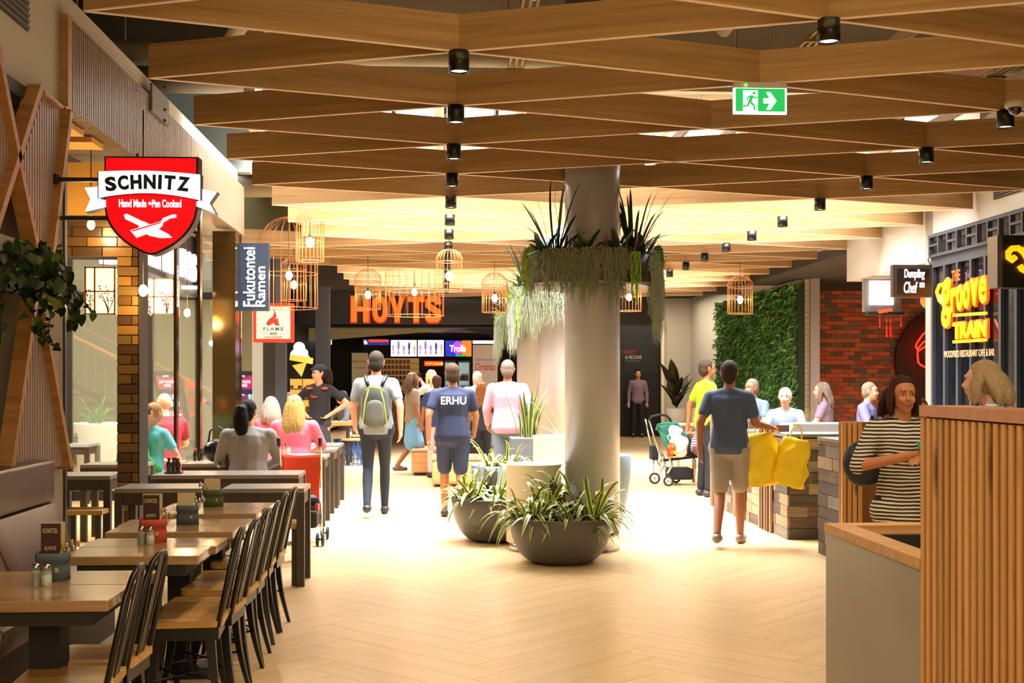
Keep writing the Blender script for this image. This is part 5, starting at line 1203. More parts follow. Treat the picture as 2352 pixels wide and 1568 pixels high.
MB().box((-28*s, 0, -60*s), (75*s, .2, 60*s)).build('box', M_sbk, sb); MB().box((-40*s, .0, -60*s), (-28*s, .2, 60*s)).build('side_plate', M_steel, sb)
MB().tube([((x-2330)*s, -.02, (600-y)*s) for x, y in ((2330, 590), (2322, 598), (2314, 592), (2313, 580), (2322, 571), (2336, 570), (2348, 578), (2356, 590), (2362, 606))], .028, 10).tube([((x-2330)*s, -.02, (600-y)*s) for x, y in ((2340, 610), (2345, 618), (2356, 624), (2372, 612), (2376, 590), (2366, 572), (2352, 566))], .028, 10).build('neon_swirl', M_gy, sb)
text('lettering', 'roove', sb, (58*s, -.02, -5*s), 50*s, 60*s, M_gy, .01, .03) if False else None
ds = thing('projecting_sign', 'black framed sign with white brush lettering under the white bulkhead', 'sign', D(2096, 645, 13.4)); s = 13.4/F
MB().box((-46*s, 0, -37*s), (46*s, .08, 37*s)).build('frame', mat('sign_brown', '#2c201c', .5), ds); MB().box((-36*s, -.004, -30*s), (38*s, 0, 28*s)).build('panel', M_black, ds)
text('lettering', 'Dumpling', ds, (4*s, -.01, 14*s), 48*s, 26*s, M_swh, .003, .012, shear=.15); text('lettering', 'Chef', ds, (-5*s, -.01, -15*s), 32*s, 26*s, M_swh, .003, .012, shear=.15)
MB().box((16*s, -.012, -15*s), (27*s, -.006, -4*s)).build('seal', M_swh, ds); 
for q in range(3): MB().box((18*s, -.014, (-13+3.4*q)*s), (25*s, -.012, (-12+3.4*q)*s)).build('seal_mark', M_black, ds)
MB().box((21*s, -.014, -14*s), (22*s, -.012, -5*s)).build('seal_mark', M_black, ds)
MB().tube([(44*s, .02, 37*s), (38*s, .02, 50*s), (46*s, .02, 60*s)], .006, 6).build('cable', M_black, ds)
lb_ = thing('light_box', 'glaring white light box on a grey timber panel under the bulkhead', 'sign', D(2030, 680, 15.6)); s = 15.6/F
MB().box((-46*s, 0, -36*s), (40*s, .08, 40*s)).build('panel', wood('grey_timber', '#5f5650', '#7a706a', (16, 16, 1), .6, .02), lb_); MB().box((-34*s, -.03, -20*s), (21*s, -.005, 35*s)).build('light_panel', mat('glare', '#ffffff', .4, emit=4, ec='#ffffff'), lb_)
MB().box((-40*s, -.05, -44*s), (46*s, .05, -36*s)).build('lower_rail', M_dark, lb_)
for i in range(3): MB().box((-16*s+i*11*s, -.06, -40*s+i*2*s), (-6*s+i*11*s, -.052, -32*s+i*2*s)).build('menu_tile', em('tile_red', '#ff4a20', 1.2), lb_)
for i, (px, py0, py1) in enumerate(((2021, 722, 752), (2037, 735, 774), (2046, 735, 774), (2070, 720, 750))):
    c = D(px, py0, 16); L = (py1-py0)*16/F; t = thing('red_tassel', 'red hanging tassel under the light box, '+['leftmost', 'second from the left', 'third from the left', 'rightmost'][i], 'tassel', c, 0, 'red hanging tassels')
    MB().tube([(0, 0, .1), (0, 0, -L*.3)], .005, 6).ell((0, 0, 0), (.022, .022, .025), 10, 6).build('knot', M_popr, t); MB().tube([(0, 0, -L*.3), (0, 0, -L)], [.009, .013], 8).build('fringe', em('tassel_red', '#e01818', .5), t)
c = D(2136, 690, 17); rl = thing('red_lantern', 'orange lit lantern beside the tiled pier', 'lantern', c); MB().ell((0, 0, 0), (.13, .13, .12), 16, 10).build('shade', mat('lantern_orange', '#ff7a30', .5, emit=1.3, ec='#ff6a20'), rl); MB().tube([(0, 0, .12), (0, 0, .9)], .006, 6).build('cord', M_red, rl); MB().ell((0, 0, -.13), (.05, .05, .02), 12, 6).build('base_ring', M_red, rl)
dd = thing('round_disc', 'large dark red-brown timber disc on the brick wall', 'wall decoration', PY(2180, 830, YR-.2)); R = (2180-2053)/F*YR
MB().prism([(R*cos(i*pi/36), R*sin(i*pi/36)) for i in range(72)], (0, .1, 0)).build('disc', wood('disc_timber', '#2c0f0d', '#471a15', (14, 14, 1), .5, 0), dd)
nf_ = thing('neon_emblem', 'red neon outline of a face with a cap on the dark disc', 'sign', PY(2140, 810, YR-.35)); s = (YR-.35)/F
M_nr = mat('neon_red', '#ff3010', .4, emit=3.2, ec='#ff2a12')
def NL(pts): MB().tube([((x-2140)*s, 0, (810-y)*s) for x, y in pts], .017, 6).build('neon_tube', M_nr, nf_)
NL([(2160, 770), (2140, 776), (2120, 785), (2107, 800), (2106, 815), (2108, 833), (2116, 840), (2130, 846), (2145, 860), (2160, 866)])
NL([(2160, 750), (2144, 748), (2134, 755), (2118, 768), (2104, 788), (2102, 796), (2107, 806), (2130, 792), (2160, 782)]); NL([(2144, 748), (2138, 764), (2130, 776)])
NL([(2126, 812), (2132, 803), (2138, 806)]); NL([(2130, 824), (2142, 820), (2150, 826)])
# ---------------------------------------------------------------- slatted screen and grey counter at the right
XK = 1.335; M_oak = wood('screen_oak', '#bb8244', '#d9a763', (1.2, 30, 30), .45, .16, knots=True); M_orail = wood('rail_oak', '#b97f5a', '#c9916c', (1.5, 25, 25), .4, .03)
ys1 = PX(2115, 1000, XK).y; ys0 = 2.3; HT = 1.427
sl_ = thing('slatted_partition', 'tall oak slatted partition with a solid top rail filling the lower right corner', 'partition', (0, 0, 0))
MB().box((XK-.005, ys0, HT-.03), (XK+.13, ys1, HT)).build('top_rail', M_orail, sl_)
MB().box((XK+.03, ys0, .0), (XK+.10, ys1-.003, HT-.031)).build('backing', wood('backing_oak', '#865417', '#9c6826', (10, 10, 1.2), .6, .0), sl_)
sm = MB().box((0, -.0105, -.0155), (HT-.035, .0105, .0155)).mesh('slat', M_oak)
y = ys1-.011; k = 0
while y > ys0: put('slat', sm, sl_, loc=(XK+.0145, y, 0), rot=(0, -pi/2, 0)); y -= .0405; k += 1
HC = 1.0; yc1 = PX(1897, 1195, XK).y
cc = thing('reception_counter', 'grey panelled counter with oak rim in front of the woman in the striped top', 'counter', (0, 0, 0))
M_lam = mat('brushed_laminate', '#8b8375', .38, .1, noise=.12, nscale=3, coat=.15)
MB().box((XK+.0, ys1+.0, 0), (XK+.03, yc1, HC-.03)).build('aisle_panel', M_lam, cc); MB().box((XK+.03, yc1-.03, 0), (XK+1.5, yc1, HC-.03)).build('end_panel', M_lam, cc)
MB().box((XK-.005, ys1+.001, HC-.03), (XK+.075, yc1+.005, HC)).build('side_rim', M_oak, cc); MB().box((XK+.075, yc1-.075, HC-.03), (XK+1.5, yc1+.005, HC)).build('end_rim', M_oak, cc)
MB().box((XK+.075, yc1-.10, .0), (XK+1.5, yc1-.078, HC-.03)).box((XK+.033, ys1+.01, .70), (XK+1.4, yc1-.1, .72)).build('inner_lining', M_black, cc)
# ---------------------------------------------------------------- reclaimed timber barrier
M_rec = [wood('reclaimed_'+n, a, b, (2.5, 30, 30), .75, .15) for n, a, b in (('grey', '#5f564b', '#85796a'), ('brown', '#4c3a2c', '#6e5642'), ('tan', '#75624a', '#9a8465'), ('dark', '#38302a', '#544a40'))]
M_cap = mat('zinc_cap', '#8e9290', .35, .6)
def clad(label, a, b, depth, h, rng, gb=.105):
    """timber boards on the aisle face (a..b along y at x) and on the end facing the camera"""
    (x, y0), (x2, y1) = a, b
    t = thing('clad_planter', label, 'planter box', (0, 0, 0))
    MB().box((x+.02, y0+.02, 0), (x+depth, y1, h-.03)).build('core', M_dark, t); MB().box((x-.005, y0-.005, h-.03), (x+depth, y1, h)).build('cap', M_cap, t)
    for face in (0, 1):
        L = (y1-y0) if face == 0 else depth; z = 0; r = 0
        while z < h-.05:
            u = -rng.uniform(0, .3); hh = min(gb-.004, h-.032-z)
            while u < L:
                l = rng.uniform(.28, .5); a0, a1 = max(0, u), min(L, u+l)
                if a1-a0 > .04:
                    th = rng.uniform(.014, .024); b_ = MB().box((.001, -th, 0), (a1-a0-.003, 0, hh)); me = b_.mesh('board', rng.choice(M_rec))
                    if face == 1: put('board', me, t, loc=(x+.02+a0*((depth-.02)/depth), y0+.02, z))
                    else: put('board', me, t, loc=(x+.02, y1-a0, z), rot=(0, 0, -pi/2))
                u += l
            z += gb; r += 1
    return t
rng = random.Random(31); XB = 3.23
M_ps = wood('post_walnut', '#5a3a2c', '#7a5240', (1, 22, 22), .45, .08); M_pl = wood('post_edge', '#94705a', '#ab866c', (1, 22, 22), .45, .06)
def postpair(y, h, label, w=.16, d=.5, m=M_ps):
    t = thing('slatted_post', label, 'post', (XB, y, 0))
    def V(a, b, mm, n): # vertical member whose grain runs up
        dx, dy = b[0]-a[0], b[1]-a[1]; me = MB().box((0, -dy/2, -dx/2), (h, dy/2, dx/2)).mesh(n, mm); put(n, me, t, loc=((a[0]+b[0])/2, (a[1]+b[1])/2, 0), rot=(0, -pi/2, 0))
    V((.03, 0), (w, .03), m, 'face_board')
    for q in range(5): V((-.03, q*d/5+.0), (.03, q*d/5+.03), M_pl if q % 2 == 0 else m, 'slat')
    V((-.005, 0), (.02, d), m, 'backing')
postpair(13.9, 1.2, 'dark timber slatted post, farthest and tallest of the barrier row'); postpair(12.75, 1.05, 'dark timber slatted post in the middle of the barrier row'); postpair(11.7, 1.05, 'dark timber slatted post nearest of the three before the clad box')
clad('low barrier clad in reclaimed boards between the farthest two posts', (XB, 13.26), (XB, 13.9), .28, .97, rng); clad('low barrier clad in reclaimed boards between the nearer posts', (XB, 12.2), (XB, 12.75), .28, .97, rng)
clad('box clad in weathered reclaimed boards with its end facing the camera', (XB, 11.2), (XB, 11.7), .72, .985, rng)
clad('tall box clad in reclaimed boards right of the yellow bags', (XB+.02, 9.75), (XB+.02, 10.35), .9, 1.0, rng)
t = thing('slatted_post', 'golden oak slatted post beside the woman in the striped top', 'post', (PY(1930, 1000, 9.3).x, 9.3, 0)); w_ = 54/F*9.3
for q in range(4): put('slat', MB().box((0, -.02, -.016), (1.17, .02, .016)).mesh('slat', M_oak), t, loc=(.018+q*.042, -.02, 0), rot=(0, -pi/2, 0))
put('board', MB().box((0, -.02, -.001), (1.165, .25, .2)).mesh('board', M_oak), t, loc=(.0, .03, 0), rot=(0, -pi/2, 0)) if False else MB().box((0, .0, 0), (.36, .04, 1.165)).build('board', wood('backing_oak2', '#7a4c18', '#8f5d24', (10, 10, 1.2), .5, 0), t)
sbx = tag(MB().box((3.75, 12.8, 0), (5.9, 13.3, 1.02)).build('service_ledge', mat('pale_stone', '#9a9a9c', .5)), 'pale grey ledge behind the clad box', 'ledge')
# ---------------------------------------------------------------- pram with shopping bags
pm = thing('pram', 'pram with teal seat and silver frame standing in the aisle at the right', 'pram', G(1550, 1112)); pm.rotation_euler = (0, 0, 0)
M_teal = mat('teal_fabric', '#0f7a66', .75, sheen=.3); M_bf = mat('black_fabric', '#15141a', .8); M_alu = mat('aluminium', '#c6c6c4', .25, 1)
s = 16.9/F
def Q(px, py, y=0): return ((px-1550)*s, y, (1118-py)*s)
for y in (-.26, .24):
    MB().tube([Q(1484, 965, y*.6), Q(1493, 1000, y*.8), Q(1507, 1045, y), Q(1520, 1075, y)], .014, 8).build('frame_tube', M_alu, pm)
    MB().tube([Q(1518, 1040, y), Q(1530, 1055, y), Q(1535, 1070, y), Q(1524, 1090, y)], .016, 8).build('swivel_arm', M_alu, pm)
    MB().tube([Q(1600, 1047, y), Q(1608, 1070, y), Q(1606, 1100, y)], .014, 8).build('front_fork', M_alu, pm)
    MB().tube([Q(1507, 1050, y), Q(1506, 1095, y)], .01, 8).build('rear_strut', M_alu, pm)
MB().tube([Q(1484, 965, -.16), Q(1490, 957, -.16), Q(1512, 953, -.1), Q(1530, 956, 0), Q(1543, 965, .14), Q(1546, 975, .14)], .017, 10).build('handlebar', M_rub_, pm)
for px, py, y, r in ((1526, 1108, -.28, .072), (1505, 1102, .1, .08), (1560, 1106, .22, .07), (1611, 1104, -.2, .07)):
    p = Q(px, py, y); p = (p[0], y, r); w = MB(); w.loop([(p[0]+(r-.012)*cos(a*pi/14), y, p[2]+(r-.012)*sin(a*pi/14)) for a in range(28)], .013, 8); w.build('tyre', M_rub_, pm)
    h = MB(); h.loop([(p[0]+(r-.024)*cos(a*pi/14), y, p[2]+(r-.024)*sin(a*pi/14)) for a in range(28)], .006, 6); h.ell(p, (.02, .02, .02), 10, 6)
    for q in range(5): a = q*2*pi/5; h.tube([p, (p[0]+(r-.024)*cos(a), y, p[2]+(r-.024)*sin(a))], .006, 5)
    h.build('wheel_hub', M_alu, pm)
b = MB(); nx, nz = 8, 10; vs = []
for i in range(nz+1):
    v = i/nz
    for j in range(nx+1): u = j/nx-.5; vs.append(((1510+48*v*.0+22*(1-v)*1.0-1550+10)*s+.36*(u+.5)*(1-.1*v)-.05, .12-.22*(1-v)+.1*cos(u*pi), (1118-1040+62*v)*s-(.03 if i == nz and abs(u) > .4 else 0)))
b.add(vs, [(i*(nx+1)+j, i*(nx+1)+j+1, (i+1)*(nx+1)+j+1, (i+1)*(nx+1)+j) for i in range(nz) for j in range(nx)], True)
o = b.build('seat_back', M_teal, pm); so = o.modifiers.new('s', 'SOLIDIFY'); so.thickness = .03
MB().tube([Q(1510, 990, .1), Q(1512, 978, .05), Q(1530, 974, 0), Q(1556, 975, 0), Q(1563, 985, 0), Q(1568, 1010, 0), Q(1575, 1030, 0)], .022, 8).build('seat_rim', M_teal, pm)
MB().rbox(tuple(Q(1535, 1050, -.16)), tuple(Q(1600, 1030, .14)), .02).build('seat_pan', M_bf, pm); MB().rbox(tuple(Q(1532, 1105, -.2)), tuple(Q(1588, 1078, .18)), .03).build('basket', M_bf, pm)
MB().rbox(tuple(Q(1492, 1060, -.12)), tuple(Q(1508, 1025, .12)), .02).build('side_bag', M_bf, pm); MB().tube([Q(1508, 1060, -.2), Q(1600, 1050, -.2)], .02, 8).build('lower_frame', M_bf, pm)
M_pl_ = mat('white_plastic', '#e9e3e0', .35, alpha=.96); M_po = mat('print_red', '#e03a12', .4); M_py = mat('print_yellow', '#f2b418', .4)
def crumple(parent, name, c, r, m, seed, n=3):
    b = MB().ell(c, r, 22, 14); rg = random.Random(seed); vv = []
    from mathutils import noise as nz_
    for v in b.v:
        k = 1+.34*nz_.noise(Vector(v)*9+Vector((seed, 0, 0)))+.16*nz_.noise(Vector(v)*25)
        vv.append(tuple(c[i]+(v[i]-c[i])*k for i in range(3)))
    b.v = vv; return b.build(name, m, parent)
bg = thing('shopping_bag', 'white plastic shopping bag with red and yellow print in the pram', 'bag', (pm.location.x, pm.location.y, 0), 0, 'plastic shopping bags in the pram')
crumple(bg, 'bag', Q(1552, 1022, -.24), (.13, .1, .17), M_pl_, 1); crumple(bg, 'printed_side', Q(1531, 1032, -.30), (.07, .05, .09), M_po, 4); text('lettering', 'CT', bg, (Q(1530, 1026)[0], -.375, Q(1530, 1026)[2]), .09, .045, M_py, .002, .02); text('lettering', 'OP', bg, (Q(1534, 1038)[0], -.375, Q(1534, 1038)[2]), .08, .045, M_py, .002, .02)
MB().tube([Q(1527, 1012, -.28), Q(1524, 1002, -.28), Q(1532, 997, -.28), Q(1540, 1006, -.28)], .008, 6).build('handle', M_pl_, bg)
b2 = thing('shopping_bag', 'white shopping bag with green mark on top of the printed one', 'bag', (pm.location.x, pm.location.y, 0), 0, 'plastic shopping bags in the pram'); crumple(b2, 'bag', Q(1546, 993, -.1), (.09, .08, .09), M_pl_, 7); text('lettering', 'C', b2, (Q(1540, 990)[0], -.2, Q(1540, 990)[2]), .03, .035, M_fern, .002, .02)
b3 = thing('shopping_bag', 'dark green bag hanging over the front of the pram seat', 'bag', (pm.location.x, pm.location.y, 0), 0, 'plastic shopping bags in the pram'); crumple(b3, 'bag', Q(1574, 1018, -.12), (.06, .06, .12), mat('bottle_green', '#12402c', .4), 11)
# small cafe table and chair beyond, leafy pots by the far wall
sm_t = thing('dining_table', 'small light timber table with a water bottle behind the barrier', 'table', D(1625, 1007, 17.5)); sm_t.location.z = 0; sm_t.location.x += .1
MB().rbox((-.3, -.3, .70), (.3, .3, .73), .005).build('tabletop', M_bench, sm_t)
for x in (-.27, .23):
    for y in (-.27, .23): MB().box((x, y, 0), (x+.04, y+.04, .70)).build('leg', M_bench, sm_t)
t = thing('water_bottle', 'clear plastic water bottle with red cap on the small light table', 'bottle', (sm_t.location.x-.12, sm_t.location.y-.1, .73))
MB().lathe([(.03, 0), (.032, .14), (.014, .19), (.012, .21)], n=16).build('bottle', M_cg, t); MB().lathe([(.014, .205), (.014, .228)], n=12).build('cap', M_red, t)
sm2 = thing('dining_table', 'light timber table farther behind the pram', 'table', D(1590, 990, 21)); sm2.location.z = 0
MB().rbox((-.35, -.35, .70), (.35, .35, .73), .005).build('tabletop', M_bench, sm2)
for x in (-.32, .28):
    for y in (-.32, .28): MB().box((x, y, 0), (x+.04, y+.04, .70)).build('leg', M_bench, sm2)
for px, py, lb, ms, n, sc in ((1553, 905, 'broad leafed potted plant by the far white wall', RB, 16, 1.2), (1605, 895, 'upright snake plant pot by the far white wall', None, 12, 1)):
    c = D(px, py, 29); t = thing('potted_plant', lb, 'plant', (c.x, c.y, 0)); MB().lathe([(.16, 0), (.24, .8), (.22, .8), (.01, .76)], n=24, cap1=False).build('pot', M_wht, t)
    rg = random.Random(px)
    for q in range(n):
        if ms: put('leaf', mat and MB and RBF[q % 2] if False else ms[q % 3], t, loc=(0, 0, .8+.03*q), rot=(.2, 0, q*2.4), scale=1.3)
        else: put('leaf', SNV[q % 3], t, loc=(rg.uniform(-.1, .1), rg.uniform(-.1, .1), .78), rot=(0, -radians(rg.uniform(72, 92)), rg.uniform(0, 6.3)), scale=rg.uniform(.7, 1.1))
# ---------------------------------------------------------------- high table and blue wire stools
M_wire = mat('blue_wire', '#1f5fae', .4, .2)
ht = thing('dining_table', 'light timber communal table behind the woman with hands on hips', 'table', D(765, 970, 21.5)); ht.location.z = 0
MB().rbox((-.5, -.4, .69), (.35, .5, .76), .006).build('tabletop', M_bench, ht)
for x in (-.45, .25): MB().box((x, -.3, 0), (x+.06, -.24, .69)).box((x, .34, 0), (x+.06, .4, .69)).build('leg', M_dl, ht)
def wstool(px, py, Z, label, first=[None]):
    p = D(px, py, Z); p.z = 0
    if first[0] is None:
        t = thing('wire_stool', label, 'stool', p, 0, 'timber topped stools with blue wire legs')
        MB().lathe([(.17, .43), (.175, .44), (.175, .455), (.17, .465)], n=24).build('seat', M_bench, t); b = MB()
        for i in range(14): a = i*2*pi/14; b.tube([(.08*cos(a+.5), .08*sin(a+.5), .43), (.2*cos(a), .2*sin(a), .012)], .006, 5)
        b.loop([(.2*cos(a*pi/12), .2*sin(a*pi/12), .012) for a in range(24)], .007, 5); b.build('wire_base', M_wire, t); first[0] = t
    else: clone(first[0], label, p, 0, 'timber topped stools with blue wire legs')
wstool(806, 1010, 21.2, 'blue wire stool nearest the aisle at the communal table'); wstool(808, 1000, 22.6, 'blue wire stool just behind the one nearest the aisle'); wstool(770, 1010, 23.4, 'blue wire stool in the middle at the communal table'); wstool(752, 1010, 21.9, 'blue wire stool at the legs of the woman with hands on hips'); wstool(730, 1008, 23.6, 'blue wire stool farthest left at the communal table')
# ---------------------------------------------------------------- people
SKIN = {k: mat('skin_'+k, c, .55, noise=.05, nscale=10) for k, c in (('fair', '#c98d6c'), ('warm', '#b87850'), ('tan', '#9a6240'), ('asian', '#bf8a62'), ('pale', '#d9a184'))}
M_eye = mat('eye_white', '#dcd6cf', .3); M_iris = mat('iris', '#1e130d', .2); M_lip = mat('lips', '#9a4a40', .5); M_brow = mat('brow', '#2b1c13', .8)
V = Vector
def person(label, loc, face, H=1.72, pose='stand', skin='fair', hair=('short', '#2a1c14'), top=None, sleeve='short', bottom=None, leg='long', shoes='#1b1b1b', arms=None, legs=None, wide=1, belly=0, lean=0, head=0, vox=.009, detail=True, group=None, seat=.45, topname='shirt', botname='trousers', hem=0.0, nod=0):
    """local frame: x to the person's right hand side is -x, faces +y; face = heading of +y from world +y"""
    k = H/1.72; t = thing('person', label, 'person', loc, face, group); sk = SKIN[skin]
    if pose == 'sit': pz = seat+.10; hipy = 0
    else: pz = .93*k; hipy = 0
    up = Matrix.Rotation(-lean, 3, 'X')
    def T(x, y, z): return V((0, hipy, pz))+up@V((x*k, y*k, (z-.93)*k))     # trunk frame
    W_ = wide
    sh = {s: T(s*.163*W_, -.01, 1.385) for s in (-1, 1)}
    hp = {s: V((s*.080*W_*k, hipy, pz-.02*k)) for s in (-1, 1)}
    A = {}
    for s in (-1, 1):
        a = (arms or {}).get(s, 'down')
        if a == 'down': e, w = T(s*.225*W_, -.03, 1.13), T(s*.235*W_, .04, .89)
        elif a == 'swing_f': e, w = T(s*.225*W_, .03, 1.14), T(s*.22*W_, .17, .95)
        elif a == 'swing_b': e, w = T(s*.235*W_, -.11, 1.15), T(s*.24*W_, -.13, .90)
        elif a == 'hips': e, w = T(s*.40*W_, -.08, 1.18), T(s*.175*W_, .06, 1.02)
        elif a == 'phone': e, w = T(s*.235*W_, .06, 1.13), T(s*.06, .26, 1.17)
        elif a == 'table': e, w = T(s*.235*W_, .12, 1.17), T(s*.12, .33, 1.10)
        elif a == 'lap': e, w = T(s*.24*W_, .05, 1.14), T(s*.13, .24, .98)
        elif a == 'camera': e, w = T(s*.20*W_, .22, 1.24), T(s*.09, .28, 1.5)
        elif a == 'carry': e, w = T(s*.26*W_, .0, 1.14), T(s*.30*W_, .12, .93)
        elif a == 'hold': e, w = T(s*.23*W_, .1, 1.15), T(-s*.02, .25, 1.22)
        else: e, w = T(*a[0]), T(*a[1])
        A[s] = (e, w)
    Lg = {}
    for s in (-1, 1):
        if pose == 'sit': kn, an = V((s*.11*W_*k, .40*k, seat+.06)), V((s*.12*k, .38*k, .09))
        elif pose == 'walk':
            q = s if not legs else s*legs
            kn, an = (V((s*.085*k, .13*k, .50*k)), V((s*.08*k, .20*k, .085))) if q > 0 else (V((s*.085*k, -.0*k, .49*k)), V((s*.08*k, -.26*k, .14*k)))
        else: kn, an = V((s*.10*k, .01*k, .50*k)), V((s*.11*k, -.02*k, .085))
        Lg[s] = (kn, an)
    hc = T(0, .02, 1.60)+V((0, nod*.06, 0)); nk = T(0, -.005, 1.45)
    b = MB()
    b.cap(T(0, 0, .96), T(0, 0, 1.12), .125*k*W_, .115*k*W_, 1.15, .80+belly); b.cap(T(0, .01, 1.12), T(0, 0, 1.30), .115*k*W_, .128*k*W_, 1.15, .82+belly*.6)
    b.cap(T(-.09*W_, -.01, 1.34), T(.09*W_, -.01, 1.34), .092*k, .092*k, 1, .9)
    for s in (-1, 1): b.cap(T(s*.03, -.015, 1.425), T(s*.15*W_, -.01, 1.385), .048*k, .052*k)
    b.cap(T(0, -.015, 1.38), nk+V((0, .01, .06)), .060*k, .052*k)
    R = Matrix.Rotation(head, 3, 'Z')
    def Hd(x, y, z): return hc+R@V((x*k, y*k, z*k))
    hh = MB(); hh.ell((0, -.012, .025), (.075, .093, .092), 20, 14); hh.ell((0, .018, -.035), (.058, .068, .078), 18, 12)
    hh.cap((0, .045, -.085), (0, .052, -.088), .026, .024); hh.cap((0, .082, .012), (0, .100, -.022), .009, .013)
    hh.cap((-.03, .072, -.03), (-.035, .062, -.02), .022, .02); hh.cap((.03, .072, -.03), (.035, .062, -.02), .022, .02); hh.cap((-.035, .077, .035), (.035, .077, .035), .012, .012)
    hh.cap((-.015, .08, -.058), (.015, .08, -.058), .011, .011)
    for s in (-1, 1): hh.cap((s*.077, -.01, -.018), (s*.082, -.016, .022), .011, .014, .7, 1)
    b.add([Hd(*v) for v in hh.v], hh.f, True)
    for s in (-1, 1):
        e, w = A[s]; b.cap(sh[s], e, .052*k*(.6+.4*W_), .040*k, n=12); b.cap(e, w, .040*k, .027*k, n=12)
        d = (w-e).normalized(); 
        sd = d.cross(V((0, 0, 1))); sd = sd.normalized() if sd.length > .2 else V((1, 0, 0))
        if arms and arms.get(s) in (None, 'down', 'swing_f', 'swing_b', 'carry'): sd = V((0, 1, 0))
        nrm = d.cross(sd).normalized(); inn = nrm if (nrm.x*s < 0) else -nrm
        pc = w+d*.055*k; b.cap(w+d*.01, pc, .026*k, .028*k, .8, 1); b.cap(pc-sd*.022*k, pc+sd*.022*k, .016*k, .016*k)
        for q in range(4):       # four fingers of unequal length, bent inwards, and a thumb
            o = pc+sd*(-.030+.02*q)*k+d*.015*k; L = (.062, .074, .070, .054)[q]*k
            m1 = o+d*L*.5+inn*.012*k; b.cap(o, m1, .0085*k, .0080*k, n=7); b.cap(m1, m1+(d*.55+inn*.7).normalized()*L*.5, .008*k, .0068*k, n=7)
        th = w+d*.03*k+sd*.026*k; b.cap(th, th+(sd*.8+d*.6+inn*.3).normalized()*.035*k, .011*k, .009*k, n=7); b.cap(th+(sd*.8+d*.6+inn*.3).normalized()*.035*k, th+(sd*.35+d*.9+inn*.5).normalized()*.062*k, .009*k, .0075*k, n=7)
    b.cap(hp[-1], hp[1], .092*k*W_, .092*k*W_, 1, 1.0)
    for s in (-1, 1):
        kn, an = Lg[s]; b.cap(hp[s], kn, .082*k*(.5+.5*W_), .052*k); b.cap(kn, kn.lerp(an, .4), .052*k, .050*k); b.cap(kn.lerp(an, .4), an, .050*k, .034*k)
        b.cap(an, an+V((0, .13*k, -.045)), .036*k, .025*k)
    o = b.build('body', sk, t); remesh(o, vox, 3)
    if detail:
        for s in (-1, 1):
            e_ = MB().ell((s*.031, .0735, .010), (.0115, .0075, .0052), 10, 6); o = MB().add([Hd(*v) for v in e_.v], e_.f, True).build('eye', M_eye, t)
            e_ = MB().ell((s*.031, .0795, .010), (.0058, .0035, .0053), 8, 6); MB().add([Hd(*v) for v in e_.v], e_.f, True).build('iris', M_iris, o)
            e_ = MB().cap((s*.018, .0865, .030), (s*.045, .0765, .031), .0032, .0022, n=6); MB().add([Hd(*v) for v in e_.v], e_.f, True).build('eyebrow', M_brow, t)
        e_ = MB().cap((-.019, .0865, -.0535), (.019, .0865, -.0535), .004, .004, n=6).cap((-.014, .0875, -.060), (.014, .0875, -.060), .0045, .0045, n=6); MB().add([Hd(*v) for v in e_.v], e_.f, True).build('lips', M_lip, t)
    # clothes
    g = .014*k
    if top is not None:
        c = MB(); z0 = .90-hem
        c.cap(T(0, -.005, z0+.02), T(0, 0, 1.10), .150*k*W_, .126*k*W_, 1.20, .90+belly); c.cap(hp[-1]+V((0, 0, -.03*(hem > 0))), hp[1]+V((0, 0, -.03*(hem > 0))), .118*k*W_, .118*k*W_, 1, 1.08) if hem > 0 else None; c.cap(T(0, .01, 1.12), T(0, 0, 1.30), .130*k*W_, .142*k*W_, 1.15, .84+belly*.6)
        c.cap(T(-.09*W_, -.01, 1.335), T(.09*W_, -.01, 1.335), .104*k, .104*k, 1, .92)
        for s in (-1, 1): c.cap(T(s*.03, -.015, 1.42), T(s*.15*W_, -.01, 1.380), .060*k, .063*k); c.cap(T(0, -.02, 1.38), T(0, -.02, 1.415), .078*k, .068*k)
        for s in (-1, 1):
            e, w = A[s]
            if sleeve == 'short': c.cap(sh[s], sh[s].lerp(e, .62), .062*k*(.6+.4*W_), .060*k)
            elif sleeve == 'elbow': c.cap(sh[s], e, .068*k*(.6+.4*W_), .056*k)
            elif sleeve == 'long': c.cap(sh[s], e, .068*k*(.6+.4*W_), .055*k); c.cap(e, e.lerp(w, .93), .055*k, .038*k)
            elif sleeve == 'rolled': c.cap(sh[s], e, .068*k, .055*k); c.cap(e, e.lerp(w, .25), .055*k, .05*k)
        if abs(lean) < .2:
            zm = T(0, 0, z0-.045).z; c.v = [(x, y, max(z, zm)) if z < pz+.3 else (x, y, z) for x, y, z in c.v]
        o = c.build(topname, top, t); remesh(o, .012, 4)
    if bottom is not None:
        c = MB(); c.cap(hp[-1], hp[1], .104*k*W_, .104*k*W_, 1, 1.02); c.cap(T(0, 0, .95), T(0, 0, .99), .128*k*W_, .124*k*W_, 1.12, .84+belly*.6)
        for s in (-1, 1):
            kn, an = Lg[s]
            if leg == 'long': c.cap(hp[s], kn, .094*k*(.5+.5*W_), .066*k); c.cap(kn, kn.lerp(an, .93), .066*k, .055*k)
            elif leg == 'short': c.cap(hp[s], hp[s].lerp(kn, .85), .098*k*(.5+.5*W_), .085*k)
            elif leg == 'tight': c.cap(hp[s], kn, .088*k*(.5+.5*W_), .056*k); c.cap(kn, kn.lerp(an, .4), .056*k, .055*k); c.cap(kn.lerp(an, .4), an, .054*k, .040*k)
        if leg == 'skirt': c.cap(T(0, 0, .9), T(0, .02, .55), .13*k*W_, .19*k*W_, 1.1, .9)
        o = c.build(botname, bottom, t); remesh(o, .012, 4)
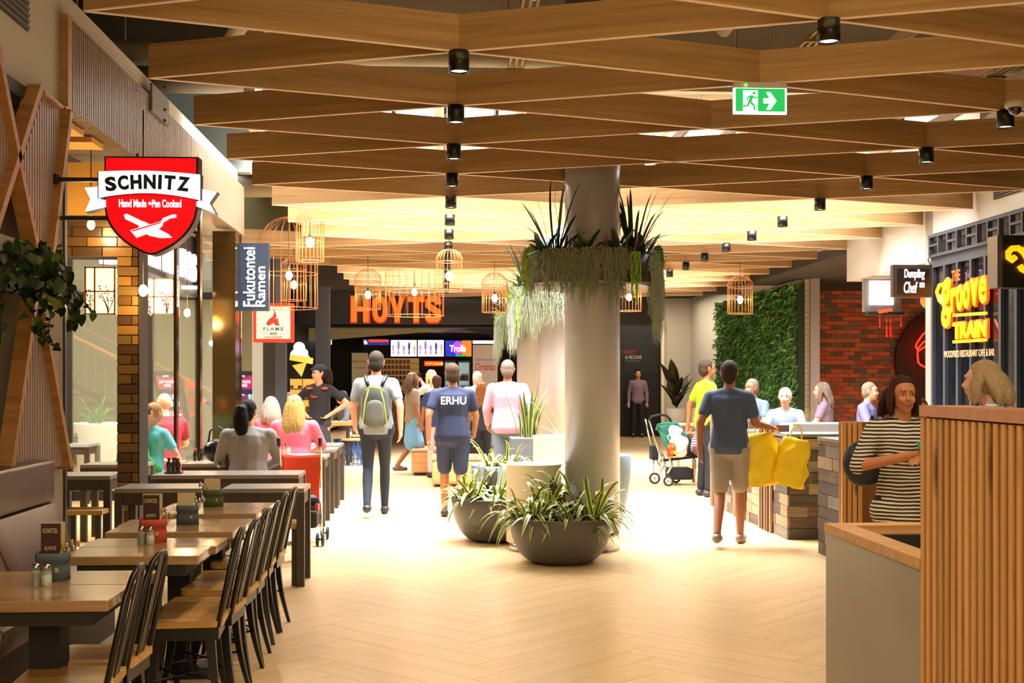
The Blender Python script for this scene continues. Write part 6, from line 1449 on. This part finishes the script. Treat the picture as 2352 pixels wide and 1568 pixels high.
    if shoes:
        ms = mat('shoe_'+shoes[1:], shoes, .5)
        for s in (-1, 1):
            an = Lg[s][1]; z0 = 0 if pose != 'walk' or (s if not legs else s*legs) > 0 else an.z-.085
            c = MB(); c.cap((an.x, an.y-.03*k, .045*k+z0), (an.x, an.y+.05*k, .045*k+z0), .045*k, .042*k, 1, 1); c.cap((an.x, an.y+.05*k, .040*k+z0), (an.x+s*.008, an.y+.165*k, .032*k+z0), .042*k, .034*k, 1.1, 1)
            c.v = [(x, y, max(z0, z)) for x, y, z in c.v]; c.build('shoe', ms, t)
    # hair
    st_, hcx = hair[0], hair[1]
    if st_ != 'bald':
        mh = mat('hair_'+hcx[1:], hcx, .75, noise=.35, nscale=60, bump=.5, spec=.15); c = MB()
        c.ell((0, -.024, .040), (.083, .098, .093), 22, 14); c.ell((0, -.055, -.01), (.076, .066, .085), 18, 10)
        cut = []
        for v in c.v:
            x, y, z = v
            if y > .035 and z < .075: y = .035+(y-.035)*.1
            cut.append(Hd(x, y, z))
        c.v = [tuple(q) for q in cut]
        def lock(px, py, pz_, L, out, r, sway=0):
            P = [Hd(px, py, pz_)]; dz = L/7
            for i in range(7): P.append(P[-1]+V((px*out*.12*k*(1 if i < 3 else -.4)+sway*.01*i, (-.011 if py < -.03 and i < 5 else .0), -dz*k)))
            return P, [r*.7*k, r*k, r*k, r*k, r*.95*k, r*.8*k, r*.6*k, r*.2*k]
        if st_ in ('long', 'bob', 'mid'):
            L = {'long': .34, 'bob': .17, 'mid': .25}[st_]; rg = random.Random(int(hcx[1:], 16))
            for i in range(34):
                a = radians(150+240*i/33); x = .080*sin(a)*-1; y = -.022+.088*cos(a)*1.0
                x, y = .082*cos(radians(-20-140*i/33)), -.02+.092*sin(radians(-20-140*i/33))
                P, rr = lock(x, y, .03+rg.uniform(-.01, .02), L*rg.uniform(.86, 1.02), .8, .026, rg.uniform(-.2, .2)); c.tube(P, rr, 7)
            for s in (-1, 1):
                for q in range(3): P, rr = lock(s*.076, -.01+.014*q, .045-.01*q, L*.97, .5, .022); c.tube(P, rr, 6)
        if st_ == 'ponytail':
            P = [Hd(0, -.10, .055), Hd(0, -.145, .04), Hd(0, -.155, -.03), Hd(0, -.15, -.12), Hd(.01, -.14, -.19), Hd(.01, -.13, -.22)]
            c.tube(P, [.035*k, .058*k, .072*k, .070*k, .048*k, .012*k], 12)
        if st_ == 'cap': pass
        o = c.build('hair', mh, t); remesh(o, .008 if vox < .01 else .011, 2)
        if st_ == 'long' or st_ == 'mid':     # loose strands over the mass
            c2 = MB(); rg = random.Random(3)
            for i in range(46):
                a = radians(-15-150*rg.random()); x, y = .092*cos(a), -.02+.102*sin(a); P, rr = lock(x*.9, y*.9, .03+.05*rg.random(), (L+.03)*rg.uniform(.85, 1.05), .75, .007, rg.uniform(-.3, .3)); P = [Hd(0, -.045, .118), Hd(x*.55, -.03+(y+.03)*.6, .112)]+[p+V((0, -.006, 0)) for p in P]; c2.tube(P, [.004, .006]+rr, 5)
            hl = hexc(hcx); c2.build('hair_strands', mat('strand_'+hcx[1:], tuple(min(1, q*1.35+.02) for q in hl), .45), t, kind='stuff')
    t['_'] = 0; del t['_']
    return t, T, Hd, A
def look(x, y): return atan2(-x, y)
AW = -YAW*.3
# --- woman with striped top by the counter
M_str = stripes('striped_jersey', '#d8cdb8', '#1d1815', 44, 2, .5)
p = D(2074, 900, 6.75); w, T_, Hd_, A_ = person('woman in a black and white striped top looking at the camera, holding a phone', (p.x, p.y, 0), pi+radians(2), 1.70, 'stand', 'warm', ('bob', '#3a2417'), M_str, 'elbow', mat('black_trousers', '#0f0e0e', .8), 'tight', '#111111', {1: ((.30, .02, 1.16), (.02, .26, 1.24)), -1: ((-.24, .10, 1.15), (.0, .29, 1.20))}, None, 1.06, .12, -.02, radians(-4), .006, True, None, hem=.16, topname='striped_top')
w.scale = (.89, .89, .89)
ph = tag(MB().rbox((-.035, -.075, -.005), (.035, .075, .005), .003).build('phone', M_teal), 'phone held in both hands of the woman in the striped top', 'phone'); q = w.matrix_basis @ V((0, 0, 0))
pp = Matrix.Translation(w.location) @ Matrix.Rotation(w.rotation_euler.z, 4, 'Z') @ Matrix.Scale(.89, 4) @ V((.0, .345, 1.255)); ph.location = pp; ph.rotation_euler = (radians(40), 0, 0)
hbg = thing('handbag', 'dark navy shoulder bag hanging at the hip of the woman in the striped top', 'bag', tuple(Matrix.Translation(w.location) @ Matrix.Rotation(w.rotation_euler.z, 4, 'Z') @ V((.20, -.06, 1.03))))
MB().ell((0, 0, 0), (.12, .08, .13), 20, 12).build('bag', mat('navy_leather', '#1b1f33', .5, noise=.2, nscale=20, bump=.3), hbg); MB().tube([(.02, .03, .11), (.04, .04, .2), (.05, .01, .26), (.04, -.04, .2), (.02, -.04, .11)], .009, 6).build('strap', M_black, hbg)
# --- standing man by the black wall
M_chk = stripes('checked_shirt', '#6b5060', '#8d7682', 70, 0, .5); p = G(1465, 1004)
person('man in a mauve shirt and dark trousers standing by the black wall with a bottle', (p.x, p.y, 0), pi-.15, 1.74, 'stand', 'asian', ('short', '#15100d'), M_chk, 'long', mat('dark_trousers', '#16181c', .8), 'long', '#15100c', None, None, 1.0, .05, 0, .3, .011, True)
tag(MB().lathe([(.03, 0), (.033, .13), (.014, .18), (.013, .2)], n=12).build('water_bottle', M_cg), 'clear bottle in the hand of the man in the mauve shirt', 'bottle').location = (p.x-.25, p.y-.12, .76)
# --- man walking away with a backpack
M_gt = mat('grey_tee', '#7a8287', .85, noise=.06, nscale=8); M_jean = mat('dark_jeans', '#1a2230', .85, noise=.15, nscale=20); p = G(864, 1184)
mw, Tm, Hm, Am = person('man in a grey t-shirt and dark jeans walking away with a grey backpack', (p.x, p.y, 0), .0, 1.80, 'walk', 'fair', ('short', '#2f2923'), M_gt, 'short', M_jean, 'tight', '#23262b', {1: 'swing_b', -1: 'swing_f'}, None, 1.08, 0, .02, 0, .008, False)
bp = thing('backpack', 'dark grey backpack with lime green straps on the walking man', 'backpack', (p.x, p.y, 0)); c = MB()
c.cap((0, -.20, 1.10), (0, -.19, 1.34), .135, .12, 1.15, .75, n=20); o = c.build('main_bag', mat('pack_grey', '#3c3e3d', .8, noise=.2, nscale=12), bp); remesh(o, .01, 4)
c = MB(); c.cap((0, -.29, 1.06), (0, -.285, 1.2), .09, .08, 1.2, .5, n=16); o = c.build('front_pocket', mat('pack_grey2', '#54544c', .8), bp); remesh(o, .01, 3)
M_lime = mat('lime_trim', '#8fb82a', .6)
for s in (-1, 1): MB().tube([(s*.08, -.24, 1.44), (s*.11, -.10, 1.53), (s*.12, .02, 1.52), (s*.13, .12, 1.42), (s*.14, .13, 1.3)], .02, 8).build('shoulder_strap', M_black, bp); MB().tube([(s*.06, -.325, 1.40), (s*.10, -.335, 1.25), (s*.12, -.32, 1.1), (s*.13, -.29, 1.0)], .008, 6).build('lime_strap', M_lime, bp)
MB().tube([(-.1, -.31, 1.38), (-.03, -.335, 1.42), (.05, -.335, 1.40), (.1, -.31, 1.37)], .012, 6).build('lime_strap', M_lime, bp)
# --- navy shirt
M_nav2 = mat('navy_tee', '#1a2340', .85, noise=.1, nscale=8); p = G(1040, 1190)
nv, *_ = person('person in a navy t-shirt with a large white back print and navy shorts', (p.x, p.y, 0), .05, 1.66, 'walk', 'tan', ('short', '#3b2a20'), M_nav2, 'short', mat('navy_shorts', '#232c4a', .85), 'short', '#3a3634', {1: 'swing_f', -1: 'swing_b'}, -1, 1.16, .06, 0, 0, .009, False)
text('shirt_print', 'ERHU', nv, (0, -.158, 1.27), .27, .085, mat('print_white', '#d8d4cc', .7), .004, .02)
# --- pink shirt
M_pk = stripes('pink_shirt', '#b87a8e', '#c692a2', 60, 0, .5); p = G(1166, 1160)
person('man in a pale pink shirt and grey trousers walking away behind the planters', (p.x, p.y, 0), -.1, 1.72, 'walk', 'tan', ('short', '#6b5a50'), M_pk, 'long', mat('grey_trousers', '#5a6570', .85), 'long', '#26221f', {1: 'swing_b', -1: 'swing_f'}, None, 1.12, .12, 0, 0, .011, False)
# --- staff woman with hands on hips
M_bt = mat('black_tee', '#17171b', .85); p = D(733, 900, 16.9)
stf, Ts, Hs, As = person('woman in a black cap, black t-shirt and dark apron standing with hands on hips', (p.x, p.y, 0), pi-.25, 1.69, 'stand', 'fair', ('ponytail', '#241713'), M_bt, 'short', mat('apron_grey', '#30323a', .85), 'skirt', '#111111', {1: 'hips', -1: 'hips'}, None, .98, 0, 0, -.7, .009, True, botname='apron')
c = MB(); c.ell((0, -.015, .075), (.090, .105, .062), 18, 10); c.cap((-.04, .10, .065), (.04, .10, .065), .012, .012); MB().add([Hs(*v) for v in c.v], c.f, True).build('cap', mat('cap_navy', '#1f2a36', .8), stf)
for s in (-1, 1): MB().ell((s*.11, .085, 1.37), (.05, .03, .02), 10, 6).build('red_trim', M_popr, stf)
MB().loop([Hs(.032+.02*cos(a*pi/6), .088, .010+.016*sin(a*pi/6)) for a in range(12)], .0022, 5).loop([Hs(-.032+.02*cos(a*pi/6), .088, .010+.016*sin(a*pi/6)) for a in range(12)], .0022, 5).build('glasses', M_black, stf)
text('shirt_print', 'Flame', stf, (.02, .148, 1.26), .09, .035, M_frd, .003, .01, rot=(pi/2, 0, pi))
# --- seated diners
M_gs = stripes('grey_pinstripe', '#77706e', '#8a8482', 90, 0, .5); M_pinkt = mat('rose_tee', '#d4586c', .8, noise=.06, nscale=8); M_sky = mat('sky_tee', '#62b9c4', .8, noise=.06, nscale=8); M_mar = mat('crimson_tee', '#8f1f2c', .8, noise=.06, nscale=8); M_dk = mat('dark_trousers', '#16181c', .8)
def place(px, Z): q = D(px, 900, Z); return (q.x, q.y, 0)
def stool_for(px, Z, label):
    q = place(px, Z); low_stool(V(q), label, .45)
person('woman in a grey pinstriped shirt with a black ponytail seated with her back turned', place(570, 11.0), .1, 1.66, 'sit', 'asian', ('ponytail', '#0d0b0b'), M_gs, 'long', M_dk, 'long', '#222222', {1: 'table', -1: 'hold'}, None, 1.18, .08, .12, -.45, .008, False, topname='shirt'); stool_for(570, 11.0, 'square stool under the woman in the grey shirt')
q = V(place(533, 10.95)); q.y += .12
bb, *_ = person('toddler in dark clothes held against the shoulder of the woman in grey', (q.x, q.y, .42), pi-.5, .78, 'sit', 'asian', ('short', '#2a1a12'), mat('toddler_top', '#2c2b2e', .8), 'long', M_dk, 'long', '#2c2b2e', {1: 'table', -1: 'lap'}, None, 1.25, .1, 0, .3, .007, True, seat=.12)
tag(MB().tube([(0, 0, 0), (.01, 0, .05), (.0, 0, .1)], [.008, .018, .008], 10).build('toy', mat('toy_blue', '#2f9fd0', .4)), 'blue toy in the hand of the toddler', 'toy').location = tuple(q+V((-.03, -.13, .66-.08)))
person('blonde woman in a rose pink t-shirt seated with her back turned', place(676, 13.1), -.1, 1.68, 'sit', 'pale', ('long', '#94763f'), M_pinkt, 'elbow', M_dk, 'long', '#222222', {1: 'table', -1: 'table'}, None, 1.2, .06, .05, 0, .008, False); stool_for(676, 13.1, 'square stool under the blonde woman in pink')
person('diner in a pink top half hidden behind the woman in grey', place(622, 14.6), .2, 1.6, 'sit', 'pale', ('mid', '#8f7666'), M_pinkt, 'short', M_dk, 'long', '#222222', {1: 'table', -1: 'table'}, None, 1.05, 0, 0, 0, .011, False)
person('bald man in a crimson t-shirt seated beside the brick pillar', place(380, 13.3), .55, 1.74, 'sit', 'pale', ('bald', '#000000'), M_mar, 'short', M_dk, 'long', '#222222', {1: 'table', -1: 'table'}, None, 1.15, .12, .05, .25, .009, False)
person('fair-haired girl in a sky blue t-shirt seated beside the brick pillar', place(345, 12.1), -.5, 1.55, 'sit', 'pale', ('ponytail', '#a88458'), M_sky, 'short', mat('blue_jeans', '#2f4f86', .8), 'long', '#222222', {1: 'table', -1: 'table'}, None, 1.0, 0, .1, -.2, .009, False)
person('person in a green jacket seated left of the brick pillar', place(282, 12.0), -1.2, 1.6, 'sit', 'pale', ('short', '#54402e'), mat('green_jacket', '#1f8a4a', .6), 'long', M_dk, 'long', '#222222', {1: 'table', -1: 'table'}, None, 1.0, 0, .35, 0, .011, False)
person('man in a maroon polo shirt standing behind the glass by the ticket kiosk', place(537, 17.8), .3, 1.5, 'stand', 'pale', ('short', '#8a7c72'), mat('maroon_polo', '#6b1f3a', .8), 'short', M_dk, 'long', '#222222', None, None, 1.15, .1, 0, 0, .012, False)
person('pale haired woman in a white top seated beyond the blue-grey post', place(662, 18.6), pi+.4, 1.62, 'sit', 'pale', ('long', '#8c7660'), M_white, 'long', M_dk, 'long', '#222222', {1: 'table', -1: 'table'}, None, .95, 0, .1, 0, .012, True)
person('dark haired woman with headband seated at the communal table', place(792, 21.6), pi-.9, 1.62, 'sit', 'pale', ('mid', '#1c1616'), mat('grey_jacket', '#54595f', .8), 'long', mat('pale_trousers', '#a8a49a', .8), 'long', '#444444', {1: 'table', -1: 'table'}, None, .95, 0, .1, 0, .012, True)
# --- people round the cinema counter
pw, *_ = person('long-haired blonde woman in a pale top photographing with a camera raised', place(990, 22.0), .95, 1.66, 'stand', 'pale', ('long', '#b0895a'), mat('pale_knit', '#a9a49c', .8), 'long', M_jean, 'long', '#222222', {1: 'camera', -1: 'camera'}, None, 1.1, .05, 0, 0, .012, False)
cm = thing('camera', 'black camera raised to the eye of the blonde woman', 'camera', tuple(Matrix.Translation(pw.location) @ Matrix.Rotation(pw.rotation_euler.z, 4, 'Z') @ V((0, .30, 1.56))), .95); MB().rbox((-.07, -.03, -.04), (.07, .03, .045), .01).build('camera_body', M_black, cm); MB().tube([(0, .03, 0), (0, .12, 0)], .035, 16).build('lens', M_black, cm)
person('white haired man in a light blue shirt seen from behind', place(1095, 20.5), .0, 1.62, 'stand', 'pale', ('short', '#b8b0a0'), mat('light_blue_shirt', '#8d9ac4', .8), 'long', M_dk, 'long', '#222222', None, None, 1.12, .1, 0, .4, .012, False)
person('brown haired girl with long hair standing beside the white haired man', place(1107, 18.4), .1, 1.45, 'stand', 'tan', ('long', '#8a5a30'), mat('charcoal_top', '#2a2f3c', .8), 'short', M_jean, 'long', '#222222', None, None, 1.0, 0, 0, -.3, .012, False)
person('person in a blue denim shirt left of the navy-shirted walker', place(1003, 18.6), .2, 1.55, 'stand', 'tan', ('short', '#4a3426'), mat('denim_shirt', '#24406e', .8), 'short', mat('white_trousers', '#b9b6b2', .8), 'long', '#222222', None, None, 1.05, 0, 0, 0, .012, False)
person('person in a light blue skirt crossing towards the cinema counter', place(948, 19.3), -1.2, 1.6, 'walk', 'tan', ('mid', '#5a4636'), mat('taupe_top', '#8a7a68', .8), 'short', mat('blue_skirt', '#6aa2cf', .8), 'skirt', '#6a5a4a', None, None, 1.0, 0, 0, 0, .012, False, botname='skirt')
# --- right hand side
M_hv = mat('lime_shirt', '#8fa80a', .75); p = V(place(1622, 15.6))
person('man in a lime green shirt passing in front of the far white wall', tuple(p), -1.35, 1.74, 'stand', 'tan', ('short', '#3b2c22'), M_hv, 'short', M_dk, 'long', '#333333', {1: 'swing_f', -1: 'swing_b'}, None, 1.1, .05, 0, 0, .010, False)
p = G(1675, 1252); yb_, Ty, Hy, Ay = person('shopper in a dark blue top and pale shorts walking with yellow bags', (p.x, p.y, 0), -.35, 1.66, 'walk', 'tan', ('short', '#3a2a20'), mat('slate_blue_top', '#3f4c68', .85), 'short', mat('taupe_shorts', '#8f8478', .85), 'short', '#8a7460', {1: ((.24, .02, 1.14), (.36, .18, 1.10)), -1: 'swing_b'}, None, 1.08, 0, 0, 0, .009, False)
M_yel = mat('yellow_plastic', '#f0cc08', .4, noise=.08, nscale=9); mwx = Matrix.Translation(yb_.location) @ Matrix.Rotation(-.35, 4, 'Z')
for i, (x, y, z, sc, lb) in enumerate(((.31, .17, .0, 1.0, 'bright yellow shopping bag hanging from the right hand of the shopper'), (.50, .14, .02, .92, 'second yellow shopping bag, farther right beside the brighter one'))):
    t = thing('shopping_bag', lb, 'bag', tuple(mwx @ V((x, y, .54))), [.1, -.5][i], 'yellow shopping bags')
    from mathutils import noise as nz_
    b = MB(); n = 26; m_ = 14; vs = []
    for r in range(m_+1):
        v = r/m_; wd = (.17+.02*sin(v*3))*(1-.35*v**2)*sc; dp = .075*(1-.6*v)*sc
        for j in range(n):
            a = 2*pi*j/n; q = V((wd*cos(a), dp*sin(a), v*.47*sc)); vs.append(tuple(q+V((1, 1, .3))*.03*nz_.noise(q*11+V((i*5, 0, 0)))))
    b.add(vs, [(r*n+j, r*n+(j+1)%n, (r+1)*n+(j+1)%n, (r+1)*n+j) for r in range(m_) for j in range(n)]+[tuple(range(n))[::-1], tuple(m_*n+j for j in range(n))], True); b.build('bag', M_yel, t)
    for s in (-1, 1): MB().tube([(s*.06, 0, .44*sc), (s*.04, 0, .52), (0, 0, .56), (-s*.02, 0, .56)], .007, 6).build('handle', M_yel, t)
    t.rotation_euler.y = -.12+.3*i
person('woman with brown hair and bare shoulders seated behind the tall slatted post', place(1612, 17.0), pi+.9, 1.6, 'sit', 'pale', ('mid', '#6b4a34'), stripes('patterned_top', '#6a5a80', '#b8b4c0', 30, 2, .5), 'none', mat('mauve_trousers', '#5a4652', .8), 'long', '#332c2c', {1: 'table', -1: 'lap'}, None, 1.1, .08, .15, 0, .011, True)
person('white haired diner seated behind the clad box', place(1805, 14.6), pi-.4, 1.6, 'sit', 'pale', ('short', '#d5cfc0'), mat('pale_blue_shirt', '#6f7d90', .8), 'short', M_dk, 'long', '#222222', {1: 'table', -1: 'table'}, None, 1.05, .05, .1, 0, .011, True, seat=.56)
person('grey haired diner in a blue-grey shirt seated behind the barrier', place(1735, 15.8), 2.2, 1.7, 'sit', 'tan', ('short', '#6a625a'), mat('blue_grey_shirt', '#5a6a86', .8), 'short', M_dk, 'long', '#222222', {1: 'table', -1: 'table'}, None, 1.1, .05, .1, 0, .012, True, seat=.62)
person('diner in a mauve top seated at the back by the brick wall', place(1900, 16.4), 1.2, 1.65, 'sit', 'pale', ('mid', '#7a6a5c'), mat('mauve_top', '#8a7488', .8), 'short', M_dk, 'long', '#222222', {1: 'table', -1: 'table'}, None, 1.05, 0, .1, 0, .012, True, seat=.6)
person('diner in a pale lilac shirt seated between the brick wall and the striped woman', place(1985, 15.4), -2.2, 1.65, 'sit', 'pale', ('short', '#8c7a6a'), mat('lilac_shirt', '#77759a', .8), 'long', M_dk, 'long', '#222222', {1: 'table', -1: 'table'}, None, 1.1, 0, .1, 0, .012, True, seat=.6)
person('fair-haired person in a blue and white striped top at the right edge', place(2330, 6.6), .9, 1.62, 'stand', 'pale', ('bob', '#a08868'), stripes('blue_stripe', '#9db4d6', '#e2e6ee', 55, 2, .5), 'long', M_dk, 'long', '#222222', {1: 'phone', -1: 'phone'}, None, 1.15, 0, .25, 0, .008, False)
person('curly red-brown haired person seated low behind the slatted partition', place(2112, 9.2), pi, 1.35, 'stand', 'tan', ('mid', '#5c2418'), mat('rust_top', '#5a2a20', .8), 'long', M_dk, 'long', '#222222', None, None, 1.0, 0, 0, 0, .010, False)
flush()
